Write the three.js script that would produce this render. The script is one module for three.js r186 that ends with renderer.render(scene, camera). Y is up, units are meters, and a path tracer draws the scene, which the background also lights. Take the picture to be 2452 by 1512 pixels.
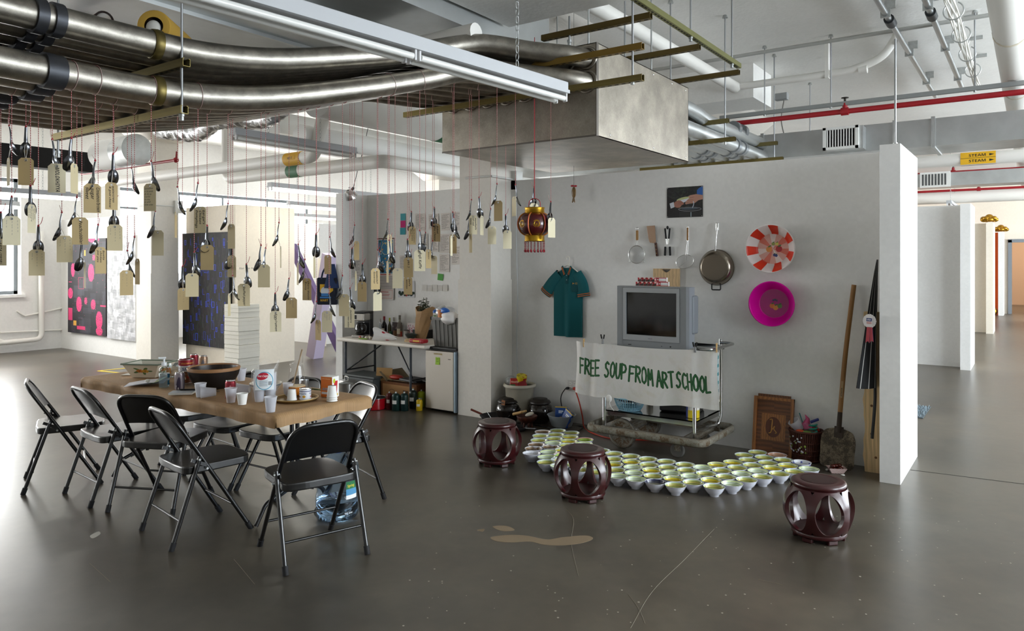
import * as THREE from 'three';
import { RectAreaLightUniformsLib } from 'three/addons/lights/RectAreaLightUniformsLib.js';
import { RoundedBoxGeometry } from 'three/addons/geometries/RoundedBoxGeometry.js';
import { mergeGeometries, mergeVertices, toCreasedNormals } from 'three/addons/utils/BufferGeometryUtils.js';

// ---------------------------------------------------------------- camera, sky, window light, exposure
const F = 1750, CX = 1226, HY = 625, EYE = 1.65, TURN = 0.62029, CT = Math.cos(TURN), ST = Math.sin(TURN);
const scene = new THREE.Scene();
const camera = new THREE.PerspectiveCamera(2 * Math.atan(756 / F) * 180 / Math.PI, 2452 / 1512, 0.05, 200);
camera.position.set(0, EYE, 0);
camera.rotation.y = TURN;                       // the world is squared to the building; the camera looks across it
camera.setViewOffset(2452, 1512, 0, 756 - HY, 2452, 1512);
const renderer = new THREE.WebGLRenderer({ antialias: true });
renderer.toneMapping = THREE.LinearToneMapping;
renderer.toneMappingExposure = 1.2;
renderer.shadowMap.enabled = true;
RectAreaLightUniformsLib.init();
scene.background = new THREE.Color().setRGB(0.80, 0.90, 1.0);
scene.backgroundIntensity = 5;

const ROOM = { x0: -15, x1: 6, z0: -27.5, z1: 7, h: 4.25 };
const WIN_E = [[-25.6, -20.2], [-18.9, -13.5], [-12.2, -6.8], [-5.9, -2.9]];    // daylight wall beyond the aisle
const WIN_W = [[-25.6, -20.6], [-18.9, -13.9], [-12.2, -7.4], [-5.63, -1.0], [1.2, 5.6]];   // window wall behind the paintings
const SILL = 1.04, HEAD_E = 3.85, HEAD_W = 3.15;
function windowLight(x, z0, z1, face, rgb, power, HEAD) {
  const l = new THREE.RectAreaLight(new THREE.Color().setRGB(...rgb), power, z1 - z0, HEAD - SILL);
  l.position.set(x, (SILL + HEAD) / 2, (z0 + z1) / 2);
  l.lookAt(x + face, (SILL + HEAD) / 2, (z0 + z1) / 2);
  scene.add(l);
}
for (const [a, b] of WIN_E) windowLight(ROOM.x1 - 0.03, a, b, -1, [0.88, 0.95, 1.0], a > -6 ? 9 : 7.6, HEAD_E);
for (const [a, b] of WIN_W) windowLight(ROOM.x0 - 0.32, a, b, 1, [1.0, 0.965, 0.90], 9, HEAD_W);

// ---------------------------------------------------------------- helpers
let seed = 7;
const rnd = () => { seed |= 0; seed = seed + 0x6D2B79F5 | 0; let t = Math.imul(seed ^ seed >>> 15, 1 | seed); t = t + Math.imul(t ^ t >>> 7, 61 | t) ^ t; return ((t ^ t >>> 14) >>> 0) / 4294967296; };
const rr = (a, b) => a + (b - a) * rnd();
const V = (x, y, z) => new THREE.Vector3(x, y, z);
const PI = Math.PI, D2R = PI / 180;
// pixel of the photograph -> ray, and that ray cut with a height, a wall plane or a depth
const ray = (px, py) => { const dx = (px - CX) / F; return [dx * CT - ST, -(py - HY) / F, -(dx * ST + CT)]; };
const at = (px, py, t) => { const r = ray(px, py); return V(r[0] * t, EYE + r[1] * t, r[2] * t); };
const ph = (px, py, h = 0) => { const r = ray(px, py); return at(px, py, (h - EYE) / r[1]); };
const pz = (px, py, z) => at(px, py, z / ray(px, py)[2]);
const pxp = (px, py, x) => at(px, py, x / ray(px, py)[0]);
const depthOf = (p) => -(p.x * ST + p.z * CT);
const colOf = (p) => CX + F * (p.x * CT - p.z * ST) / depthOf(p);
const faceCam = (p) => Math.atan2(-p.x, -p.z);

const used = new Map();
const numbered = (n) => { const k = used.get(n) || 0; used.set(n, k + 1); return k ? `${n}_${String(k).padStart(3, '0')}` : n; };
function meta(o, label, category, group, kind) {
  if (label) o.userData.label = label;
  if (category) o.userData.category = category;
  if (group) o.userData.group = group;
  if (kind) o.userData.kind = kind;
  return o;
}
function T(name, label, category, p = [0, 0, 0], turn = 0, group) {
  const o = new THREE.Group(); o.name = numbered(name);
  p.isVector3 ? o.position.copy(p) : o.position.set(...p); o.rotation.y = turn;
  scene.add(o); return meta(o, label, category, group);
}
function P(parent, name, geo, mat, p, r) {
  const m = new THREE.Mesh(Array.isArray(geo) ? merge(geo) : geo, mat);
  m.name = name; m.castShadow = m.receiveShadow = true;
  if (p) p.isVector3 ? m.position.copy(p) : m.position.set(...p);
  if (r) m.rotation.set(...r);
  parent.add(m); return m;
}
function one(name, label, category, geo, mat, p, r, group) {   // a thing that is one mesh
  return meta(P(scene, numbered(name), geo, mat, p, r), label, category, group);
}
function struct(name, geo, mat, label, category, p, r) {
  return meta(P(scene, numbered(name), geo, mat, p, r), label, category, null, 'structure');
}
function copyOf(o, p, turn, label, group) {
  const c = o.clone(); c.name = numbered(o.name.replace(/_\d{3}$/, '')); scene.add(c);
  p.isVector3 ? c.position.copy(p) : c.position.set(...p); if (turn !== undefined) c.rotation.y = turn;
  c.userData = { ...o.userData }; if (label) c.userData.label = label; if (group) c.userData.group = group;
  return c;
}
const clean = (g) => { g = g.index ? g.toNonIndexed() : g; for (const k of Object.keys(g.attributes)) if (!['position', 'normal', 'uv'].includes(k)) g.deleteAttribute(k); if (!g.attributes.uv) g.setAttribute('uv', new THREE.BufferAttribute(new Float32Array(g.attributes.position.count * 2), 2)); g.morphAttributes = {}; return g; };
const merge = (list) => list.length === 1 ? list[0] : mergeGeometries(list.map(clean));
const tf = (g, x = 0, y = 0, z = 0, rx = 0, ry = 0, rz = 0) => { if (rx || ry || rz) g.applyMatrix4(new THREE.Matrix4().makeRotationFromEuler(new THREE.Euler(rx, ry, rz))); g.translate(x, y, z); return g; };
const B = (w, h, d, x, y, z, rx, ry, rz) => tf(new THREE.BoxGeometry(w, h, d), x, y, z, rx, ry, rz);
const RB = (w, h, d, x, y, z, r = 0.01, s = 2, rx, ry, rz) => tf(new RoundedBoxGeometry(w, h, d, s, Math.min(r, w / 2.01, h / 2.01, d / 2.01)), x, y, z, rx, ry, rz);
const bx = (x0, x1, y0, y1, z0, z1) => B(Math.abs(x1 - x0), Math.abs(y1 - y0), Math.abs(z1 - z0), (x0 + x1) / 2, (y0 + y1) / 2, (z0 + z1) / 2);
const CY = (rt, rb, h, x, y, z, seg = 20, rx, ry, rz, open = false) => tf(new THREE.CylinderGeometry(rt, rb, h, seg, 1, open), x, y, z, rx, ry, rz);
const SPH = (r, x, y, z, sx = 1, sy = 1, sz = 1, a = 16, b = 12) => { const g = new THREE.SphereGeometry(r, a, b); g.scale(sx, sy, sz); return tf(g, x, y, z); };
const LA = (pts, seg = 28) => new THREE.LatheGeometry(pts.map((p) => new THREE.Vector2(p[0], p[1])), seg);
const vec = (p) => p.isVector3 ? p : V(...p);
function TU(pts, r, n = 0, k = 8, closed = false, tension = 0.5) {
  const c = new THREE.CatmullRomCurve3(pts.map(vec), closed, 'centripetal', tension);
  return new THREE.TubeGeometry(c, n || pts.length * 5, r, k, closed);
}
function ROD(a, b, r, k = 8, r2 = r) {   // a straight bar between two points
  a = vec(a); b = vec(b); const d = b.clone().sub(a), g = new THREE.CylinderGeometry(r2, r, d.length(), k);
  g.applyMatrix4(new THREE.Matrix4().makeRotationFromQuaternion(new THREE.Quaternion().setFromUnitVectors(V(0, 1, 0), d.clone().normalize())));
  const m = a.clone().add(b).multiplyScalar(0.5); return tf(g, m.x, m.y, m.z);
}
function PATH(pts, r, k = 8, fillet = 0.03, n = 5) {   // bars with rounded corners
  pts = pts.map(vec); const path = new THREE.CurvePath();
  let from = pts[0];
  for (let i = 1; i < pts.length - 1; i++) {
    const a = pts[i - 1], b = pts[i], c = pts[i + 1], f = Math.min(fillet, a.distanceTo(b) * 0.49, b.distanceTo(c) * 0.49);
    const p = b.clone().add(a.clone().sub(b).setLength(f)), q = b.clone().add(c.clone().sub(b).setLength(f));
    path.add(new THREE.LineCurve3(from, p)); path.add(new THREE.QuadraticBezierCurve3(p, b, q)); from = q;
  }
  path.add(new THREE.LineCurve3(from, pts[pts.length - 1]));
  const P2 = []; for (const c of path.curves) { const m = c.isLineCurve3 ? 1 : n; for (let i = 0; i < m; i++) P2.push(c.getPoint(i / m)); } P2.push(pts[pts.length - 1]);
  const poly = new THREE.Curve(); poly.getPoint = (t) => { const s = t * (P2.length - 1), i = Math.min(Math.floor(s), P2.length - 2); return P2[i].clone().lerp(P2[i + 1], s - i); };
  poly.getTangent = (t) => { const s = t * (P2.length - 1), i = Math.round(s), a = P2[Math.max(0, i - 1)], b = P2[Math.min(P2.length - 1, i + 1)]; return b.clone().sub(a).normalize(); };
  poly.getPointAt = poly.getPoint; poly.getTangentAt = poly.getTangent;
  return capped(new THREE.TubeGeometry(poly, P2.length - 1, r, k, false), P2, r, k);
}
function capped(g, P2, r, k) {
  const ends = [[P2[0], P2[0].clone().sub(P2[1])], [P2[P2.length - 1], P2[P2.length - 1].clone().sub(P2[P2.length - 2])]];
  return merge([g, ...ends.map(([p, d]) => { const c = new THREE.CircleGeometry(r, k); c.applyMatrix4(new THREE.Matrix4().makeRotationFromQuaternion(new THREE.Quaternion().setFromUnitVectors(V(0, 0, 1), d.normalize()))); return tf(c, p.x, p.y, p.z); })]);
}
function EX(shape, depth, bevel = 0, seg = 10) {
  return new THREE.ExtrudeGeometry(shape, { depth, bevelEnabled: bevel > 0, bevelSize: bevel, bevelThickness: bevel, bevelSegments: 2, curveSegments: seg });
}
const SH = (pts) => new THREE.Shape(pts.map((p) => new THREE.Vector2(p[0], p[1])));
function smoothShape(pts, n = 60) { return new THREE.Shape(new THREE.CatmullRomCurve3(pts.map((p) => V(p[0], p[1], 0)), true, 'centripetal').getPoints(n).map((p) => new THREE.Vector2(p.x, p.y))); }
function warp(g, fn) { const p = g.attributes.position, v = V(0, 0, 0); for (let i = 0; i < p.count; i++) { v.fromBufferAttribute(p, i); fn(v, i); p.setXYZ(i, v.x, v.y, v.z); } g.computeVertexNormals(); return g; }
function planarUV(g, ax, ay, x0, y0, w, h) { const p = g.attributes.position, uv = new Float32Array(p.count * 2), get = { x: 'getX', y: 'getY', z: 'getZ' }; for (let i = 0; i < p.count; i++) { uv[2 * i] = (p[get[ax]](i) - x0) / w; uv[2 * i + 1] = (p[get[ay]](i) - y0) / h; } g.setAttribute('uv', new THREE.BufferAttribute(uv, 2)); return g; }
function boxUV(g, s = 1) {   // metres on every face
  g = g.index ? g.toNonIndexed() : g; const p = g.attributes.position, n = g.attributes.normal, uv = new Float32Array(p.count * 2);
  for (let i = 0; i < p.count; i++) { const ax = Math.abs(n.getX(i)), ay = Math.abs(n.getY(i)), az = Math.abs(n.getZ(i)); const [u, v] = ay > ax && ay > az ? [p.getX(i), p.getZ(i)] : ax > az ? [p.getZ(i), p.getY(i)] : [p.getX(i), p.getY(i)]; uv[2 * i] = u * s; uv[2 * i + 1] = v * s; }
  g.setAttribute('uv', new THREE.BufferAttribute(uv, 2)); return g;
}
// ---------------------------------------------------------------- textures and materials
function noise2(n, cells, sd) {   // tileable value noise, n x n
  const s0 = seed; seed = sd; const g = Float32Array.from({ length: cells * cells }, rnd); seed = s0;
  const out = new Float32Array(n * n), f = (t) => t * t * (3 - 2 * t);
  for (let y = 0; y < n; y++) { const fy = y / n * cells, y0 = Math.floor(fy), ty = f(fy - y0), a = (y0 % cells) * cells, b = ((y0 + 1) % cells) * cells;
    for (let x = 0; x < n; x++) { const fx = x / n * cells, x0 = Math.floor(fx) % cells, x1 = (x0 + 1) % cells, tx = f(fx - Math.floor(fx));
      out[y * n + x] = (g[a + x0] * (1 - tx) + g[a + x1] * tx) * (1 - ty) + (g[b + x0] * (1 - tx) + g[b + x1] * tx) * ty; } }
  return out;
}
function fbm(n, cells, oct, sd) { const o = new Float32Array(n * n); let amp = 0.5, tot = 0; for (let k = 0; k < oct; k++) { const a = noise2(n, cells << k, sd + k * 13); for (let i = 0; i < o.length; i++) o[i] += a[i] * amp; tot += amp; amp *= 0.55; } for (let i = 0; i < o.length; i++) o[i] /= tot; return o; }
function dataTex(n, fn, srgb = true, rep = [1, 1]) {
  const d = new Uint8Array(n * n * 4); for (let i = 0; i < n * n; i++) { const c = fn(i % n, Math.floor(i / n), i); for (let k = 0; k < 3; k++) d[4 * i + k] = Math.max(0, Math.min(255, c[k])); d[4 * i + 3] = 255; }
  const t = new THREE.DataTexture(d, n, n); t.wrapS = t.wrapT = THREE.RepeatWrapping; t.magFilter = THREE.LinearFilter; t.minFilter = THREE.LinearMipmapLinearFilter; t.generateMipmaps = true;
  if (srgb) t.colorSpace = THREE.SRGBColorSpace; t.repeat.set(...rep); t.needsUpdate = true; return t;
}
function canvasTex(w, h, draw) {
  const c = document.createElement('canvas'); c.width = w; c.height = h; const g = c.getContext('2d'); draw(g, w, h);
  const t = new THREE.CanvasTexture(c); t.colorSpace = THREE.SRGBColorSpace; t.anisotropy = 4; return t;
}
const mats = new Map();
function M(color, r = 0.6, m = 0, extra) {
  const key = JSON.stringify([color, r, m, extra && Object.entries(extra).map(([k, v]) => [k, v && v.uuid || v])]);
  if (!mats.has(key)) {
    const K = extra && ['clearcoat', 'transmission', 'sheen', 'ior', 'thickness', 'attenuationDistance', 'specularIntensity'].some((k) => k in extra) ? THREE.MeshPhysicalMaterial : THREE.MeshStandardMaterial;
    const mt = new K({ roughness: r, metalness: m, side: THREE.DoubleSide, ...extra });
    Array.isArray(color) ? mt.color.setRGB(...color) : mt.color.set(color); mats.set(key, mt);
  }
  return mats.get(key);
}
const printed = (tex, r = 0.7, extra) => new THREE.MeshStandardMaterial({ map: tex, roughness: r, side: THREE.DoubleSide, ...extra });
const TX = {};
{ const n = 1024, a = fbm(n, 3, 6, 11), b = fbm(n, 10, 5, 51), c = fbm(n, 96, 3, 91), s = noise2(n, 200, 5);
  TX.floor = dataTex(n, (x, y, i) => { const v = 0.74 + 0.5 * (a[i] - 0.5) + 0.34 * (b[i] - 0.5) + 0.08 * (c[i] - 0.5), w = 0.10 * (a[(i + 4711) % (n * n)] - 0.5), k = 112 * v; return [k * (1.03 + w), k * 0.955, k * (0.835 - w)]; });
  TX.floorRough = dataTex(n, (x, y, i) => { const v = 255 * (0.315 + 0.06 * (b[i] - 0.5) + 0.06 * (a[i] - 0.5)); return [0, v, 0]; }, false);
  TX.paint = dataTex(512, (x, y) => { const i = (y * 2) * n + x * 2, v = 244 + 16 * (a[i] - 0.5) + 8 * (c[i] - 0.5); return [v, v, v]; });
  TX.roller = dataTex(512, (x, y) => { const i = (y * 2) * n + x * 2, v = 255 * c[i]; return [v, v, v]; }, false);
  TX.steel = dataTex(512, (x, y) => { const i = y * 2 * n + x * 2, j = (y * 2) * n + ((x * 23) % n), v = 205 + 70 * (b[i] - 0.5) + 26 * (s[j] - 0.5) + 40 * (a[i] - 0.5); return [v, v * 0.985, v * 0.96]; });
  TX.steelRough = dataTex(512, (x, y) => { const i = y * 2 * n + x * 2, v = 255 * (0.40 + 0.28 * (b[i] - 0.45) + 0.08 * (s[i] - 0.5)); return [0, v, 255]; }, false);
  TX.kraft = dataTex(512, (x, y) => { const i = y * 2 * n + x * 2, v = 0.97 + 0.14 * (a[i] - 0.5) + 0.10 * (c[i] - 0.5) + 0.03 * Math.sin(y * 0.7); return [176 * v, 140 * v, 98 * v]; });
  TX.wrinkle = dataTex(512, (x, y) => { const i = y * 2 * n + x * 2, v = 255 * Math.pow(Math.abs(2 * b[i] - 1), 0.6); return [v, v, v]; }, false);
  TX.rust = dataTex(512, (x, y) => { const i = y * 2 * n + x * 2, k = Math.min(1, Math.max(0, (b[i] * 0.55 + c[i] * 0.45 - 0.47) / 0.12)), g0 = 104 + 50 * a[i] + 20 * c[i]; return [g0 + (88 - g0) * k * 0.8, g0 * 0.98 + (66 - g0) * k * 0.8, g0 * 0.9 + (52 - g0) * k * 0.8]; });
  TX.soil = dataTex(512, (x, y) => { const i = y * 2 * n + x * 2, k = Math.min(1, Math.max(0, (b[i] * 0.5 + c[i] * 0.3 + a[i] * 0.2 - 0.42) / 0.16)), e = 0.8 + 0.5 * c[i]; return [(62 + 52 * k) * e, (54 + 48 * k) * e, (44 + 40 * k) * e]; });
  const wood = (r0, g0, b0, con) => dataTex(512, (x, y) => { const i = y * 2 * n + x * 2, ring = 0.5 + 0.5 * Math.sin((x / 512) * 60 + 9 * a[(y * n + x) % (n * n)] + 5 * noiseRow(y, x)), v = 1 - con * ring * 0.5 + 0.12 * (s[(Math.floor(y / 8) * n + x * 2) % (n * n)] - 0.5); return [r0 * v, g0 * v, b0 * v]; });
  const noiseRow = (y, x) => b[(Math.floor(y / 3) * n + x * 2) % (n * n)];
  TX.pine = wood(222, 190, 142, 0.25); TX.walnut = wood(118, 70, 38, 0.55); TX.board = wood(214, 182, 138, 0.2); TX.maple = wood(162, 104, 54, 0.4);
  TX.galv = dataTex(512, (x, y) => { const i = y * 2 * n + x * 2, v = 214 + 50 * (a[i] - 0.5) + 18 * (b[i] - 0.5); return [v, v * 1.005, v * 1.0]; });
}
const tiled = (t, u, v = u) => { const c = t.clone(); c.repeat.set(u, v); c.needsUpdate = true; return c; };
const MAT = {
  wall: M(0xf2f1ee, 0.82, 0, { map: TX.paint, bumpMap: TX.roller, bumpScale: 0.0006 }),
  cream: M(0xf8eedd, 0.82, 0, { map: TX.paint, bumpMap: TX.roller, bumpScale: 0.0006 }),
  column: M(0xf1ece3, 0.75, 0, { map: TX.paint, bumpMap: TX.roller, bumpScale: 0.0012 }),
  ceiling: M(0xfbfaf6, 0.8, 0, { map: TX.paint, bumpMap: TX.roller, bumpScale: 0.002 }),
  floor: M(0xffffff, 1, 0, { map: TX.floor, roughnessMap: TX.floorRough, }),
  white: M(0xf2f2ef, 0.55), steel: M(0xc9c6c0, 1, 1, { map: TX.steel, roughnessMap: TX.steelRough }),
  galv: M(0xe2e4e4, 0.42, 0.85, { map: TX.galv }), chrome: M(0xe4e4e4, 0.14, 1), black: M(0x121214, 0.38), rubber: M(0x17171a, 0.7),
  zinc: M(0x93834f, 0.42, 0.85, { map: TX.galv }), dark: M(0x1b1b1d, 0.55), castIron: M(0x232325, 0.5), kraft: M(0xffffff, 0.72, 0, { map: TX.kraft, bumpMap: TX.wrinkle, bumpScale: 0.0012 }),
  red: M(0x9c1520, 0.45), pvc: M(0xeceae4, 0.5), paper: M(0xf1eee6, 0.85), glassPane: M(0xffffff, 0.0, 0, { transmission: 1, thickness: 0, ior: 1.45 }),
  clear: M(0xf4f8fa, 0.06, 0, { transmission: 1, thickness: 0, ior: 1.4 }), frost: M(0xf3f4f8, 0.55, 0, { transmission: 0.7, thickness: 0, ior: 1.35 }),
};
// ---------------------------------------------------------------- the building
const { x0: X0, x1: X1, z0: Z0, z1: Z1, h: CH } = ROOM;
const floor = struct('floor', boxUV(bx(X0 - 0.4, X1 + 0.4, -0.2, 0, Z0 - 6, Z1 + 0.3), 1 / 5.2), MAT.floor, 'polished grey brown concrete floor with scuffs and stains', 'floor');
struct('ceiling', boxUV(bx(X0 - 0.4, X1 + 0.4, CH, CH + 0.2, Z0 - 6, Z1 + 0.3), 0.4), MAT.ceiling, 'pale painted concrete slab ceiling above the pipes', 'ceiling');
function windowWall(name, x, out, wins, label, tag0, HEAD) {
  const t = 0.3, a = x, b = x + out * t, zs = [Z0, ...wins.flat(), Z1 + 0.3], g = [bx(a, b, 0, SILL, Z0, Z1 + 0.3), bx(a, b, HEAD, CH, Z0, Z1 + 0.3)];
  for (let i = 0; i < zs.length; i += 2) g.push(bx(a, b, SILL, HEAD, zs[i], zs[i + 1]));
  struct(name, boxUV(merge(g), 0.4), MAT.wall, label, 'wall');
  wins.forEach(([z0, z1], i) => {
    const w = meta(new THREE.Group(), `grey framed factory window with many panes, ${tag0} bay ${['one', 'two', 'three', 'four', 'five'][i]}`, 'window', null, 'structure'); w.name = numbered(`window_${used.get('win') || 1}`); used.set('win', (used.get('win') || 1) + 1); scene.add(w);
    const fm = M(0x6d7377, 0.5, 0.3), xm = x + out * 0.2, fr = [];
    for (const z of [z0 + 0.03, z1 - 0.03]) fr.push(bx(xm - 0.04, xm + 0.04, SILL, HEAD, z - 0.03, z + 0.03));
    for (const y of [SILL + 0.03, HEAD - 0.03]) fr.push(bx(xm - 0.04, xm + 0.04, y - 0.03, y + 0.03, z0, z1));
    P(w, 'frame', fr, fm);
    const n = 4, cols = (z1 - z0) / n, mid = SILL + 1.7;
    for (let k = 1; k < n; k++) P(w, 'mullion', bx(xm - 0.03, xm + 0.03, SILL, HEAD, z0 + k * cols - 0.02, z0 + k * cols + 0.02), fm);
    P(w, 'transom', bx(xm - 0.03, xm + 0.03, mid - 0.02, mid + 0.02, z0, z1), fm);
    for (let k = 0; k < n; k++) for (const [ya, yb] of [[SILL + 0.06, mid - 0.02], [mid + 0.02, HEAD - 0.06]]) P(w, 'pane', bx(xm - 0.002, xm + 0.002, ya, yb, z0 + k * cols + 0.02, z0 + (k + 1) * cols - 0.02), MAT.glassPane);
    P(w, 'window_sill', bx(x - out * 0.06, xm, SILL - 0.05, SILL, z0 - 0.05, z1 + 0.05), MAT.white);
  });
}
windowWall('wall_west', X0, -1, WIN_W, 'white painted brick window wall behind the abstract paintings', 'wall behind paintings', HEAD_W);
windowWall('wall_east', X1, 1, WIN_E, 'white painted window wall along the aisle', 'aisle wall', HEAD_E);
struct('wall_south', boxUV(bx(X0 - 0.3, X1 + 0.3, 0, CH, Z1, Z1 + 0.25), 0.4), MAT.wall, 'plain white wall closing the near end of the hall', 'wall');
// far end wall with a doorway into a pinkish room
struct('wall_north', boxUV(merge([bx(X0 - 0.3, -0.62, 0, CH, Z0 - 0.25, Z0), bx(1.1, X1 + 0.3, 0, CH, Z0 - 0.25, Z0), bx(-0.62, 1.1, 2.25, CH, Z0 - 0.25, Z0)]), 0.4), MAT.cream, 'cream end wall with a wide doorway', 'wall');
struct('door_1', [bx(-0.66, -0.56, 0, 2.3, Z0 - 0.1, Z0 + 0.06), bx(1.04, 1.14, 0, 2.3, Z0 - 0.1, Z0 + 0.06), bx(-0.66, 1.14, 2.22, 2.32, Z0 - 0.1, Z0 + 0.06)], M(0x7c8288, 0.5), 'grey steel door frame in the far end wall', 'door frame');
struct('wall_beyond', boxUV(merge([bx(X0 - 0.3, X1 + 0.3, 0, CH, Z0 - 6, Z0 - 5.8), bx(X0 - 0.3, X0, 0, CH, Z0 - 6, Z0), bx(X1, X1 + 0.3, 0, CH, Z0 - 6, Z0)]), 0.4), M(0xe9cdb8, 0.85), 'pinkish unfinished wall seen through the far doorway', 'wall');
{ const l = new THREE.RectAreaLight(0xffe7c8, 40, 3, 0.4); l.position.set(0.5, 4.1, Z0 - 3); l.lookAt(0.5, 0, Z0 - 3); scene.add(l);  // lamp added to brighten the room beyond the doorway
  const lf = T('added_strip_light', 'added strip light brightening the pinkish room behind the doorway', 'light', [0.5, 4.12, Z0 - 3]); P(lf, 'housing', bx(-1.6, 1.6, 0.05, 0.13, -0.25, 0.25), MAT.white); P(lf, 'diffuser', bx(-1.55, 1.55, 0.02, 0.05, -0.2, 0.2), new THREE.MeshStandardMaterial({ color: 0xffffff, emissive: 0xffe7c8, emissiveIntensity: 4 })); }
// partitions: each is a wall with thicker wings at its ends
const WH = 2.515;
const part_ = (name, boxes, mat, label) => struct(name, boxUV(merge(boxes), 0.4), mat, label, 'wall');
part_('wall_back', [bx(-4.62, -0.86, 0, WH, -6.54, -6.42), bx(-0.938, -0.80, 0, WH, -7.0, -6.03)], MAT.wall, 'white partition wall behind the television cart ending in a thick post');
part_('wall_kitchen', [bx(-7.1, -5.0, 0, WH - 0.02, -6.72, -6.6), bx(-7.13, -7.01, 0, WH - 0.02, -7.1, -6.18)], MAT.wall, 'partition wall pinned with recipes above the folding table');
part_('wall_aisle_second', [bx(-6.4, -0.86, 0, WH, -13.4, -13.28), bx(-0.91, -0.777, 0, WH, -13.9, -12.94)], MAT.wall, 'white partition of the second bay with its bright end post');
part_('wall_aisle_third', [bx(-6.4, -0.86, 0, WH, -20.15, -20.03), bx(-0.885, -0.75, 0, WH, -20.65, -19.7)], MAT.cream, 'third bay partition with its end post, warm lamplight put in as cream colour');  // cream here stands in for warm lamplight falling on the partition
part_('wall_aisle_fourth', [bx(-0.88, -0.745, 0, WH, -27.3, -26.4)], MAT.wall, 'white end post of the fourth bay');
part_('wall_orange', [bx(-6.4, -0.87, 0, WH, -26.95, -26.83)], M(0xd95a17, 0.8), 'bright orange partition beside the fourth end post');
part_('wall_painting', [bx(-11.32, -9.96, 0, WH, -7.75, -6.65)], MAT.cream, 'cream block of wall carrying the blue and black canvas');
part_('wall_gallery', [bx(X0, -11.7, 0, 2.42, -6.44, -6.3)], MAT.wall, 'white partition carrying the pink and the silver canvases');
part_('wall_rear', [bx(X0, -11.45, 0, 2.4, -9.75, -9.6), bx(-11.55, -11.4, 0, 2.38, -9.9, -9.45)], MAT.wall, 'white partition standing behind the purple beams');
// columns on their grid, with a flared head
function column(x, z, label) {
  const c = struct('column', boxUV(merge([bx(x, x + 0.42, 0, CH, z - 0.45, z), bx(x - 0.012, x + 0.432, 0, 1.45, z - 0.45, z + 0.012)]), 0.4), MAT.column, label, 'column');
  P(c, 'column_head', tf(new THREE.CylinderGeometry(1.25, 0.36, 0.7, 4, 1), x + 0.21, CH - 0.35, z - 0.225, 0, PI / 4), MAT.column);
  P(c, 'conduit', [ROD([x + 0.1, 2.53, z + 0.02], [x + 0.44, 2.53, z + 0.02], 0.011), ROD([x + 0.44, 2.53, z + 0.02], [x + 0.44, 2.53, z - 0.42], 0.011), bx(x + 0.42, x + 0.49, 2.42, 2.62, z - 0.48, z - 0.36)], M(0xd8d8d4, 0.5));
}
column(-5.02, -6.06, 'cream square column between the refrigerator and the crocks');
column(-11.73, -6.06, 'cream square column beside the silver canvas');
column(-11.73, -12.9, 'cream square column deep behind the painting wall'); column(-5.02, -12.9, 'cream square column hidden beyond the steel box');
// concrete soffits
struct('beam', boxUV(bx(-5.4, -3.0, 3.80, CH, -10.45, -9.65), 0.4), MAT.ceiling, 'white box soffit under the slab beyond the steel box', 'beam');
struct('beam', boxUV(bx(-3.6, -2.15, 3.62, CH, -5.0, -3.9), 0.4), MAT.ceiling, 'white drop panel above the steel pipes', 'beam');
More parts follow.
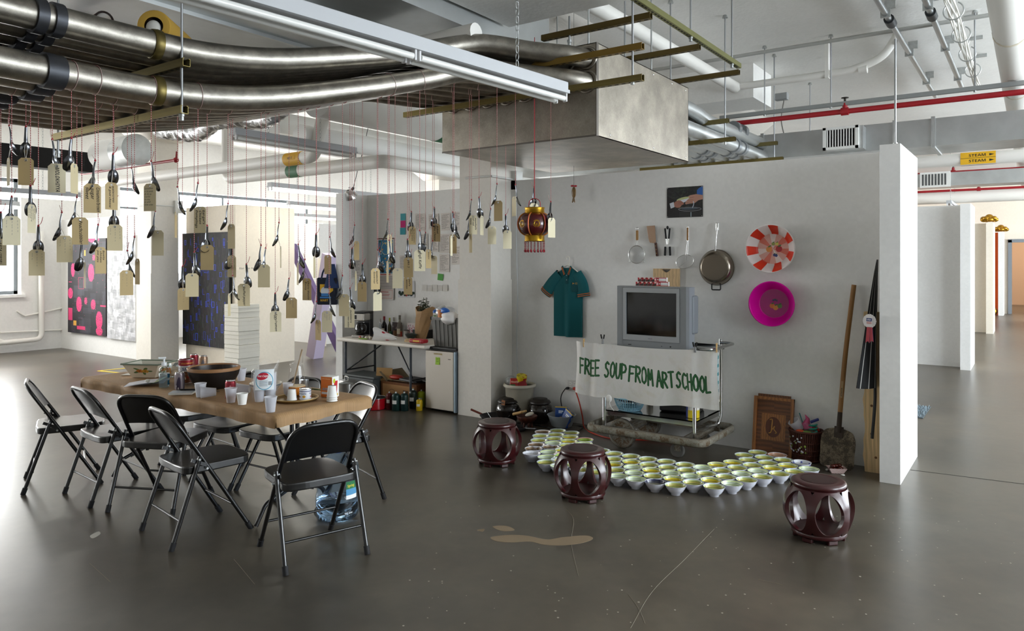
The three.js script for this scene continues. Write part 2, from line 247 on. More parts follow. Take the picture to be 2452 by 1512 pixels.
// floor marks
const tape = P(floor, 'tape_mark', (() => { const a = ph(235, 889), b = ph(335, 879), c = ph(420, 905), d = ph(310, 899); const y = 0.002, bar = (p, q, w) => { const L = p.distanceTo(q), an = Math.atan2(-(q.z - p.z), q.x - p.x); return B(L, 0.002, w, (p.x + q.x) / 2, y, (p.z + q.z) / 2, 0, an, 0); }; return [bar(a, b, 0.05), bar(a, c, 0.05)]; })(), M(0xe6c832, 0.7));
tape.userData.label = 'yellow tape outline on floor';
{ const tan = M(0x8d7a62, 0.6), st = (pts) => { const s = smoothShape(pts.map(([a, b]) => { const p = ph(a, b); return [p.x, -p.z]; }), 80); const g = EX(s, 0.0012); g.rotateX(-PI / 2); return g; };
  P(floor, 'stain', [st([[1175, 1288], [1220, 1282], [1262, 1284], [1310, 1293], [1345, 1288], [1408, 1284], [1420, 1290], [1395, 1301], [1340, 1307], [1300, 1305], [1270, 1298], [1220, 1300], [1185, 1296]]), st([[1180, 1262], [1210, 1260], [1232, 1270], [1205, 1273]]), st([[1142, 1270], [1160, 1268], [1155, 1274]])], tan).userData.label = 'dried tan paste stain';
  P(floor, 'stain', [st([[216, 1284], [236, 1274], [240, 1280], [222, 1290]])], M(0xb8b4aa, 0.7)).userData.label = 'pale spill fleck';
  const seam = (a, b) => { const p = ph(...a), q = ph(...b), an = Math.atan2(-(q.z - p.z), q.x - p.x); return B(p.distanceTo(q), 0.0016, 0.012, (p.x + q.x) / 2, 0.0004, (p.z + q.z) / 2, 0, an, 0); };
  P(floor, 'floor_joint', [seam([2180, 1126], [2452, 1160]), seam([2452, 1160], [2700, 1190])], M(0x26231f, 0.8));
  const scr = [[[1350, 1215], [1372, 1240], [1368, 1300], [1385, 1380]], [[1710, 1268], [1640, 1340], [1560, 1420], [1510, 1505]], [[1505, 1425], [1530, 1460], [1545, 1495]], [[560, 1340], [610, 1400]], [[215, 1350], [265, 1395]], [[1815, 1388], [1875, 1402]]];
  P(floor, 'scratch', scr.map((l) => TU(l.map(([a, b]) => { const p = ph(a, b); return [p.x, 0.0005, p.z]; }), 0.0012, 24, 4)), M(0x8b8373, 0.8));
  const s0 = seed; seed = 99; const chips = []; for (let i = 0; i < 130; i++) { const p = ph(rr(950, 2440), rr(1190, 1500)); const r = rr(0.002, 0.006); chips.push(tf(new THREE.CylinderGeometry(r, r, 0.001, 5), p.x, 0.0005, p.z)); } seed = s0;
  meta(P(floor, 'paint_fleck', chips, M(0xb5ae9f, 0.8)), 'scattered pale paint flecks', null, null, 'stuff'); }
// services on the window wall by the paintings
{ const w = T('wall_pipe', 'white heating pipe rising beside the window below the gallery wall', 'pipe'); const x = X0 + 0.1;
  const a = pxp(98, 655, x), b = pxp(100, 812, x), c = pxp(-60, 828, x);
  P(w, 'pipe', PATH([[x, 2.2, a.z], [x, b.y, b.z], [x, c.y, c.z + 0.1]], 0.045, 10, 0.12), MAT.pvc); P(w, 'valve_collar', CY(0.05, 0.05, 0.07, x, a.y, a.z, 12), M(0xe0b030, 0.6));
  P(w, 'branch_pipe', PATH([[x, b.y - 0.03, b.z + 0.55], [x, b.y + 0.12, b.z + 0.9], [x, b.y + 0.1, b.z + 1.6]], 0.035, 8, 0.1), MAT.pvc);
  const c1 = one('conduit', 'thin white conduit running along the brick below the window', 'conduit', [ROD(pxp(60, 757, X0 + 0.03), pxp(150, 738, X0 + 0.03), 0.016), ROD(pxp(60, 757, X0 + 0.03), pxp(40, 745, X0 + 0.03), 0.016)], MAT.pvc);
  one('conduit', 'thin white conduit running low along the brick wall', 'conduit', [ROD(pxp(0, 797, X0 + 0.03), pxp(148, 790, X0 + 0.03), 0.016)], MAT.pvc); }
// ---------------------------------------------------------------- overhead: pipes, struts, box, lights
const KEYS = [[-4.0, 2.60, 1.5], [-4.0, 2.60, 0.2], [-4.0, 2.60, -1.0], [-4.0, 2.60, -2.1], [-3.95, 2.61, -2.42], [-3.86, 2.66, -2.8], [-3.74, 2.80, -3.36], [-3.62, 2.97, -3.95], [-3.40, 3.09, -4.33], [-3.10, 3.06, -4.6], [-2.86, 3.03, -4.78], [-2.78, 3.02, -4.93]];
const PR = 0.074, PS = 0.19, NP = 8;
const base = new THREE.CatmullRomCurve3(KEYS.map(vec), false, 'centripetal');
const pipeCurve = (k, up) => new THREE.CatmullRomCurve3(KEYS.map(([x, y, z], i) => { const f = Math.min(1, Math.max(0, (i - 3) / 6)); return V(x - PS * k, y + up * (0.26 - 0.08 * f), z); }), false, 'centripetal');
const curves = [], couple = [[], []];
const pmat = M(0xd6d3cc, 1, 1, { map: tiled(TX.steel, 14, 1), roughnessMap: TX.steelRough });
for (const up of [0, 1]) for (let k = 0; k < NP; k++) {
  const c = pipeCurve(k, up); if (!up) curves.push(c);
  const word = ['first', 'second', 'third', 'fourth', 'fifth', 'sixth', 'seventh', 'eighth'][k];
  const o = T('steel_pipe', `bent bare steel pipe, ${word} from the strip light in the ${up ? 'upper' : 'lower'} layer`, 'pipe', [0, 0, 0], 0, 'bent steel pipes feeding the metal box');
  P(o, 'tube', new THREE.TubeGeometry(c, 90, PR, 20), pmat);
  const seek = (px) => { let best = 0; for (let s = 0; s <= 1; s += 0.002) { const q = pipeCurve(0, up).getPointAt(s); if (depthOf(q) > 1 && Math.abs(colOf(q) - px) < Math.abs(colOf(pipeCurve(0, up).getPointAt(best)) - px)) best = s; } return best; };
  if (!k) up ? (couple[1] = [seek(90), seek(132)]) : (couple[0] = [seek(112), seek(134)]); const u = couple[up];
  for (const [s, r] of [[u[0], 0.089], [u[1], 0.087]]) { const p = c.getPointAt(s + (k % 3) * 0.004), t = c.getTangentAt(s), g = new THREE.CylinderGeometry(r, r, 0.05, 20); g.applyMatrix4(new THREE.Matrix4().makeRotationFromQuaternion(new THREE.Quaternion().setFromUnitVectors(V(0, 1, 0), t))); P(o, 'coupling', tf(g, p.x, p.y, p.z), M(0x4b4d52, 0.45, 0.7)); }
  if (k === 0) for (const px of [372]) { let best = 0; for (let s = 0; s <= 1; s += 0.002) if (Math.abs(colOf(c.getPointAt(s)) - px) < Math.abs(colOf(c.getPointAt(best)) - px)) best = s; const p = c.getPointAt(best), t = c.getTangentAt(best); const g = new THREE.TorusGeometry(PR + 0.004, 0.007, 6, 24); g.scale(1, 1, 4); g.applyMatrix4(new THREE.Matrix4().makeRotationFromQuaternion(new THREE.Quaternion().setFromUnitVectors(V(0, 0, 1), t))); P(o, 'clamp', tf(g, p.x, p.y, p.z), MAT.zinc); }
  // the run that leaves the far side of the box
  if (k < 7) { const x = -2.9 - PS * k, y = 3.02 + up * 0.2, g = PATH([[x, y, -6.6], [x, y, -7.3], [x, y + (up && k === 0 ? -0.05 : 0), -7.7], [x, y, -14 - up]], PR, 16, 0.2), o2 = T('steel_pipe', `straight galvanised pipe beyond the metal box, ${word} from the aisle in the ${up ? 'upper' : 'lower'} layer`, 'pipe', [0, 0, 0], 0, 'pipes leaving the far side of the metal box');
    P(o2, 'tube', g, MAT.galv); for (const z of [-8.6 - 0.3 * (k % 2), -8.85 - 0.3 * (k % 2)]) P(o2, 'coupling', CY(0.088, 0.088, 0.09, x, y, z, 18, PI / 2), M(0x8f9396, 0.4, 0.8)); }
}
function strut(a, b, label, mat = MAT.zinc, holes = true, s = 0.042) {
  a = vec(a); b = vec(b); const L = a.distanceTo(b), o = T('strut_channel', label, 'strut', a.clone().add(b).multiplyScalar(0.5), Math.atan2(-(b.z - a.z), b.x - a.x), 'slotted strut channels');
  const w = 0.0035; P(o, 'channel', [B(L, s, w, 0, 0, s / 2), B(L, s, w, 0, 0, -s / 2), B(L, w, s, 0, -s / 2, 0), B(L, w, s * 0.22, 0, s / 2, s * 0.4), B(L, w, s * 0.22, 0, s / 2, -s * 0.4)], mat);
  if (holes) { const g = [], n = Math.floor(L / 0.055); for (let i = 0; i < n; i++) g.push(B(0.03, 0.001, 0.013, -L / 2 + 0.04 + i * 0.055, -s / 2 - 0.0022, 0)); meta(P(o, 'slot', g, M(0x1d1a12, 0.9)), 'punched slots', null, null, 'stuff'); }
  return o;
}
const rod = (x, z, y0, y1, label) => { const o = T('threaded_rod', label, 'rod', [x, 0, z], 0, 'threaded hanger rods'); P(o, 'rod', ROD([0, y0, 0], [0, y1, 0], 0.008), M(0xa8aaac, 0.4, 0.9)); P(o, 'nut', [CY(0.018, 0.018, 0.02, 0, y0 + 0.035, 0, 6), CY(0.014, 0.014, 0.022, 0, y0 + 0.012, 0, 6)], MAT.galv); if (y1 > CH - 0.2) P(o, 'ceiling_anchor', CY(0.02, 0.03, 0.03, 0, CH - 0.015, 0, 10), MAT.galv); };
{ const zt = -2.27, x1 = -3.88, x0 = x1 - 1.62, t = 0.0;
  strut([x1, 2.50, zt], [x0, 2.50, zt], 'gold zinc strut channel carrying the lower pipes above the spoons'); strut([x1 + 0.02, 2.762, zt], [x0, 2.762, zt], 'gold zinc strut channel between the two pipe layers above the spoons');
  rod(x1 - 0.03, zt, 2.44, CH, 'threaded rod hanging the pipe struts above the spoons'); rod(x0 + 0.05, zt, 2.36, CH, 'threaded rod at the window end of the spoon struts');
  const zb = -4.68; strut([-2.22, 2.93, zb], [-4.5, 2.93, zb], 'gold zinc strut under the lower pipes at the metal box'); strut([-2.22, 3.15, zb], [-3.4, 3.15, zb], 'brown gold strut under the upper pipes at the metal box', M(0x8a7038, 0.45, 0.85));
  rod(-2.3, zb, 2.89, CH, 'threaded rod through both struts in front of the metal box');
  strut([-2.28, 3.5, -4.1], [-2.28, 3.5, -6.9], 'long green gold strut running above the metal box', M(0x7d7c50, 0.45, 0.8));
  const cr = M(0x6a5a34, 0.5, 0.8); strut([-2.26, 3.43, -4.9], [-3.2, 3.43, -4.9], 'dark cross strut over the near edge of the metal box', cr); strut([-2.26, 3.43, -5.85], [-3.2, 3.43, -5.85], 'dark cross strut over the middle of the metal box', cr); strut([-2.26, 3.43, -6.85], [-3.2, 3.43, -6.85], 'dark cross strut over the far edge of the metal box', cr);
  for (const [x, z, l] of [[-2.28, -4.45, 'near end'], [-2.28, -5.7, 'middle'], [-2.28, -6.7, 'far end']]) rod(x, z, 3.44, CH, `threaded rod at the ${l} of the long strut`);
  for (const [x, z, l] of [[-2.95, -4.9, 'near'], [-2.95, -5.85, 'middle'], [-2.95, -6.85, 'far']]) rod(x, z, 3.33, 3.46 + (z < -5 ? 0.79 : 0.1), `short hanger rod on the ${l} cross strut`);
  for (const [z, l] of [[-7.6, 'first'], [-9.4, 'second'], [-11.2, 'third']]) { strut([-2.55, 2.93, z], [-4.5, 2.93, z], `gold strut under the pipes, ${l} beyond the metal box`); strut([-2.62, 3.13, z], [-4.5, 3.13, z], `olive strut between pipe layers, ${l} beyond the metal box`, M(0x7a7048, 0.5, 0.8)); rod(-2.66, z, 2.88, CH, `threaded rod on the ${l} trapeze beyond the metal box`); } }
// the sheet metal box
{ const o = T('metal_duct_box', 'large brushed sheet metal box hung under the ceiling over the lantern', 'metal box', [0, 0, 0]);
  const x0 = -4.24, x1 = -2.70, y0 = 2.60, y1 = 3.31, z0 = -6.69, z1 = -4.88;
  const bm = M(0xcac4ba, 0.4, 0.92, { map: tiled(TX.steel, 1) }), pn = (g) => boxUV(g, 0.7);
  P(o, 'front_panel', pn(bx(x0, x1, y0, y1, z1 - 0.006, z1)), bm); P(o, 'side_panel', pn(bx(x1 - 0.006, x1, y0, y1, z0, z1)), bm); P(o, 'side_panel', pn(bx(x0, x0 + 0.006, y0, y1, z0, z1)), bm); P(o, 'back_panel', pn(bx(x0, x1, y0, y1, z0, z0 + 0.006)), bm);
  P(o, 'bottom_panel', pn(bx(x0, x1, y0, y0 + 0.006, z0, z1)), bm); P(o, 'top_panel', pn(bx(x0, x1, y1 - 0.006, y1, z0, z1)), bm);
  P(o, 'corner_trim', [bx(x1 - 0.002, x1 + 0.003, y0, y1, z1 - 0.03, z1 + 0.003), bx(x0, x1, y0 - 0.003, y0 + 0.01, z1 - 0.002, z1 + 0.004)], M(0x6b6660, 0.5, 0.9));
  for (const z of [-5.1, -5.5, -5.9, -6.3, -6.62]) for (const y of [y0 + 0.035, y1 - 0.035]) P(o, 'rivet', SPH(0.009, x1 + 0.001, y, z, 0.5, 1, 1, 8, 6), MAT.chrome);
  for (let k = 0; k < NP; k++) for (const up of [0, 1]) { const g = new THREE.TorusGeometry(PR + 0.006, 0.01, 6, 22); P(o, 'pipe_collar', tf(g, -2.78 - PS * k, 3.02 + up * 0.18, z1 + 0.004), MAT.steel); }
  for (const [x, z] of [[-2.95, -5.2], [-4.0, -5.2], [-2.95, -6.4], [-4.0, -6.4]]) P(o, 'hanger', ROD([x, y1, z], [x, CH, z], 0.008), MAT.galv);
}
// strip lights: a = one end, b = other end
function stripLight(a, b, label, lit, joints = 1, chains = true) {
  a = vec(a); b = vec(b); const L = a.distanceTo(b), o = T('fluorescent_strip_light', label, 'light', a.clone().add(b).multiplyScalar(0.5), Math.atan2(-(b.z - a.z), b.x - a.x));
  P(o, 'housing', [RB(L, 0.055, 0.105, 0, 0.03, 0, 0.006, 1), B(L, 0.02, 0.125, 0, -0.004, 0)], M(0xb7b9bc, 0.5));
  const tr = lit ? 0.021 : 0.0165, tm = lit ? new THREE.MeshStandardMaterial({ color: 0xffffff, emissive: new THREE.Color().setRGB(1, 0.97, 0.86), emissiveIntensity: 7 }) : M(0xe6e6e2, 0.25);
  const n = joints + 1, tl = L / n; for (const z of [-0.036, 0.036]) for (let i = 0; i < n; i++) P(o, 'tube', CY(tr, tr, tl - 0.05, -L / 2 + tl * (i + 0.5), -0.045, z, 12, 0, 0, PI / 2), tm);
  for (let i = 0; i <= n; i++) for (const z of [-0.036, 0.036]) for (const s of i === 0 ? [1] : i === n ? [-1] : [-1, 1]) P(o, 'lamp_holder', RB(0.014, 0.07, 0.03, -L / 2 + tl * i + s * 0.014, -0.03, z, 0.005, 1), M(0xdedede, 0.35));
  if (chains) for (const x of [-L / 2 + 0.5, L / 2 - 0.42]) { const g = []; for (let y = 0.07, i = 0; y < CH - a.y - 0.02; y += 0.042, i++) { const t = new THREE.TorusGeometry(0.011, 0.0022, 4, 8); t.scale(1, 2.1, 1); g.push(tf(t, x, y + 0.02, 0, 0, i % 2 ? PI / 2 : 0)); } P(o, 'chain', g, MAT.galv); }
  if (lit) { const l = new THREE.RectAreaLight(new THREE.Color().setRGB(1, 0.95, 0.84), 14, L, 0.1); l.position.set(o.position.x, o.position.y - 0.075, o.position.z); l.rotation.order = 'YXZ'; l.rotation.set(-PI / 2, o.rotation.y, 0); scene.add(l); }
  return o;
}
{ const h = 2.68, p1 = ph(985, 118, h), p2 = ph(1345, 222, h), p0 = p1.clone().multiplyScalar(2).sub(p2); stripLight(p0, p2, 'unlit white fluorescent strip light hung on chains before the metal box', false); }
{ const v = (px, py, h, L, label) => { const p = ph(px, py, h); stripLight(p, [p.x, p.y, p.z - L], label, true, 0); };
  v(645, 446, 2.75, 2.44, 'lit fluorescent strip behind the painting wall, first in the row'); v(690, 489, 2.75, 2.44, 'lit fluorescent strip behind the painting wall, second in the row'); v(696, 516, 2.7, 2.44, 'lit fluorescent strip behind the painting wall, third in the row');
  { const p = ph(190, 471, 2.62); stripLight(p, [p.x, p.y, p.z + 2.44], 'lit fluorescent strip over the window bay of the paintings', true, 0); } { const p = ph(45, 492, 2.58); stripLight(p, [p.x, p.y, p.z + 2.44], 'lit fluorescent strip close to the window wall', true, 0); }
  { const p = ph(848, 366, 2.92); stripLight(p, [p.x, p.y, p.z + 1.6], 'unlit grey strip light hanging on chain over the coffee maker', false, 0); }
  { const p = ph(2290, 498, 3.0); stripLight(p, [p.x, p.y, p.z + 2.0], 'unlit strip light hanging over the second bay partition', false, 0); } }
// red sprinkler pipes along the hall and their valves
function runPipe(name, a, b, r, mat, label, cat = 'pipe', group) { const o = T(name, label, cat, [0, 0, 0], 0, group); P(o, 'tube', ROD(a, b, r, 14), mat); return o; }
{ const rp = (px, py, h, x0, x1, label, head) => { const p = ph(px, py, h), o = runPipe('sprinkler_pipe', [x0, h, p.z], [x1, h, p.z], 0.03, MAT.red, label, 'sprinkler pipe'); for (const x of head) { P(o, 'fitting', [CY(0.045, 0.045, 0.08, x, h, p.z, 10, 0, 0, PI / 2), CY(0.025, 0.03, 0.09, x, h + 0.05, p.z, 10)], MAT.red); P(o, 'sprinkler_head', [CY(0.012, 0.012, 0.06, x, h + 0.12, p.z, 8), CY(0.04, 0.04, 0.006, x, h + 0.155, p.z, 10)], M(0x3a3430, 0.5, 0.6)); } return p.z; };
  const z1 = rp(2105, 258, 3.35, -6, 2, 'red sprinkler pipe before the long rectangular duct', [-1.75]);
  strut([-3.2, 3.44, z1], [1.5, 3.44, z1], 'grey strut riding on the red pipe before the long duct', M(0x9a9d9c, 0.5, 0.6), false); rod(-1.9, z1, 3.4, CH, 'rod hanging the red pipe near the grille'); rod(-0.5, z1, 3.4, CH, 'rod hanging the red pipe near the white main'); rod(-2.65, z1, 3.4, CH, 'rod hanging the red pipe over the back partition');
  rp(2200, 362, 3.2, -6, 2, 'red sprinkler pipe above the steam main', [-1.5]); rp(2330, 410, 3.4, -4, 2, 'red sprinkler pipe of the third bay', [-1.3]); rp(2330, 454, 3.4, -4, 2, 'red sprinkler pipe of the fourth bay', [-1.1]); rp(2400, 496, 3.5, -4, 2, 'red sprinkler pipe near the end wall', [-0.9]);
  const zs = ph(2300, 383, 3.1).z, sm = runPipe('steam_main', [-4, 3.1, zs], [2, 3.1, zs], 0.09, MAT.pvc, 'white insulated steam main with yellow band', 'pipe');
  const lab = canvasTex(256, 128, (g) => { g.fillStyle = '#e9b51c'; g.fillRect(0, 0, 256, 128); g.fillStyle = '#1a1a14'; g.font = 'bold 40px sans-serif'; g.fillText('STEAM', 60, 48); g.fillText('STEAM', 60, 106); g.fillRect(0, 60, 256, 4); for (const y of [34, 92]) { g.beginPath(); g.moveTo(210, y - 12); g.lineTo(246, y); g.lineTo(210, y + 12); g.fill(); } });
  const xl = ph(2336, 368, 3.1).x; P(sm, 'band_label', tf(new THREE.CylinderGeometry(0.092, 0.092, 0.42, 20, 1, true, PI * 0.5, PI), xl, 3.1, zs, 0, 0, PI / 2), M(0xe9b51c, 0.6));
  P(sm, 'print', B(0.42, 0.17, 0.002, xl, 3.1, zs + 0.094), printed(lab)); 
  // rectangular duct with grille
  const zd = z1 - 0.75, d = T('rectangular_duct', 'long galvanised rectangular air duct with a side grille', 'duct'); P(d, 'duct', boxUV(bx(-6.5, 2.5, 2.98, 3.30, zd - 0.75, zd), 0.6), MAT.galv);
  for (const x of [-2.9, -1.35, -0.95, 0.1]) P(d, 'seam_flange', bx(x - 0.02, x + 0.02, 2.96, 3.32, zd - 0.77, zd + 0.02), MAT.galv);
  const gx = pz(2012, 302, zd + 0.25); P(d, 'branch', [bx(gx.x - 0.19, gx.x + 0.24, 3.0, 3.27, zd - 0.02, zd + 0.2)], MAT.galv);
  P(d, 'grille_frame', [bx(gx.x - 0.2, gx.x + 0.2, 3.0, 3.03, zd + 0.2, zd + 0.25), bx(gx.x - 0.2, gx.x + 0.2, 3.24, 3.27, zd + 0.2, zd + 0.25), bx(gx.x - 0.2, gx.x - 0.165, 3.0, 3.27, zd + 0.2, zd + 0.25), bx(gx.x + 0.165, gx.x + 0.2, 3.0, 3.27, zd + 0.2, zd + 0.25)], M(0xdededa, 0.5));
  P(d, 'grille_back', bx(gx.x - 0.17, gx.x + 0.17, 3.02, 3.25, zd + 0.19, zd + 0.2), M(0x26282a, 0.8)); for (let i = 0; i < 11; i++) P(d, 'grille_slat', bx(gx.x - 0.157 + i * 0.031, gx.x - 0.145 + i * 0.031, 3.03, 3.24, zd + 0.215, zd + 0.235), M(0xdededa, 0.5));
  // a second, farther duct
  const d2 = T('rectangular_duct', 'farther galvanised duct of the third bay with small grille', 'duct'), zf = ph(2330, 432, 3.2).z; P(d2, 'duct', boxUV(bx(-6, 2.5, 3.12, 3.38, zf - 0.6, zf), 0.6), MAT.galv); const g2 = pz(2245, 435, zf); P(d2, 'grille_frame', bx(g2.x - 0.3, g2.x + 0.22, 3.1, 3.4, zf, zf + 0.05), M(0xdededa, 0.5)); for (let i = 0; i < 8; i++) P(d2, 'grille_slat', bx(g2.x - 0.26 + i * 0.055, g2.x - 0.235 + i * 0.055, 3.14, 3.36, zf + 0.05, zf + 0.06), M(0x3b3d3e, 0.7));
  const z3 = ph(2330, 470, 3.25).z; runPipe('insulated_main', [-4, 3.25, z3], [2, 3.25, z3], 0.16, MAT.pvc, 'thick white insulated main over the third bay', 'pipe');
  // orange insulated run
  const z4 = ph(2330, 415, 3.05).z; }
// ceiling conduits and cables on the aisle side
{ runPipe('conduit', [-6, 4.16, -8.9], [2, 4.16, -8.9], 0.022, M(0xb9bab6, 0.5, 0.3), 'thin grey conduit strapped across the slab above the back partition', 'conduit');
  const cd = (px, py, z0, z1, label) => { const p = ph(px, py, 4.12), o = runPipe('conduit', [p.x, 4.12, z0], [p.x, 4.12, z1], 0.03, M(0xa3a7a9, 0.35, 0.9), label, 'conduit'); for (let z = z0 - 1; z > z1; z -= 1.7) P(o, 'strap', [bx(p.x - 0.045, p.x + 0.045, 4.08, 4.16, z - 0.012, z + 0.012), bx(p.x - 0.01, p.x + 0.09, 4.16, CH, z - 0.012, z + 0.012)], MAT.galv); P(o, 'coupling', CY(0.05, 0.05, 0.2, p.x, 4.12, -8.4, 12, PI / 2), M(0x3d4042, 0.5, 0.6)); return p; };
  cd(2170, 115, -2, -12.6, 'steel conduit on the slab with dark coupling, beside the curved white pipe'); cd(2270, 130, -2, -12.4, 'steel conduit on the slab beside the cable bundle');
  const cp = ph(2310, 100, 4.1), cb = T('cable_bundle', 'white data cable bundle carried by round wire hooks', 'cable'); for (let i = 0; i < 6; i++) { const pts = []; for (let z = -2; z > -12; z -= 0.55) pts.push([cp.x + 0.035 * Math.cos(i * 1.05 + z), 4.03 + 0.025 * Math.sin(i * 1.05 + z * 2.3), z]); P(cb, 'cable', TU(pts, 0.008, 50, 5), M(0xdad8d0, 0.6)); }
  for (let z = -4.6; z > -11.8; z -= 0.9) P(cb, 'hook', [tf(new THREE.TorusGeometry(0.085, 0.007, 6, 22, 5.2), cp.x, 4.06, z, 0, 0, 2.2), bx(cp.x + 0.02, cp.x + 0.15, CH - 0.04, CH, z - 0.012, z + 0.012), ROD([cp.x, 4.14, z], [cp.x + 0.03, CH, z], 0.006)], MAT.galv);
  const mp = ph(2428, 155, 3.6), mm = runPipe('insulated_main', [mp.x, 3.6, -2], [mp.x, 3.6, -22], 0.13, MAT.pvc, 'big white insulated main running down the aisle', 'pipe'); for (const z of [-5, -7.5, -10]) P(mm, 'jacket_seam', CY(0.134, 0.134, 0.04, mp.x, 3.6, z, 20, PI / 2), M(0xdcd3bf, 0.6));
  const a = pz(1828, 203, -9.6), e = ph(2170, 128, 4.2); const wp = T('white_pipe', 'white drain pipe curving up into the slab from the soffit', 'pipe'); const hh = 3.88, zc = -9.3; P(wp, 'tube', TU([[-3.05, hh, zc], [-2.6, hh, zc], [-2.1, hh, zc], [-1.72, hh + 0.02, zc], [-1.42, hh + 0.13, zc - 0.02], [-1.26, CH, zc - 0.05]], 0.045, 40, 14), MAT.pvc); P(wp, 'hanger', [bx(-2.03, -1.99, hh - 0.05, CH, zc - 0.05, zc + 0.05)], MAT.pvc); P(wp, 'joint', CY(0.05, 0.05, 0.09, -1.62, hh, zc, 16, 0, 0, PI / 2), MAT.pvc);
  // white pipe in the angle of the slab, running over the box
  const w1 = ph(1520, 70, 3.95), w2 = ph(1750, 200, 3.95); runPipe('insulated_main', [w1.x - 0.0, 3.95, -5.0], [w1.x, 3.95, -9.6], 0.075, MAT.pvc, 'white insulated pipe running over the metal box', 'pipe');
  const jb = T('junction_box', 'small grey junction box with twisted cable near the soffit', 'electrical box', pz(1872, 232, -9.9)); P(jb, 'box', RB(0.16, 0.09, 0.1, 0, 0, 0, 0.01), M(0x9fa2a2, 0.5, 0.4)); P(jb, 'cable', TU([[0.03, -0.04, 0], [0.0, -0.3, 0.02], [0.04, -0.6, 0], [0.0, -1.0, 0.02]], 0.008, 30, 5), M(0x8a8680, 0.6));
  rod(-0.87, -6.3, WH, 3.36, 'grey riser conduit standing on the end post'); }
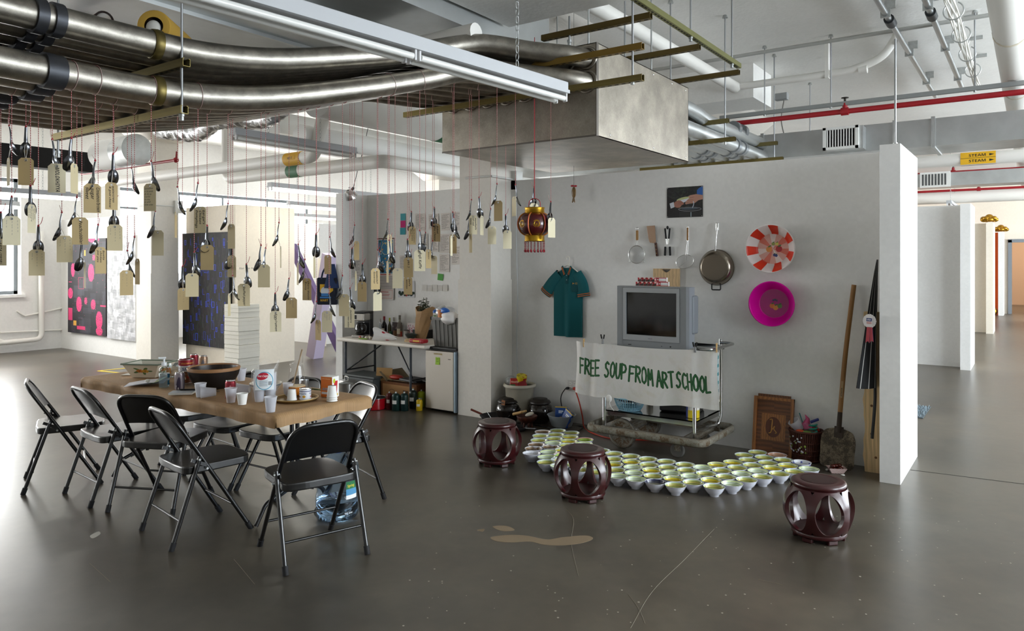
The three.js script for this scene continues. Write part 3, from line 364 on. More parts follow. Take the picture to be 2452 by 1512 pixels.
// overhead services behind the spoons
{ const wp = (pts, r, label, mat = MAT.pvc, fil = 0.12) => { const o = T('insulated_pipe', label, 'pipe'); P(o, 'tube', PATH(pts, r, 14, fil, 8), mat); return o; };
  const hA = 2.86, a0 = ph(300, 432, hA), a1 = ph(735, 372, hA); const A = wp([[a0.x - 1.5, hA, a0.z], [a1.x, hA, a0.z], [a1.x + 0.2, hA + 0.6, a0.z]], 0.075, 'cream insulated pipe with yellow band above the blue canvas'); const lx = ph(690, 378, hA).x; P(A, 'band_label', CY(0.078, 0.078, 0.3, lx, hA, a0.z, 18, 0, 0, PI / 2), M(0xd9a62a, 0.6));
  P(A, 'print', B(0.16, 0.045, 0.001, lx, hA, a0.z + 0.079), printed(canvasTex(128, 36, (g) => { g.fillStyle = '#d9a62a'; g.fillRect(0, 0, 128, 36); g.fillStyle = '#2a2410'; g.font = 'bold 30px sans-serif'; g.fillText('WEST', 22, 29); })));
  const hB = 2.80, b0 = ph(545, 428, hB), b1 = ph(932, 388, hB); const Bp = wp([[b0.x, 3.6, b0.z], [b0.x, hB, b0.z], [b1.x, hB, b0.z], [b1.x, hB, b0.z - 6]], 0.08, 'cream insulated pipe turning a corner under the slab, green band'); P(Bp, 'band_label', CY(0.083, 0.083, 0.22, ph(725, 412, hB).x, hB, b0.z, 18, 0, 0, PI / 2), M(0x4e7a5c, 0.6));
  const big = T('insulated_duct', 'large round white insulated duct with green end band', 'duct'), c0 = at(850, 285, 8.0), c1 = at(1075, 292, 6.9); P(big, 'duct', ROD([-6.3, 3.45, -5.2], [-6.3, 3.45, -9.2], 0.25, 28), MAT.white); P(big, 'end_band', tf(new THREE.CylinderGeometry(0.254, 0.254, 0.3, 28, 1, true), -6.3, 3.45, -7.25, PI / 2), M(0x1f6b45, 0.6));
  const big2 = T('insulated_duct', 'second white insulated duct below the green banded one', 'duct'); P(big2, 'duct', ROD([-6.85, 3.1, -5.4], [-6.85, 3.1, -12], 0.12, 24), MAT.white);
  const soff = T('ceiling_duct', 'white flat duct crossing over the kitchen partition', 'duct'); P(soff, 'duct', [bx(-8.2, -7.2, 3.15, 3.4, -12, -5.4)], MAT.white); P(soff, 'label', [B(0.3, 0.004, 0.06, -7.5, 3.147, -6.6)], M(0xe2a818, 0.6));
  // crinkled foil duct
  const fd = T('foil_duct', 'crinkled silver foil duct sagging behind the steel pipes', 'duct'); { const s0 = seed; seed = 31; P(fd, 'duct', warp(TU([[-6.1, 3.2, -4.6], [-6.6, 3.15, -4.75], [-7.2, 3.18, -4.6], [-7.8, 3.12, -4.7], [-8.4, 3.2, -4.6]], 0.1, 90, 22), (v, i) => { v.y += rr(-0.012, 0.012); v.z += rr(-0.012, 0.012); }), M(0xd9dadc, 0.3, 1)); P(fd, 'end_plug', SPH(0.1, -6.1, 3.2, -4.6, 0.4, 1, 1), MAT.galv); seed = s0; }
  const bd = T('black_duct', 'flat black duct running to the window bay', 'duct'), bp0 = ph(222, 400, 3.0); P(bd, 'duct', bx(bp0.x - 0.25, bp0.x, 2.92, 3.2, bp0.z, bp0.z + 5), M(0x111112, 0.8));
  const gd = T('round_duct', 'short white round duct with metal cuff over the window bay', 'duct'); const gp = ph(290, 365, 3.1); P(gd, 'duct', ROD([gp.x - 0.5, 3.1, gp.z], [gp.x + 0.05, 3.1, gp.z], 0.2, 24), MAT.white); P(gd, 'hanger', ROD([gp.x - 0.2, 3.28, gp.z], [gp.x - 0.2, CH, gp.z], 0.008), MAT.galv); P(gd, 'cuff', ROD([gp.x + 0.05, 3.1, gp.z], [gp.x + 0.42, 3.1, gp.z], 0.205, 24), MAT.galv);
  const rs = T('sprinkler_pipe', 'short red sprinkler branch over the gallery column', 'sprinkler pipe'), r0 = ph(275, 405, 2.95), r1 = ph(383, 379, 2.95); P(rs, 'tube', ROD([r0.x - 1, 2.95, r0.z], [r1.x, 2.95, r0.z], 0.02), MAT.red); P(rs, 'hanger', ROD([r1.x - 0.5, 2.96, r0.z], [r1.x - 0.5, CH, r0.z], 0.006), MAT.galv); P(rs, 'sprinkler_head', [SPH(0.035, r1.x, 2.95, r0.z), ROD([r1.x, 2.95, r0.z], [r1.x + 0.02, 3.06, r0.z], 0.012)], MAT.red);
  // dark ducts and insulated ends above the pipes
  const dd = T('sheet_duct', 'dark galvanised duct slanting under the slab above the pipes', 'duct'), dm = MAT.galv; P(dd, 'duct', [B(0.55, 0.4, 3.0, -5.3, 3.75, -1.2, 0, 0.5, 0), B(0.6, 0.35, 1.6, -6.9, 3.85, -2.0, 0, -0.9, 0)], dm); for (const k of [-0.6, 0.3]) P(dd, 'seam_flange', B(0.58, 0.43, 0.03, -5.3 + Math.sin(0.5) * k, 3.75, -1.2 + Math.cos(0.5) * k, 0, 0.5, 0), dm);
  const yi = T('insulated_pipe_end', 'yellow foam insulated pipe stub stuffed with white wool', 'pipe'), yp = at(368, 62, 5.0); yi.position.copy(yp); yi.rotation.y = faceCam(yp) - 0.35; P(yi, 'insulation', tf(LA([[0.062, 0], [0.105, 0], [0.112, -0.01], [0.112, -0.5], [0.062, -0.5]], 26), 0, 0, 0, PI / 2, 0, 0), M(0xc9a043, 0.85)); P(yi, 'core_pipe', CY(0.062, 0.062, 0.48, 0, 0, -0.255, 22, PI / 2, 0, 0, true), M(0x38231a, 0.8)); P(yi, 'wool_plug', SPH(0.05, -0.008, -0.01, -0.02, 1, 1.1, 0.7), M(0xd9d6cf, 0.95));
  const bi = T('capped_pipe', 'rusty brown pipe stub with white plug above the pipes', 'pipe'), bp = at(250, 48, 5.2); bi.position.copy(bp); bi.rotation.y = faceCam(bp) + 0.3; P(bi, 'stub', CY(0.065, 0.065, 0.5, 0, 0, -0.25, 20, PI / 2, 0, 0, true), M(0x4a2a20, 0.8)); P(bi, 'plug', SPH(0.052, 0, 0, -0.01, 1, 1, 0.5), M(0xcfccc8, 0.9));
  const up = (x, z, label) => runPipe('insulated_main', [x, 3.95, 1], [x, 3.95, -3.9], 0.09, MAT.pvc, label);
  up(-3.4, 0, 'white main under the slab above the unlit strip light'); runPipe('sprinkler_pipe', [-3.0, 3.8, 0], [-3.0, 3.8, -4.2], 0.03, MAT.red, 'dark red sprinkler pipe above the unlit strip light', 'sprinkler pipe');
  runPipe('insulated_main', [-7.5, 3.36, -4.3], [-3.4, 3.36, -4.3], 0.075, MAT.pvc, 'white main crossing behind the unlit strip light');
  { const pd = T('added_dark_duct', 'added wide galvanised duct that darkens the slab above the bent pipes', 'duct'); P(pd, 'duct', boxUV(bx(-6.6, -3.65, 3.5, 3.98, -5.7, -2.3), 0.5), MAT.galv); for (const x of [-4.3, -5.1, -5.9]) P(pd, 'seam_flange', bx(x - 0.02, x + 0.02, 3.47, 4.0, -5.72, -2.28), MAT.galv); for (const x of [-3.9, -6.3]) P(pd, 'hanger', ROD([x, 3.98, -4], [x, CH, -4], 0.01), MAT.galv); }  // duct added so its dim underside darkens the slab over the pipes
  const cl = T('clamp_lamp', 'silver clamp work lamp gripping the kitchen partition', 'lamp', pz(838, 468, -6.3), 0); P(cl, 'reflector', tf(LA([[0.012, 0.07], [0.03, 0.065], [0.06, 0.03], [0.085, -0.02], [0.09, -0.02], [0.064, 0.034], [0.03, 0.072], [0.012, 0.076]], 26), 0, 0, 0, 0.7, 0, -0.25), M(0xcfcfcf, 0.22, 1)); P(cl, 'bulb', SPH(0.028, 0.01, -0.005, 0.02), M(0xf0efe8, 0.3)); P(cl, 'socket', ROD([-0.01, 0.06, -0.04], [-0.045, 0.1, -0.09], 0.018), MAT.dark); P(cl, 'clamp', [RB(0.03, 0.02, 0.1, -0.05, 0.07, -0.08, 0.004), RB(0.03, 0.02, 0.1, -0.05, 0.1, -0.08, 0.004)], MAT.chrome); P(cl, 'cord', TU([[-0.04, 0.1, -0.09], [0.0, 0.3, -0.12], [0.14, 0.6, -0.1], [0.3, 1.1, -0.1]], 0.004, 24, 5), MAT.dark);
}
// ---------------------------------------------------------------- folding chairs
const chairBlack = M(0x0c0d10, 0.32, 0.0, { clearcoat: 0.6, clearcoatRoughness: 0.2 });
const seatBlack = M(0x0f0f0f, 0.34, 0.0, { clearcoat: 0.8, clearcoatRoughness: 0.24 });
function makeChair() {
  const o = T('folding_chair', '', 'chair');
  const s = 0.0125, fx = 0.215, fz = -0.243, rz = 0.243, top = 0.765, bz = 0.225;
  // front legs run up into the back hoop in one tube
  const atY = (y, sx) => { const f = y / top; return [sx * (fx - 0.012 * f), y, fz + (bz - fz) * f]; };
  P(o, 'back_frame', PATH([atY(0.03, -1), atY(0.5, -1), [-0.19, top, bz + 0.005], [0.19, top, bz + 0.005], atY(0.5, 1), atY(0.03, 1)], s, 10, 0.115, 8), chairBlack);
  for (const sx of [-1, 1]) {
    P(o, 'front_foot', ROD(atY(0.0, sx), atY(0.045, sx), 0.0165, 10), MAT.rubber);
    P(o, 'rear_leg', PATH([[sx * 0.232, 0.03, rz - 0.01], [sx * 0.226, 0.505, 0.075]], s, 10), chairBlack);
    P(o, 'rear_foot', ROD([sx * 0.232, 0, rz], [sx * 0.2315, 0.045, rz - 0.015], 0.0165, 10), MAT.rubber);
    P(o, 'side_link', [B(0.004, 0.02, 0.10, sx * 0.218, 0.468, 0.078, -0.45)], chairBlack);
    P(o, 'pivot_bolt', [CY(0.007, 0.007, 0.03, sx * 0.222, 0.43, 0.037, 8, 0, 0, PI / 2), CY(0.006, 0.006, 0.03, sx * 0.226, 0.49, 0.083, 8, 0, 0, PI / 2)], MAT.galv);
  }
  P(o, 'crossbar', ROD([-0.23, 0.15, rz - 0.058], [0.23, 0.15, rz - 0.058], 0.0075), chairBlack);
  P(o, 'crossbar', ROD(atY(0.17, -1), atY(0.17, 1), 0.0075), chairBlack);
  // back panel, bowed between the tubes
  const pg = new THREE.PlaneGeometry(1, 1, 20, 12); warp(pg, (v) => {
    const u = v.x * 2, f = v.y + 0.5, y = 0.555 + f * 0.2, w = 0.192 * (f > 0.55 ? Math.sqrt(Math.max(0.02, 1 - Math.pow((f - 0.55) / 0.49, 2) * 0.42)) : 1), cut = (1 - f) * (-0.012) * (1 - u * u) * 0;
    v.set(u * w, y - 0.012 * (1 - f) * (1 - u * u) * -1, fz + (bz - fz) * y / top + 0.022 * (1 - u * u) + 0.002); });
  const pg2 = pg.clone(); pg2.translate(0, 0, -0.004); P(o, 'backrest', [pg, pg2], chairBlack);
  // seat pan with turned down rim
  const ss = smoothShape([[-0.185, -0.19], [-0.2, -0.05], [-0.2, 0.1], [-0.192, 0.17], [-0.12, 0.19], [0, 0.192], [0.12, 0.19], [0.192, 0.17], [0.2, 0.1], [0.2, -0.05], [0.185, -0.19], [0.13, -0.225], [0, -0.23], [-0.13, -0.225]], 70);
  const sg = EX(ss, 0.03, 0.008); sg.rotateX(PI / 2); P(o, 'seat', tf(sg, 0, 0.443, -0.03), seatBlack);
  const dish = new THREE.CircleGeometry(0.16, 28); dish.rotateX(-PI / 2); dish.scale(1, 1, 1.05); P(o, 'seat_dish', warp(dish, (v, i) => { v.y = 0.4515 - 0.0005 * 0 ; v.z -= 0.03; }), seatBlack);
  return o;
}
const chair0 = makeChair();
{ const C5 = (rl, rr_) => { const a = ph(...rl), b = ph(...rr_), c = a.clone().add(b).multiplyScalar(0.5), d = b.clone().sub(a), an = Math.atan2(-d.z, d.x); return [c, an]; };
  // from the two rear feet: the chair's origin lies half a chair ahead of them
  const byRear = (rl, rrp) => { const [c, an] = C5(rl, rrp); c.add(V(-Math.sin(an) * 0.243, 0, -Math.cos(an) * 0.243)); c.y = 0; return [c, an]; };
  const list = [
    [...byRear([690, 1378], [875, 1330]), 'black steel folding chair at the table end, backed by the water jug'],
    [...byRear([340, 1272], [408, 1320]), 'black steel folding chair at the table side, next to the table end chair'],
    [...byRear([294, 1219], [440, 1228]), 'black steel folding chair turned askew with its back flat to the aisle side'],
    [...byRear([156, 1184], [213, 1216]), 'black steel folding chair second from the far short end of the paper table'],
    [V(-5.916, 0, -2.5), -0.40, 'black steel folding chair standing alone past the far corner of the paper table'],
    [V(-5.5, 0, -3.36), PI - 0.1, 'black steel folding chair across the table behind the wooden bowl'],
    [V(-4.93, 0, -3.3), PI + 0.1, 'black steel folding chair across the table behind the bag of cups'],
    [V(-4.45, 0, -3.36), PI + 0.04, 'black steel folding chair across the table behind the glass pitcher'],
    [V(-3.96, 0, -3.45), PI - 0.32, 'black steel folding chair turned away at the table corner by the red pot'],
  ];
  list[2][0].z += 0.09; list.forEach(([p, a, l], i) => { const c = i ? copyOf(chair0, p, a, l) : chair0; c.position.copy(p); c.rotation.y = a; c.userData.label = l; c.userData.group = 'black folding chairs around the paper covered table'; }); }
// ---------------------------------------------------------------- the paper covered table
const TY = 0.752;
{ const x0 = -5.98, x1 = -3.60, z0 = -3.40, z1 = -2.67, xc = (x0 + x1) / 2, zc = (z0 + z1) / 2, o = T('folding_table', 'long folding table wrapped in brown kraft paper', 'table', [xc, 0, zc]);
  const hw = (x1 - x0) / 2, hd = (z1 - z0) / 2;
  P(o, 'tabletop', RB(hw * 2 - 0.02, 0.04, hd * 2 - 0.02, 0, 0.725, 0, 0.012), M(0xcfcac0, 0.6));
  for (const s of [-1, 1]) { const lx = s * (hw - 0.3);
    for (const z of [-0.022, 0.022]) P(o, 'leg', ROD([lx, 0.16, z], [lx, 0.71, z], 0.0135, 10), MAT.black);
    P(o, 'leg_foot', [PATH([[lx, 0.2, -0.05], [lx, 0.15, -0.16], [lx, 0.13, -0.22], [lx, 0.012, -0.29]], 0.0135, 10, 0.07), PATH([[lx, 0.2, 0.05], [lx, 0.15, 0.16], [lx, 0.13, 0.22], [lx, 0.012, 0.29]], 0.0135, 10, 0.07), ROD([lx, 0.2, -0.06], [lx, 0.2, 0.06], 0.0135), B(0.004, 0.03, 0.12, lx, 0.165, 0.1, 0.35), B(0.004, 0.03, 0.12, lx, 0.165, -0.1, -0.35)], MAT.black);
    P(o, 'leg_hinge', [ROD([lx, 0.69, -0.25], [lx, 0.69, 0.25], 0.0125), ROD([lx, 0.42, 0], [lx - s * 0.4, 0.7, 0], 0.009)], MAT.black); }
  // paper: a top with a drape that sags over the edge, thick enough to be a sheet
  const s0 = seed; seed = 5; const g = new THREE.PlaneGeometry(1, 1, 96, 40), nz = fbm(64, 5, 3, 77);
  warp(g, (v) => { const U = hw + 0.075, W = hd + 0.085, x = v.x * 2 * U, z = v.y * 2 * W, ox = Math.max(0, Math.abs(x) - hw), oz = Math.max(0, Math.abs(z) - hd), k = nz[(Math.floor((v.x + 0.5) * 62)) + 64 * Math.floor((v.y + 0.5) * 62)] - 0.5;
    let y = TY + 0.004 * k, X = Math.sign(x) * Math.min(Math.abs(x), hw + Math.min(ox, 0.012) * 0.8), Z = Math.sign(z) * Math.min(Math.abs(z), hd + Math.min(oz, 0.012) * 0.8);
    const drop = Math.max(ox, oz); y -= drop * (0.96 + 0.3 * k); if (drop > 0.015) { if (oz > ox) Z += Math.sign(z) * (0.008 + 0.035 * k + 0.006 * Math.sin(x * 23)); else X += Math.sign(x) * (0.008 + 0.035 * k + 0.006 * Math.sin(z * 31)); }
    v.set(X, y, -Z); });
  const pap = [g, g.clone().translate(0, -0.0015, 0)]; seed = s0;
  P(o, 'paper_cover', pap.map((q) => planarUV(q, 'x', 'z', 0, 0, 0.8, 0.8)), MAT.kraft).userData.label = 'brown kraft paper wrapping'; }
// ---------------------------------------------------------------- things on the table
const tt = (px, py) => { const p = ph(px, py, TY + 0.004); return p; };
const canTop = M(0xd6d6d8, 0.25, 1);
function sodaCan(p, c1, label, art) {
  const o = T('soda_can', label, 'can', p); P(o, 'can_body', LA([[0.0, 0.0], [0.024, 0], [0.033, 0.008], [0.033, 0.105], [0.0275, 0.117]], 24), art ? printed(art, 0.3, { metalness: 0.5 }) : M(c1, 0.3, 0.5)); P(o, 'can_lid', LA([[0.0275, 0.117], [0.0285, 0.121], [0.026, 0.122], [0.025, 0.118], [0, 0.118]], 24), canTop); P(o, 'pull_tab', RB(0.012, 0.002, 0.022, 0, 0.12, 0.005, 0.001), canTop); return o;
}
const canArt = (bg, fg, txt) => canvasTex(256, 128, (g) => { g.fillStyle = bg; g.fillRect(0, 0, 256, 128); g.fillStyle = fg; for (let i = 0; i < 4; i++) { g.beginPath(); g.ellipse(30 + i * 64, 64, 18, 30, 0.5, 0, 7); g.fill(); } g.fillStyle = '#eee'; g.font = 'italic bold 26px serif'; for (let i = 0; i < 3; i++) g.fillText(txt, 4 + i * 86, 74); });
const redCan = canArt('#9c2f3c', '#d98a90', '');
const silverCan = canArt('#9a8f95', '#4a3f55', 'La');
sodaCan(tt(430, 934), 0, 'silver and dark printed soda can by the hand sanitiser', silverCan);
sodaCan(tt(552, 956), 0, 'pink red soda can behind the half full juice cup', redCan);
sodaCan(tt(465, 884), 0, 'pink red soda can behind the tall coffee tin', redCan);
sodaCan(tt(487, 888), 0, 'brown and silver soda can behind the wooden bowl', canArt('#a88a72', '#7d7d88', ''));
function cup(p, label, rt, rb, h, mat, fill, name = 'plastic_cup', tilt) {
  const o = T(name, label, 'cup', p), w = 0.0012; P(o, 'cup_wall', LA([[0, 0.002], [rb - w, 0.003], [rb, 0], [rt, h], [rt + 0.0025, h + 0.001], [rt + 0.002, h + 0.004], [rt - w, h + 0.002], [rb - w, 0.004]], 24), mat);
  if (fill) P(o, 'drink', CY(rb + (rt - rb) * fill - 0.0025, rb - 0.002, h * fill, 0, h * fill / 2 + 0.004, 0, 22), M(0xd87f1e, 0.25)); return o;
}
const whiteCup = M(0xf4f3ef, 0.6);
cup(tt(480, 951), 'empty frosted plastic cup in front of the wooden bowl', 0.036, 0.025, 0.087, MAT.frost);
cup(tt(553, 964), 'frosted plastic cup half full of orange juice', 0.036, 0.025, 0.087, MAT.frost, 0.42);
cup(tt(578, 912), 'empty frosted plastic cup behind the wooden bowl', 0.036, 0.025, 0.087, MAT.frost);
cup(tt(648, 987), 'empty frosted plastic cup near the table corner', 0.036, 0.025, 0.087, MAT.frost);
cup(tt(690, 950), 'empty frosted plastic cup tucked behind the pitcher', 0.034, 0.025, 0.085, MAT.frost);
cup(tt(580, 969), 'small white paper cup beside the juice cup', 0.0335, 0.024, 0.066, whiteCup, 0, 'paper_cup');
{ const c = cup(tt(699, 962), 'upturned white paper cup on the round tray', 0.030, 0.024, 0.064, whiteCup, 0, 'paper_cup'); c.rotation.x = PI; c.position.y += 0.078; }
for (let i = 0; i < 3; i++) { const c = cup(tt(795, 960), ['upturned white paper cup at the bottom of the stack', 'upturned white paper cup in the middle of the stack', 'upturned white paper cup on top of the stack'][i], 0.0325, 0.024, 0.068, whiteCup, 0, 'paper_cup'); c.rotation.x = PI; c.position.y += 0.07 + i * 0.013; }
{ const c = cup(tt(511, 951), 'frosted plastic cup lying on its side by the notebook', 0.036, 0.025, 0.087, MAT.frost); c.rotation.z = PI / 2; c.rotation.y = 0.9; c.position.y += 0.036; c.position.x += 0.03; }
{ const c = cup(tt(598, 945), 'frosted plastic cup lying on its side behind the bag of cups', 0.036, 0.025, 0.087, MAT.frost); c.rotation.z = PI / 2; c.rotation.y = 0.6; c.position.y += 0.036; }
// wooden bowl
{ const o = T('wooden_bowl', 'large dark turned wooden bowl with pale worn rim', 'bowl', tt(512, 928)); P(o, 'bowl_wall', LA([[0, 0], [0.1, 0.0], [0.135, 0.03], [0.165, 0.09], [0.174, 0.125]], 48), M(0x17120f, 0.5)); P(o, 'rim', LA([[0.172, 0.118], [0.178, 0.142], [0.17, 0.149], [0.158, 0.145], [0.155, 0.135]], 48), M(0x9a7048, 0.6)); P(o, 'bowl_inside', LA([[0.156, 0.14], [0.145, 0.09], [0.118, 0.04], [0.08, 0.015], [0, 0.012]], 48), M(0x2a1c16, 0.35)); }
// floral square bowl, tapered
{ const o = T('square_bowl', 'floral enamel square bowl with green rim', 'bowl', tt(358, 901), 0.5); const sq = (b, t, h, y0, w) => { const g = new THREE.CylinderGeometry(t * 1.414, b * 1.414, h, 4, 4, true, PI / 4); g.translate(0, y0 + h / 2, 0); g.scale(1.25, 1, 1); return g.toNonIndexed(); };
  const fl = canvasTex(512, 128, (g) => { g.fillStyle = '#e8ddc8'; g.fillRect(0, 0, 512, 128); for (let i = 0; i < 4; i++) { const x = 64 + i * 128; g.fillStyle = '#5f7d4a'; for (const a of [0, 1.3, 2.6, 4, 5.2]) { g.beginPath(); g.ellipse(x + 30 * Math.cos(a), 64 + 22 * Math.sin(a), 16, 7, a, 0, 7); g.fill(); } for (const [dx, c] of [[-10, '#c8752c'], [14, '#d9a13a']]) { g.fillStyle = c; for (let k = 0; k < 6; k++) { g.beginPath(); g.ellipse(x + dx + 9 * Math.cos(k), 64 + 9 * Math.sin(k), 8, 6, k, 0, 7); g.fill(); } g.fillStyle = '#7b3d1c'; g.beginPath(); g.arc(x + dx, 64, 4, 0, 7); g.fill(); } } });
  const g = sq(0.075, 0.118, 0.105, 0); g.computeVertexNormals(); P(o, 'bowl_wall', g, printed(fl, 0.4)); const g2 = sq(0.073, 0.114, 0.1, 0.005); g2.computeVertexNormals(); P(o, 'bowl_inside', g2, M(0xd8d4c6, 0.4)); P(o, 'bowl_floor', B(0.18, 0.006, 0.145, 0, 0.004, 0), M(0xd8d4c6, 0.4));
  const R = 0.12; P(o, 'rim', [B(R * 2.5 + 0.01, 0.01, 0.014, 0, 0.106, R), B(R * 2.5 + 0.01, 0.01, 0.014, 0, 0.106, -R), B(0.014, 0.01, R * 2, R * 1.25, 0.106, 0), B(0.014, 0.01, R * 2, -R * 1.25, 0.106, 0)], M(0x6c7a68, 0.4)); }
// sanitiser bottle with pump
{ const o = T('sanitizer_bottle', 'clear hand sanitizer pump bottle with blue labels', 'bottle', tt(393, 928), -0.5); const bm = MAT.clear; P(o, 'bottle', LA([[0, 0], [0.032, 0], [0.036, 0.006], [0.036, 0.115], [0.03, 0.135], [0.014, 0.148], [0.014, 0.156]], 24), bm); P(o, 'gel', LA([[0, 0.003], [0.033, 0.004], [0.034, 0.1], [0, 0.1]], 22), M(0xe6f1f6, 0.1, 0, { transmission: 0.85, thickness: 0 })); P(o, 'pump', [CY(0.017, 0.017, 0.022, 0, 0.165, 0, 16), CY(0.006, 0.006, 0.03, 0, 0.19, 0, 10), RB(0.02, 0.012, 0.05, 0, 0.208, 0.012, 0.004)], M(0xeef2f4, 0.4)); P(o, 'label', tf(new THREE.CylinderGeometry(0.0365, 0.0365, 0.075, 16, 1, true, 2.2, 1.3), 0, 0.058, 0), printed(canvasTex(96, 96, (g) => { g.fillStyle = '#1f6f9c'; g.fillRect(0, 0, 96, 96); g.fillStyle = '#c9e4f2'; g.fillRect(0, 34, 96, 22); g.fillStyle = '#e8b33a'; g.beginPath(); g.arc(46, 74, 12, 0, 7); g.fill(); }))); }
// tall coffee tin
{ const o = T('coffee_tin', 'tall ribbed tin with dark red band and brown picture', 'tin', tt(445, 917)); const art = canvasTex(512, 256, (g) => { g.fillStyle = '#7b4a2e'; g.fillRect(0, 0, 512, 256); g.fillStyle = '#8a1826'; g.fillRect(0, 0, 512, 64); g.fillStyle = '#e0b04a'; g.font = 'bold 22px serif'; for (const x of [30, 290]) g.fillText('ITALIAN PEELED', x, 46); g.fillStyle = '#b9b6b6'; g.fillRect(0, 64, 512, 66); g.fillStyle = '#2d3a78'; g.font = 'bold 44px serif'; for (const x of [40, 300]) g.fillText('SANMAR', x, 116); for (let i = 0; i < 22; i++) { g.fillStyle = ['#a03a2c', '#d8c6b8', '#5a2a1c', '#c25a3a'][i % 4]; g.beginPath(); g.ellipse((i * 71) % 512, 160 + (i * 37) % 80, 22, 12, i, 0, 7); g.fill(); } });
  const pts = []; for (let i = 0; i <= 40; i++) { const y = 0.004 + i / 40 * 0.167; pts.push([0.05 + (y > 0.06 && y < 0.13 ? 0.0013 * Math.sin(y * 520) : 0), y]); } P(o, 'tin_wall', LA(pts, 36), printed(art, 0.35, { metalness: 0.35 })); P(o, 'rim', [tf(new THREE.TorusGeometry(0.05, 0.0025, 6, 36), 0, 0.172, 0, PI / 2), tf(new THREE.TorusGeometry(0.05, 0.0025, 6, 36), 0, 0.003, 0, PI / 2)], canTop); P(o, 'tin_floor', CY(0.048, 0.048, 0.002, 0, 0.01, 0, 30), canTop); }
{ const o = T('clear_tub', 'clear plastic tub with orange sticker behind the tin', 'tub', tt(415, 903)); P(o, 'tub', LA([[0, 0.002], [0.045, 0.002], [0.055, 0.1], [0.058, 0.1], [0.047, 0], [0, 0]], 28), MAT.clear); P(o, 'sticker', tf(new THREE.CylinderGeometry(0.0535, 0.05, 0.045, 12, 1, true, -0.2, 0.9), 0, 0.055, 0), M(0xd98a2b, 0.6)); P(o, 'contents', SPH(0.03, 0, 0.03, 0, 1.1, 0.7, 1.1), M(0xd8b99a, 0.8)); }
one('takeout_cover', 'clear plastic cover lying before the tall tin', 'cover', [LA([[0, 0.004], [0.048, 0.004], [0.055, 0.012], [0.058, 0.012], [0.056, 0], [0, 0]], 28)], MAT.clear, tt(455, 922));
// papers, magazine, notebook
{ const o = T('magazine', 'folded magazine with blue and green cover near the square bowl', 'magazine', tt(350, 921), 0.9); const pg = (w, d, lift, sgn) => warp(new THREE.PlaneGeometry(w, d, 12, 6), (v) => { const u = v.x / w + 0.5; v.set(v.x, 0.003 + lift * Math.sin(u * PI * 0.8) + (sgn > 0 ? u * 0.01 : 0), -v.y); }); P(o, 'back_pages', [pg(0.26, 0.2, 0.008, 1), pg(0.25, 0.19, 0.014, 1)], M(0xe3e3ea, 0.7)); P(o, 'cover', warp(new THREE.PlaneGeometry(0.2, 0.2, 12, 6), (v) => { const u = v.x / 0.2 + 0.5; v.set(0.07 + v.x * 0.8, 0.012 + 0.05 * u * u, -v.y); }), printed(canvasTex(128, 128, (g) => { g.fillStyle = '#2b3168'; g.fillRect(0, 0, 128, 128); g.fillStyle = '#7f9a5a'; g.beginPath(); g.moveTo(30, 128); g.lineTo(60, 40); g.lineTo(128, 60); g.lineTo(128, 128); g.fill(); }), 0.4)); P(o, 'crumpled_scrap', SPH(0.018, 0.02, 0.035, 0.06, 1, 0.7, 1, 7, 5), MAT.paper); }
one('paper_sheet', 'sheet of paper lying at the far corner of the paper table', 'paper', B(0.14, 0.0015, 0.1, 0, 0.001, 0), MAT.paper, tt(318, 897), [0, 0.6, 0]);
one('brown_eraser', 'small dark brown scrap beside the floral bowl', 'scrap', RB(0.03, 0.012, 0.02, 0, 0.006, 0, 0.004), M(0x3a2a1c, 0.7), tt(323, 902), [0, 0.5, 0]);
{ const o = T('notebook', 'white notebook lying in front of the silver soda can', 'notebook', tt(437, 943), 0.75); P(o, 'pages', B(0.15, 0.012, 0.1, 0, 0.006, 0), M(0xeeebe2, 0.8)); P(o, 'cover', B(0.152, 0.0015, 0.102, 0, 0.0128, 0), M(0xb9bcc0, 0.5)); }
one('marker_pen', 'black marker pen lying on the white notebook', 'pen', [CY(0.006, 0.006, 0.1, 0, 0, 0, 10, 0, 0, PI / 2), CY(0.0065, 0.0065, 0.035, 0.05, 0, 0, 10, 0, 0, PI / 2)], MAT.black, tt(450, 941).add(V(0, 0.021, 0)), [0, 0.7, 0]);
one('spoon_rest', 'thin dark wooden stick lying beside the wooden bowl', 'stick', ROD([-0.06, 0.004, 0], [0.06, 0.004, 0], 0.003), M(0x5a4634, 0.7), tt(508, 938), [0, 0.3, 0]);
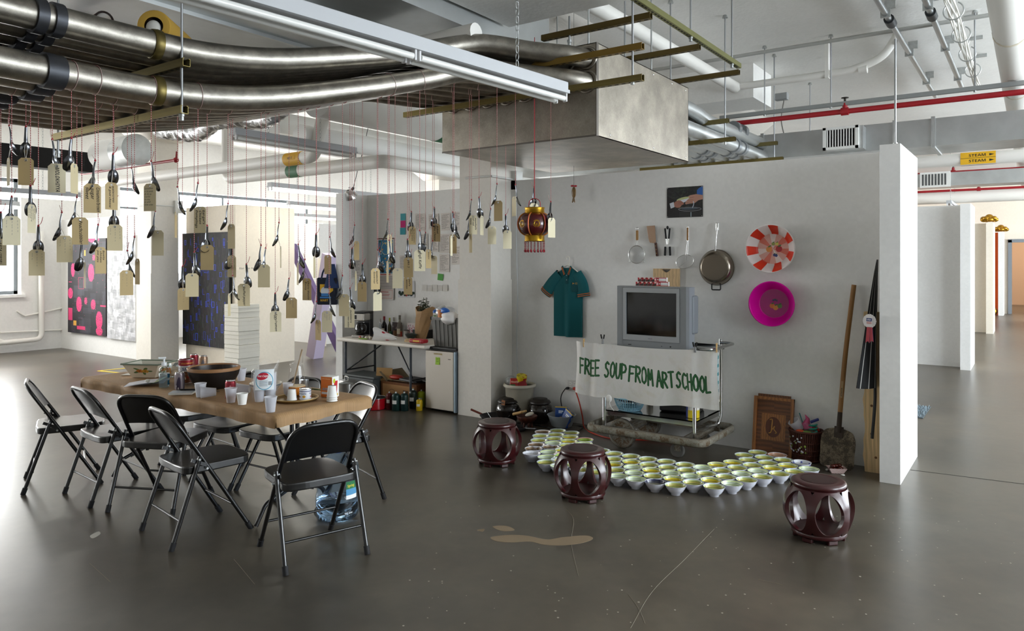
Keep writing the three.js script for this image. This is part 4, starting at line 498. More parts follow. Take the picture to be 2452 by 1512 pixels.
// bag of cups: sleeves inside a clear bag
{ const o = T('bag_of_cups', 'clear bag of stacked plastic cups with red and blue print', 'cups', tt(634, 962), 0.9); const sl = []; for (const x of [-0.033, 0.035]) for (let i = 0; i < 14; i++) sl.push(tf(LA([[0.026, 0], [0.0345, 0.07], [0.0365, 0.071]], 16), x, 0.002 + i * 0.0085, 0)); P(o, 'cup_sleeve', sl, MAT.frost);
  const bag = new THREE.CylinderGeometry(0.075, 0.075, 0.25, 30, 14, true); warp(bag, (v) => { const y = v.y + 0.125, a = Math.atan2(v.z, v.x), p = Math.max(0, (y - 0.2) / 0.05); const r = 1 + 0.03 * Math.sin(a * 5 + y * 30); v.x *= r * (1 - 0.25 * p) * 1.05; v.z *= r * 0.62 * (1 - 0.5 * p); v.y = y + 0.01 * Math.sin(a * 3 + 1) * p * 2; v.x += p * 0.03; }); P(o, 'bag_film', bag, M(0xffffff, 0.12, 0, { transmission: 0.96, thickness: 0, ior: 1.3 }));
  P(o, 'printed_label', warp(new THREE.PlaneGeometry(0.115, 0.13, 12, 1), (v) => { v.z = 0.049 - v.x * v.x * 3.4; v.y += 0.145; }), printed(canvasTex(256, 256, (g, w, h) => { g.fillStyle = '#e9f0f4'; g.fillRect(0, 0, w, h); g.strokeStyle = '#3f9dc0'; g.lineWidth = 9; g.beginPath(); g.ellipse(128, 140, 112, 108, 0, 0, 7); g.stroke(); g.fillStyle = '#c2243c'; g.beginPath(); g.ellipse(104, 84, 78, 44, -0.2, 0, 7); g.fill(); g.fillStyle = '#fff'; g.font = 'italic bold 34px sans-serif'; g.fillText('5oz Cups', 34, 92); g.fillStyle = '#8a97a2'; for (let i = 0; i < 6; i++) g.fillRect(60, 140 + i * 12, 110, 5); g.fillStyle = '#2b2f36'; for (let i = 0; i < 12; i++) g.fillRect(180 + i * 4, 150, i % 3 ? 2 : 3, 46); }), 0.4)); }
// cream ceramic bowl behind
{ const o = T('ceramic_bowl', 'cream stoneware bowl with blue line behind the bag of cups', 'bowl', tt(636, 945)); P(o, 'bowl_wall', LA([[0, 0.004], [0.05, 0], [0.055, 0.004], [0.098, 0.062], [0.105, 0.078], [0.101, 0.08], [0.092, 0.064], [0.05, 0.012], [0, 0.01]], 36), M(0xd6cdbb, 0.35)); P(o, 'blue_line', LA([[0.1005, 0.066], [0.1035, 0.073]], 36), M(0x6d8190, 0.4)); }
// round tray, can, pitcher
{ const c = tt(709, 958); const o = T('round_tray', 'round brass coloured tray under the pitcher', 'tray', c); P(o, 'tray', LA([[0, 0.003], [0.125, 0.003], [0.136, 0.016], [0.14, 0.017], [0.128, 0], [0, 0]], 44), M(0x9a7b4a, 0.4, 0.4)); P(o, 'tray_rim', tf(new THREE.TorusGeometry(0.139, 0.003, 6, 44), 0, 0.0165, 0, PI / 2), M(0xcdb27a, 0.35, 0.5)); }
{ const o = T('milk_can', 'small condensed milk can with white label on the tray', 'can', tt(731, 960).add(V(0, 0.006, 0)), 1.2); P(o, 'can_wall', LA([[0.0365, 0.003], [0.0365, 0.073]], 30), printed(canvasTex(256, 96, (g) => { g.fillStyle = '#e6e8ee'; g.fillRect(0, 0, 256, 96); g.fillStyle = '#3c4a78'; g.fillRect(0, 18, 256, 6); g.font = 'bold 18px sans-serif'; for (const x of [16, 144]) { g.fillText('Condensada', x, 46); g.fillStyle = '#b3202c'; g.fillRect(x + 12, 64, 50, 9); g.fillStyle = '#d9a030'; g.beginPath(); g.arc(x + 90, 66, 11, 0, 7); g.fill(); g.fillStyle = '#3c4a78'; } }), 0.4)); P(o, 'can_end', [LA([[0, 0.072], [0.034, 0.072], [0.036, 0.076], [0.038, 0.075], [0.037, 0.071]], 30), LA([[0, 0.004], [0.034, 0.003], [0.036, 0], [0.038, 0.001], [0.037, 0.005]], 30)], canTop); }
{ const o = T('glass_pitcher', 'tall glass pitcher with orange juice at its bottom', 'pitcher', tt(710, 949).add(V(0, 0.006, 0)), 0.4); const gl = M(0xffffff, 0.02, 0, { transmission: 1, thickness: 0, ior: 1.45 }); P(o, 'glass', warp(LA([[0, 0.004], [0.058, 0.004], [0.062, 0.012], [0.056, 0.09], [0.044, 0.18], [0.0405, 0.2], [0.042, 0.206], [0.041, 0.21], [0.042, 0.235]], 40), (v) => { if (v.y > 0.205) { const a = Math.atan2(v.z, v.x); v.y += (v.y - 0.205) * (0.9 * Math.cos(a * 1)); } }), gl);
  P(o, 'neck_ring', tf(new THREE.TorusGeometry(0.0425, 0.002, 6, 36), 0, 0.205, 0, PI / 2), gl); P(o, 'juice', LA([[0, 0.007], [0.058, 0.008], [0.0575, 0.06], [0, 0.06]], 32), M(0xc9761c, 0.2)); P(o, 'foam', CY(0.0568, 0.0568, 0.004, 0, 0.062, 0, 30), M(0xe8d2a8, 0.6)); }
one('wooden_stirrer', 'long wooden stirring stick standing in the pitcher', 'stirrer', [ROD([-0.02, 0.08, 0.01], [0.042, 0.31, -0.012], 0.005), RB(0.022, 0.05, 0.007, -0.022, 0.08, 0.01, 0.003, 2, 0, 0, -0.25)], M(0x9b8468, 0.7), tt(710, 949));
one('green_leaf_stem', 'green leafy stem lying on the tray behind the milk can', 'stem', [TU([[-0.06, 0.02, 0], [0, 0.03, 0.01], [0.07, 0.022, 0]], 0.004, 12, 5), SPH(0.03, -0.05, 0.022, 0, 1.3, 0.12, 0.45, 8, 6), SPH(0.025, 0.03, 0.026, 0.01, 1.3, 0.12, 0.45, 8, 6)], M(0x4d5a2c, 0.7), tt(752, 942), [0, 0.3, 0]);
one('metal_cup', 'small dented metal cup behind the pitcher', 'cup', LA([[0, 0.001], [0.026, 0], [0.032, 0.07], [0.031, 0.07], [0.025, 0.003], [0, 0.003]], 20), M(0xb7babd, 0.3, 0.9), tt(728, 934));
{ const o = T('drink_mix_box', 'orange and white drink mix carton with a glass picture', 'carton', tt(790, 950), 0.2); const f = canvasTex(128, 192, (g) => { g.fillStyle = '#d9701c'; g.fillRect(0, 0, 128, 192); g.fillStyle = '#f3c9a0'; g.font = '15px sans-serif'; g.fillText('100% ORGANIC', 6, 24); g.fillStyle = '#7a9bb0'; g.font = 'bold 46px sans-serif'; g.fillText('am', 14, 130); g.fillStyle = '#d8d8d8'; g.fillRect(8, 142, 96, 22); }), s = canvasTex(128, 192, (g) => { g.fillStyle = '#f0efeb'; g.fillRect(0, 0, 128, 192); g.fillStyle = '#c21f26'; g.beginPath(); g.moveTo(30, 40); g.lineTo(104, 40); g.lineTo(90, 158); g.lineTo(46, 158); g.fill(); g.fillStyle = '#b7c42a'; g.beginPath(); g.arc(36, 38, 22, 0, 7); g.fill(); g.fillStyle = '#d8b62c'; g.fillRect(64, 160, 44, 22); g.save(); g.translate(80, 150); g.rotate(-PI / 2); g.fillStyle = '#fff'; g.font = 'bold 30px sans-serif'; g.fillText('TEA', 10, 0); g.restore(); });
  P(o, 'carton', B(0.09, 0.135, 0.07, 0, 0.0675, 0), M(0xf2f1ec, 0.6)); P(o, 'front_print', B(0.0895, 0.133, 0.001, 0, 0.0672, 0.0352), printed(f)); P(o, 'side_print', tf(B(0.069, 0.133, 0.001, 0, 0, 0), 0.0452, 0.0672, 0, 0, PI / 2), printed(s)); }
// water jug on the floor under the chair
{ const o = T('water_jug', 'five gallon clear blue water jug on the floor under the table end', 'water jug', ph(808, 1238)); const pts = []; for (let i = 0; i <= 44; i++) { const y = i / 44 * 0.4; let r = 0.137; if (y < 0.03) r = 0.11 + 0.027 * Math.sqrt(y / 0.03); r -= 0.008 * Math.max(0, Math.cos((y - 0.05) * 48)) * (y > 0.06 && y < 0.3 ? 1 : 0); if (y > 0.31) r = 0.137 * Math.sqrt(Math.max(0.06, 1 - Math.pow((y - 0.31) / 0.1, 2))); pts.push([Math.max(r, 0.03), y]); } P(o, 'jug_wall', LA([[0, 0.006], ...pts, [0.03, 0.44]], 36), M(0xd6e6f5, 0.05, 0, { transmission: 1, thickness: 0, ior: 1.4 })); P(o, 'water', LA([[0, 0.01], [0.125, 0.012], [0.13, 0.06], [0.131, 0.12], [0, 0.12]], 32), M(0xdcebf8, 0.03, 0, { transmission: 1, thickness: 0.2, ior: 1.33 })); P(o, 'cap', CY(0.03, 0.032, 0.045, 0, 0.44, 0, 18), M(0x274f9c, 0.45)); P(o, 'label', tf(new THREE.CylinderGeometry(0.139, 0.139, 0.11, 12, 1, true, 1.25, 0.6), 0, 0.2, 0), printed(canvasTex(96, 96, (g) => { g.fillStyle = '#2b7d4e'; g.fillRect(0, 0, 96, 96); g.fillStyle = '#5aa0cf'; g.fillRect(0, 40, 96, 34); g.fillStyle = '#f3d23a'; g.font = 'bold 20px sans-serif'; g.fillText('Spring', 10, 30); g.fillStyle = '#fff'; g.fillRect(0, 74, 96, 22); }))); }
// ---------------------------------------------------------------- drum stools
const rose = M(0x3c0f12, 0.28, 0, { clearcoat: 0.5, clearcoatRoughness: 0.2 }), roseTop = M(0x2e1413, 0.36);
function makeStool() {
  const o = T('drum_stool', '', 'stool'); const H0 = 0.045, H1 = 0.262, R = (y) => { const f = (y - H0) / (H1 - H0); return 0.152 + 0.052 * Math.sin(Math.PI * Math.min(1, Math.max(0, f * 0.94 + 0.03))); }, n = 6, inR = 0.024, geos = [];
  for (let k = 0; k < n; k++) { const A = 2 * PI / n, N = 40, rings = 6, pos = [], idx = [];
    const a = A * 0.395, b = 0.099, cy = 0.154;
    for (const side of [0, 1]) for (let j = 0; j <= rings; j++) for (let i = 0; i < N; i++) { const ph0 = i / N * 2 * PI, ex = Math.cos(ph0) * a, ey = Math.sin(ph0) * b; const dx = Math.cos(ph0) * a, dy = Math.sin(ph0) * b, s = Math.min((A / 2) / Math.max(1e-6, Math.abs(dx)), (dy > 0 ? (H1 - cy) : (cy - H0)) / Math.max(1e-6, Math.abs(dy))), ox = dx * s, oy = dy * s, f = j / rings, th = ex + (ox - ex) * f + k * A, y = cy + ey + (oy - ey) * f, r = R(y) - side * inR; pos.push(r * Math.sin(th), y, r * Math.cos(th)); }
    const vid = (s, j, i) => s * (rings + 1) * N + j * N + (i % N);
    for (let j = 0; j < rings; j++) for (let i = 0; i < N; i++) { idx.push(vid(0, j, i), vid(0, j, i + 1), vid(0, j + 1, i), vid(0, j + 1, i), vid(0, j, i + 1), vid(0, j + 1, i + 1)); idx.push(vid(1, j, i), vid(1, j + 1, i), vid(1, j, i + 1), vid(1, j + 1, i), vid(1, j + 1, i + 1), vid(1, j, i + 1)); }
    for (let i = 0; i < N; i++) idx.push(vid(0, 0, i), vid(1, 0, i), vid(0, 0, i + 1), vid(1, 0, i), vid(1, 0, i + 1), vid(0, 0, i + 1));
    const g = new THREE.BufferGeometry(); g.setAttribute('position', new THREE.Float32BufferAttribute(pos, 3)); g.setIndex(idx); geos.push(toCreasedNormals(g, 0.7)); }
  P(o, 'pierced_barrel', geos, rose);
  P(o, 'stool_top', LA([[0, 0.292], [0.1, 0.292], [0.104, 0.289], [0.108, 0.293], [0.138, 0.292], [0.152, 0.286], [0.157, 0.276], [0.153, 0.268], [0.148, 0.266], [0.152, 0.26], [0.15, 0.25], [0.12, 0.25]], 56), rose);
  P(o, 'top_inlay', LA([[0, 0.2935], [0.098, 0.2935], [0.1, 0.2925]], 48), roseTop);
  P(o, 'base_ring', LA([[0.1, 0.03], [0.15, 0.022], [0.158, 0.03], [0.156, 0.045], [0.15, 0.05], [0.13, 0.05]], 56), rose); P(o, 'base_panel', CY(0.13, 0.13, 0.012, 0, 0.045, 0, 40), roseTop);
  for (let k = 0; k < 6; k++) P(o, 'foot', RB(0.06, 0.026, 0.03, 0.13 * Math.sin(k * PI / 3 + 0.26), 0.013, 0.13 * Math.cos(k * PI / 3 + 0.26), 0.006, 1, 0, k * PI / 3 + 0.26, 0), rose);
  return o;
}
{ const s0 = makeStool(), pl = [[ph(1190, 1110), 0.2, 'dark rosewood drum stool standing beside the crocks'], [ph(1395, 1192), 0.25, 'dark rosewood drum stool standing before the middle of the soup bowls'], [ph(1960, 1286), 0.32, 'dark rosewood drum stool standing apart before the shovel']]; pl.forEach(([p, r, l], i) => { const s = i ? copyOf(s0, p, faceCam(p) + r, l) : s0; s.position.copy(p); s.rotation.y = faceCam(p) + r; s.userData.label = l; s.userData.group = 'rosewood drum stools'; s.scale.y = 1.18; }); }
// ---------------------------------------------------------------- soup bowls
{ const outer = LA([[0, 0.006], [0.027, 0.006], [0.028, 0], [0.033, 0], [0.034, 0.01], [0.052, 0.025], [0.066, 0.047], [0.0735, 0.066], [0.0755, 0.066], [0.0745, 0.0685]], 40), por = M(0xe9ebf6, 0.18, 0, { clearcoat: 0.4 });
  const bands = (cols) => { const R = [[0.0745, 0.0685], [0.0725, 0.0655], [0.0705, 0.061], [0.068, 0.0555], [0.0655, 0.050], [0.0625, 0.0445], [0.058, 0.038], [0.052, 0.031]]; const pos = [], col = [], idx = [], S = 40; for (let j = 0; j < R.length - 1; j++) for (const q of [j, j + 1]) for (let i = 0; i <= S; i++) { const a = i / S * 2 * PI; pos.push(R[q][0] * Math.sin(a), R[q][1], R[q][0] * Math.cos(a)); const c = new THREE.Color(cols[j]); col.push(c.r, c.g, c.b); } for (let j = 0; j < R.length - 1; j++) for (let i = 0; i < S; i++) { const a = (2 * j) * (S + 1) + i, b = a + S + 1; idx.push(a, a + 1, b, b, a + 1, b + 1); } const g = new THREE.BufferGeometry(); g.setAttribute('position', new THREE.Float32BufferAttribute(pos, 3)); g.setAttribute('color', new THREE.Float32BufferAttribute(col, 3)); g.setIndex(idx); g.computeVertexNormals(); return g; };
  const glaze = M(0xffffff, 0.2, 0, { vertexColors: true, clearcoat: 0.3 });
  const kinds = {
    g: ['green and yellow banded bowl holding thin green soup', ['#e4ebef', '#a9c0bf', '#cfd38c', '#9aa84f', '#d9c86a', '#8f9a4d', '#a5a868'], 0x8f9152, 0.044],
    y: ['yellow banded bowl holding clear yellow soup', ['#e4ebe0', '#d2d65a', '#9fb7ae', '#d0c42a', '#e0cf3a', '#b9a622', '#c2b02a'], 0xb29a26, 0.044],
    p: ['white bowl with green leaf pattern and pale broth', ['#e9efe2', '#b4cf5e', '#e6ead9', '#9fb58c', '#dfe5d6', '#a8b98c', '#dfe5d6'], 0xc9cdb4, 0.034],
    b: ['banded bowl holding brown broth', ['#e4e4e8', '#c9c2b8', '#8a7258', '#7d6346', '#8a7258', '#6f583e', '#6f583e'], 0x6f5a44, 0.048],
    w: ['plain white bowl holding milky broth', ['#eceef4', '#e6e8ee', '#e2e4ea', '#dfe1e8', '#dadce4', '#dadce4', '#dadce4'], 0xc3c2c4, 0.05],
    d: ['bowl with dark navy inside and cloudy broth', ['#dfe2ee', '#31375c', '#2b3054', '#3a3c4c', '#3a3c4c', '#3a3c4c', '#3a3c4c'], 0x8f8d7c, 0.042],
    r: ['green bowl with thin pink rim line', ['#e8c9c9', '#d98a8f', '#b6cf5a', '#9fc24a', '#aac858', '#9fb84a', '#9fb84a'], 0x9fae4a, 0.044],
    o: ['banded bowl holding reddish brown broth', ['#e4e4e8', '#b98a74', '#c29a80', '#a97c60', '#b48a68', '#a97c60', '#a97c60'], 0xa88468, 0.048],
    c: ['white bowl with cobalt blue flowers outside', ['#eceef4', '#e6e8ee', '#e2e4ea', '#dfe1e8', '#dadce4', '#dadce4', '#dadce4'], 0xb7b9bd, 0.046] };
  const proto = {}; const leaf = canvasTex(256, 64, (g) => { g.fillStyle = '#e8ece0'; g.fillRect(0, 0, 256, 64); g.fillStyle = '#8fae74'; for (let i = 0; i < 14; i++) { g.beginPath(); g.ellipse(9 + i * 18.3, 32 + (i % 2 ? 8 : -8), 8, 4, i % 2 ? 0.8 : -0.8, 0, 7); g.fill(); } g.strokeStyle = '#b7c07a'; g.beginPath(); g.moveTo(0, 32); g.lineTo(256, 32); g.stroke(); });
  const make = (k) => { const [label, cols, soup, lv] = kinds[k], o = T('soup_bowl', label, 'bowl', [0, 0, 0], 0, 'soup bowls set out on the floor: ' + label); P(o, 'bowl_wall', outer, por); P(o, 'glaze_bands', bands(cols), glaze); const rl = 0.052 + (lv - 0.031) / (0.0685 - 0.031) * 0.021 + 0.002; P(o, 'soup', CY(rl, rl, 0.002, 0, lv, 0, 36), M(soup, 0.08));
    if (k === 'p') P(o, 'leaf_pattern', LA([[0.0675, 0.0553], [0.0695, 0.0598]], 40), printed(leaf, 0.25)); if (k === 'c') for (let i = 0; i < 6; i++) { const a = i * PI / 3; P(o, 'blue_flower', SPH(0.009, 0.068 * Math.sin(a), 0.048, 0.068 * Math.cos(a), 1, 1.1, 1, 8, 6), M(0x2c3f9a, 0.3)); } return o; };
  const L = []; const c5 = (s) => s.trim().split(/\s+/).forEach((q) => { const [x, y, k] = q.split(','); L.push([1120 + x / 4.2, 880 + y / 4.2, k]); }), c7 = (s) => s.trim().split(/\s+/).forEach((q) => { const [x, y, k] = q.split(','); L.push([1440 + x / 3.955, 1040 + y / 3.955, k]); });
  c5(`755,650,b 906,637,g 1043,660,g 732,690,g 887,677,g 1030,702,y 717,735,g 872,718,g 1018,744,y 1180,728,r 692,779,b 860,763,p 1004,784,g 1170,770,p 662,818,b 836,802,b 968,830,y 1118,822,g 643,865,w 818,854,p 955,880,r 795,905,p 930,930,g 790,955,g 925,990,p 1062,945,p 1090,985,y 1125,1030,g 1270,1000,y 1305,1055,g 1345,838,g 1225,968,g`);
  c7(`123,185,g 282,210,g 443,236,g 617,260,g 795,290,g 960,317,p 1098,290,y 1248,268,y 1353,198,g 1480,173,g 1667,198,o 120,236,g 287,263,y 452,290,g 630,315,g 810,343,g 993,374,g 1142,345,g 1287,318,g 1393,245,g 1543,222,g 1727,245,g 1895,268,c 118,286,y 302,315,p 480,343,y 660,370,p 847,400,p 1180,404,g 1330,376,p 1433,295,g 1577,272,g 1766,300,y 142,340,g 315,370,p 496,398,g 686,424,y 870,458,g 1040,437,y 1238,470,p 1376,433,g 1482,351,p 1622,322,y 1832,355,g 1968,332,p 160,400,p 327,428,p 509,455,d 703,484,g 1068,497,g 1526,404,g 1686,376,g`);
  for (const [x, y, k] of L) { const p = ph(x, y, 0.067); p.y = 0.001; const o = proto[k] ? copyOf(proto[k], p) : (proto[k] = make(k)); o.position.copy(p); o.rotation.y = rr(0, 6); } }
// ---------------------------------------------------------------- hanging spoons and their tags
{ const TAGH = 0.152, TAGW = 0.079;
  const cord = canvasTex(16, 16, (g) => { g.fillStyle = '#d9c3bd'; g.fillRect(0, 0, 16, 16); g.fillStyle = '#a3202e'; g.beginPath(); g.moveTo(0, 0); g.lineTo(16, 6); g.lineTo(16, 15); g.lineTo(0, 9); g.fill(); }); cord.wrapS = cord.wrapT = THREE.RepeatWrapping;
  const cordMat = printed(cord, 0.8), tie = M(0xe2ded6, 0.8), spoonMat = M(0x73767c, 0.2, 1), eyeMat = M(0xb9b9b6, 0.35, 0.8);
  // soup spoon: a trough handle that widens into a flat bottomed boat; hangs from its tip at the origin
  const spoonGeo = (() => { const N = 34, K = 10, pos = [], idx = [], prof = (s) => { // s 0..1 along the length
      const hw = s < 0.55 ? 0.0055 + 0.004 * (s / 0.55) : 0.0095 + 0.0175 * Math.sqrt(Math.max(0, Math.sin(PI * Math.min(1, (s - 0.55) / 0.45) * 0.97 + 0.02)) ), d = s < 0.55 ? 0.002 + 0.005 * s / 0.55 : 0.007 + 0.012 * Math.sin(PI * (s - 0.55) / 0.45);
      const end = s > 0.93 ? Math.sqrt(Math.max(0.02, 1 - Math.pow((s - 0.93) / 0.072, 2))) : 1, tip = s < 0.04 ? Math.sqrt(s / 0.04 * 0.9 + 0.1) : 1; return [hw * end * tip, d]; };
    const cen = (s) => { const y = -0.168 * s, z = s < 0.5 ? 0.012 * Math.sin(s * PI) : 0.012 + 0.034 * Math.pow((s - 0.5) / 0.5, 1.25); return [y, z]; };
    for (const off of [0, 1]) for (let j = 0; j <= N; j++) { const s = j / N, [w, d] = prof(s), [y, z] = cen(s); for (let i = 0; i <= K; i++) { const a = -1 + 2 * i / K, dd = d * (1 - Math.pow(Math.abs(a), 2.6)); pos.push(a * (w + off * 0.0009), y, z - dd - off * 0.0014); } }
    const id = (o, j, i) => o * (N + 1) * (K + 1) + j * (K + 1) + i; for (let j = 0; j < N; j++) for (let i = 0; i < K; i++) { idx.push(id(0, j, i), id(0, j + 1, i), id(0, j, i + 1), id(0, j, i + 1), id(0, j + 1, i), id(0, j + 1, i + 1)); idx.push(id(1, j, i), id(1, j, i + 1), id(1, j + 1, i), id(1, j, i + 1), id(1, j + 1, i + 1), id(1, j + 1, i)); }
    for (let j = 0; j < N; j++) for (const i of [0, K]) idx.push(id(0, j, i), id(1, j, i), id(0, j + 1, i), id(1, j, i), id(1, j + 1, i), id(0, j + 1, i));
    const g = new THREE.BufferGeometry(); g.setAttribute('position', new THREE.Float32BufferAttribute(pos, 3)); g.setIndex(idx); g.computeVertexNormals(); return g; })();
  const flatGeo = (() => { const g = new THREE.CircleGeometry(0.0135, 22); g.scale(1, 1.35, 1); return tf(g, 0, -0.131, 0.0005 - 0.0175 + 0.018, 0.0); })();
  const tagGeo = (() => { const c = 0.016, w = TAGW / 2, s = SH([[-w, -TAGH], [w, -TAGH], [w, -c], [w - c, 0], [-w + c, 0], [-w, -c]]), h = new THREE.Path(); h.absarc(0, -0.013, 0.0035, 0, 2 * PI, true); s.holes.push(h); const g = EX(s, 0.0007, 0, 8); g.translate(0, 0.013, -0.00035); return planarUV(g, 'x', 'y', -w, 0.013 - TAGH, TAGW, TAGH); })();
  const eyeGeo = new THREE.TorusGeometry(0.0058, 0.0021, 6, 16);
  const tones = { a: '#dccda6', b: '#c2ab7e', c: '#e6dcbc' }, toneWord = { a: 'manila', b: 'tan', c: 'pale cream' };
  const blankMat = {}; for (const k in tones) blankMat[k] = M(tones[k], 0.85);
  // all pen lettering lives on one sheet; each lettered card gets its own cell
  const CW = 144, CHh = 280, COLS = 14, sheet = document.createElement('canvas'); sheet.width = 2048; sheet.height = 1400; const sg = sheet.getContext('2d'); let cell = 0; const cellOf = new Map();
  const penSheet = new THREE.CanvasTexture(sheet); penSheet.colorSpace = THREE.SRGBColorSpace; penSheet.anisotropy = 4; const penMaterial = printed(penSheet, 0.85);
  const penGeo = (tone, lines, size, faint, up) => { const key = tone + lines + size + faint; if (cellOf.has(key)) return cellOf.get(key); const n = cell++, cx = (n % COLS) * 146, cy = Math.floor(n / COLS) * 280, g = sg, W = CW, Hh = CHh; g.save(); g.translate(cx, cy); g.beginPath(); g.rect(0, 0, 146, 280); g.clip(); g.fillStyle = tones[tone]; g.fillRect(0, 0, 146, 280); g.globalAlpha = faint ? 0.4 : 0.95; g.fillStyle = g.strokeStyle = faint ? '#6d6a66' : '#17161a'; if (!up) { g.translate(W, 0); g.rotate(PI / 2); } const wid = up ? W : Hh; size = Math.round(size * 1.15); g.font = `italic ${size > 28 ? 'bold ' : ''}${size}px sans-serif`;
    lines.forEach((l, i) => { const y = (up ? 60 : Math.max(26, (W - lines.length * size * 1.08) / 2 + size * 0.82)) + i * size * 1.08; g.save(); g.translate(up ? 8 : 34 + (i % 2) * 8, y); g.rotate(((i * 37) % 5 - 2) * 0.012); g.fillText(l, 0, 0, wid - 44); g.restore(); }); g.restore();
    const q = tagGeo.clone(), uv = q.attributes.uv; for (let i = 0; i < uv.count; i++) uv.setXY(i, (cx + 1 + uv.getX(i) * (CW - 2)) / 2048, 1 - (cy + 1 + (1 - uv.getY(i)) * (CHh - 2)) / 1400); cellOf.set(key, q); return q; };
  const tone = (x) => x < 0 ? 'a' : ['a', 'a', 'b', 'a', 'c', 'c'][Math.floor(x) % 6];
  const samples = curves.map((c) => { const a = []; for (let i = 0; i <= 600; i++) { const p = c.getPointAt(i / 600); a.push([colOf(p), p, i / 600]); } return a; });
  function hang(px, y0, view, tg) {
    const want = F * TAGH / (tg ? tg.y1 - tg.y0 : 56); let best = null;
    for (let k = 0; k < NP; k++) for (let i = 1; i < samples[k].length; i++) { const [ca, pa] = samples[k][i - 1], [cb, pb, sb] = samples[k][i]; if ((ca - px) * (cb - px) > 0 || depthOf(pa) < 1) continue; const f = (px - ca) / (cb - ca || 1), p = pa.clone().lerp(pb, f), t = depthOf(p); if (!best || Math.abs(t - want) < Math.abs(best.t - want)) best = { t, p, k, s: sb }; }
    if (!best) return; const t = best.t, hung = best.p, top = at(px, y0, t); top.x = hung.x; top.z = hung.z;
    const words = tg && tg.txt ? `tag reading ${tg.txt.join(' ').replace(/[^\w' ]/g, ' ').replace(/\s+/g, ' ').trim()}` : tg ? (tg.faint ? 'faintly pencilled tag' : `blank ${toneWord[tg.tone || tone(px / 7)]} tag${tg.w < 9 ? ' hung edge on' : ''}`) : 'no tag';
    const o = T('soup_spoon', `polished steel soup spoon on red striped cord with ${words}`.split(' ').slice(0, 16).join(' '), 'spoon', top, faceCam(top) + view * D2R, 'hanging soup spoons');
    P(o, 'spoon', spoonGeo, spoonMat); P(o, 'knot', SPH(0.0055, 0, -0.002, 0, 1, 1.3, 1, 8, 6), cordMat);
    const L = hung.y - PR - top.y, cg = new THREE.CylinderGeometry(0.0017, 0.0017, L, 5); const uv = cg.attributes.uv; for (let i = 0; i < uv.count; i++) uv.setY(i, uv.getY(i) * L / 0.013); P(o, 'cord', tf(cg, 0, L / 2, 0), cordMat);
    if (best.k < 3 || px > 1000) { const tan = curves[best.k].getTangentAt(best.s), lg = new THREE.TorusGeometry(PR + 0.002, 0.0019, 4, 28); lg.applyMatrix4(new THREE.Matrix4().makeRotationFromQuaternion(new THREE.Quaternion().setFromUnitVectors(V(0, 0, 1), tan))); const lm = P(o, 'cord_loop', lg, cordMat); lm.position.set(0, L + PR, 0).applyAxisAngle(V(0, 1, 0), 0); lm.rotation.y = -o.rotation.y; }
    P(o, 'cord_tail', TU([[0, 0, 0], [-0.012, 0.012, 0], [-0.022, 0.03 + 0.01 * (px % 3), 0.004]], 0.0016, 8, 4), cordMat);
    if (!tg) return; const tp = at(tg.x, tg.y0, t - 0.035), cw = Math.min(1, (tg.w || 30) / (F * TAGW / t)), yaw = Math.acos(cw) * (tg.dir || (px % 2 ? 1 : -1)); tp.y -= 0.013;
    const tn = tg.tone || tone(px / 7), pg = tg.txt ? penGeo(tn, tg.txt, tg.size || 34, tg.faint, tg.up) : tg.faint ? penGeo(tn, ['~ ~ ~ ~', '~ ~~ ~ ~', '~~ ~'], 34, true, false) : null;
    const q = T('paper_tag', tg.txt ? `manila tag lettered ${tg.txt.join(' ').replace(/[^\w' ]/g, ' ').replace(/\s+/g, ' ').trim()}`.split(' ').slice(0, 14).join(' ') + ' in pen' : tg.faint ? 'manila tag with faint pencil writing hung under a spoon' : `blank ${toneWord[tn]} tag ${tg.w < 9 ? 'turned edge on' : 'hung flat'} under a spoon`, 'tag', tp, faceCam(tp) + yaw, tg.txt ? 'lettered manila tags' : tg.faint ? 'faintly pencilled manila tags' : 'blank manila tags');
    P(q, 'card', pg || tagGeo, pg ? penMaterial : blankMat[tn]); P(q, 'eyelet', eyeGeo, eyeMat);
    const hp = q.worldToLocal(o.localToWorld(V(0, -0.09, 0.014))); o.updateMatrixWorld(); q.updateMatrixWorld(); const h2 = q.worldToLocal(o.localToWorld(V(0, -0.085, 0.013))); P(q, 'tie_string', TU([[0, 0, 0.001], [h2.x * 0.4 + 0.004, h2.y * 0.5, h2.z * 0.5], [h2.x, h2.y, h2.z], [h2.x * 0.5 - 0.005, h2.y * 0.45, h2.z * 0.4], [0, 0, -0.001]], 0.0011, 20, 4), tie);
  }
  const t_ = (x, y0, y1, w, txt, o = {}) => ({ x, y0, y1, w, txt, ...o });
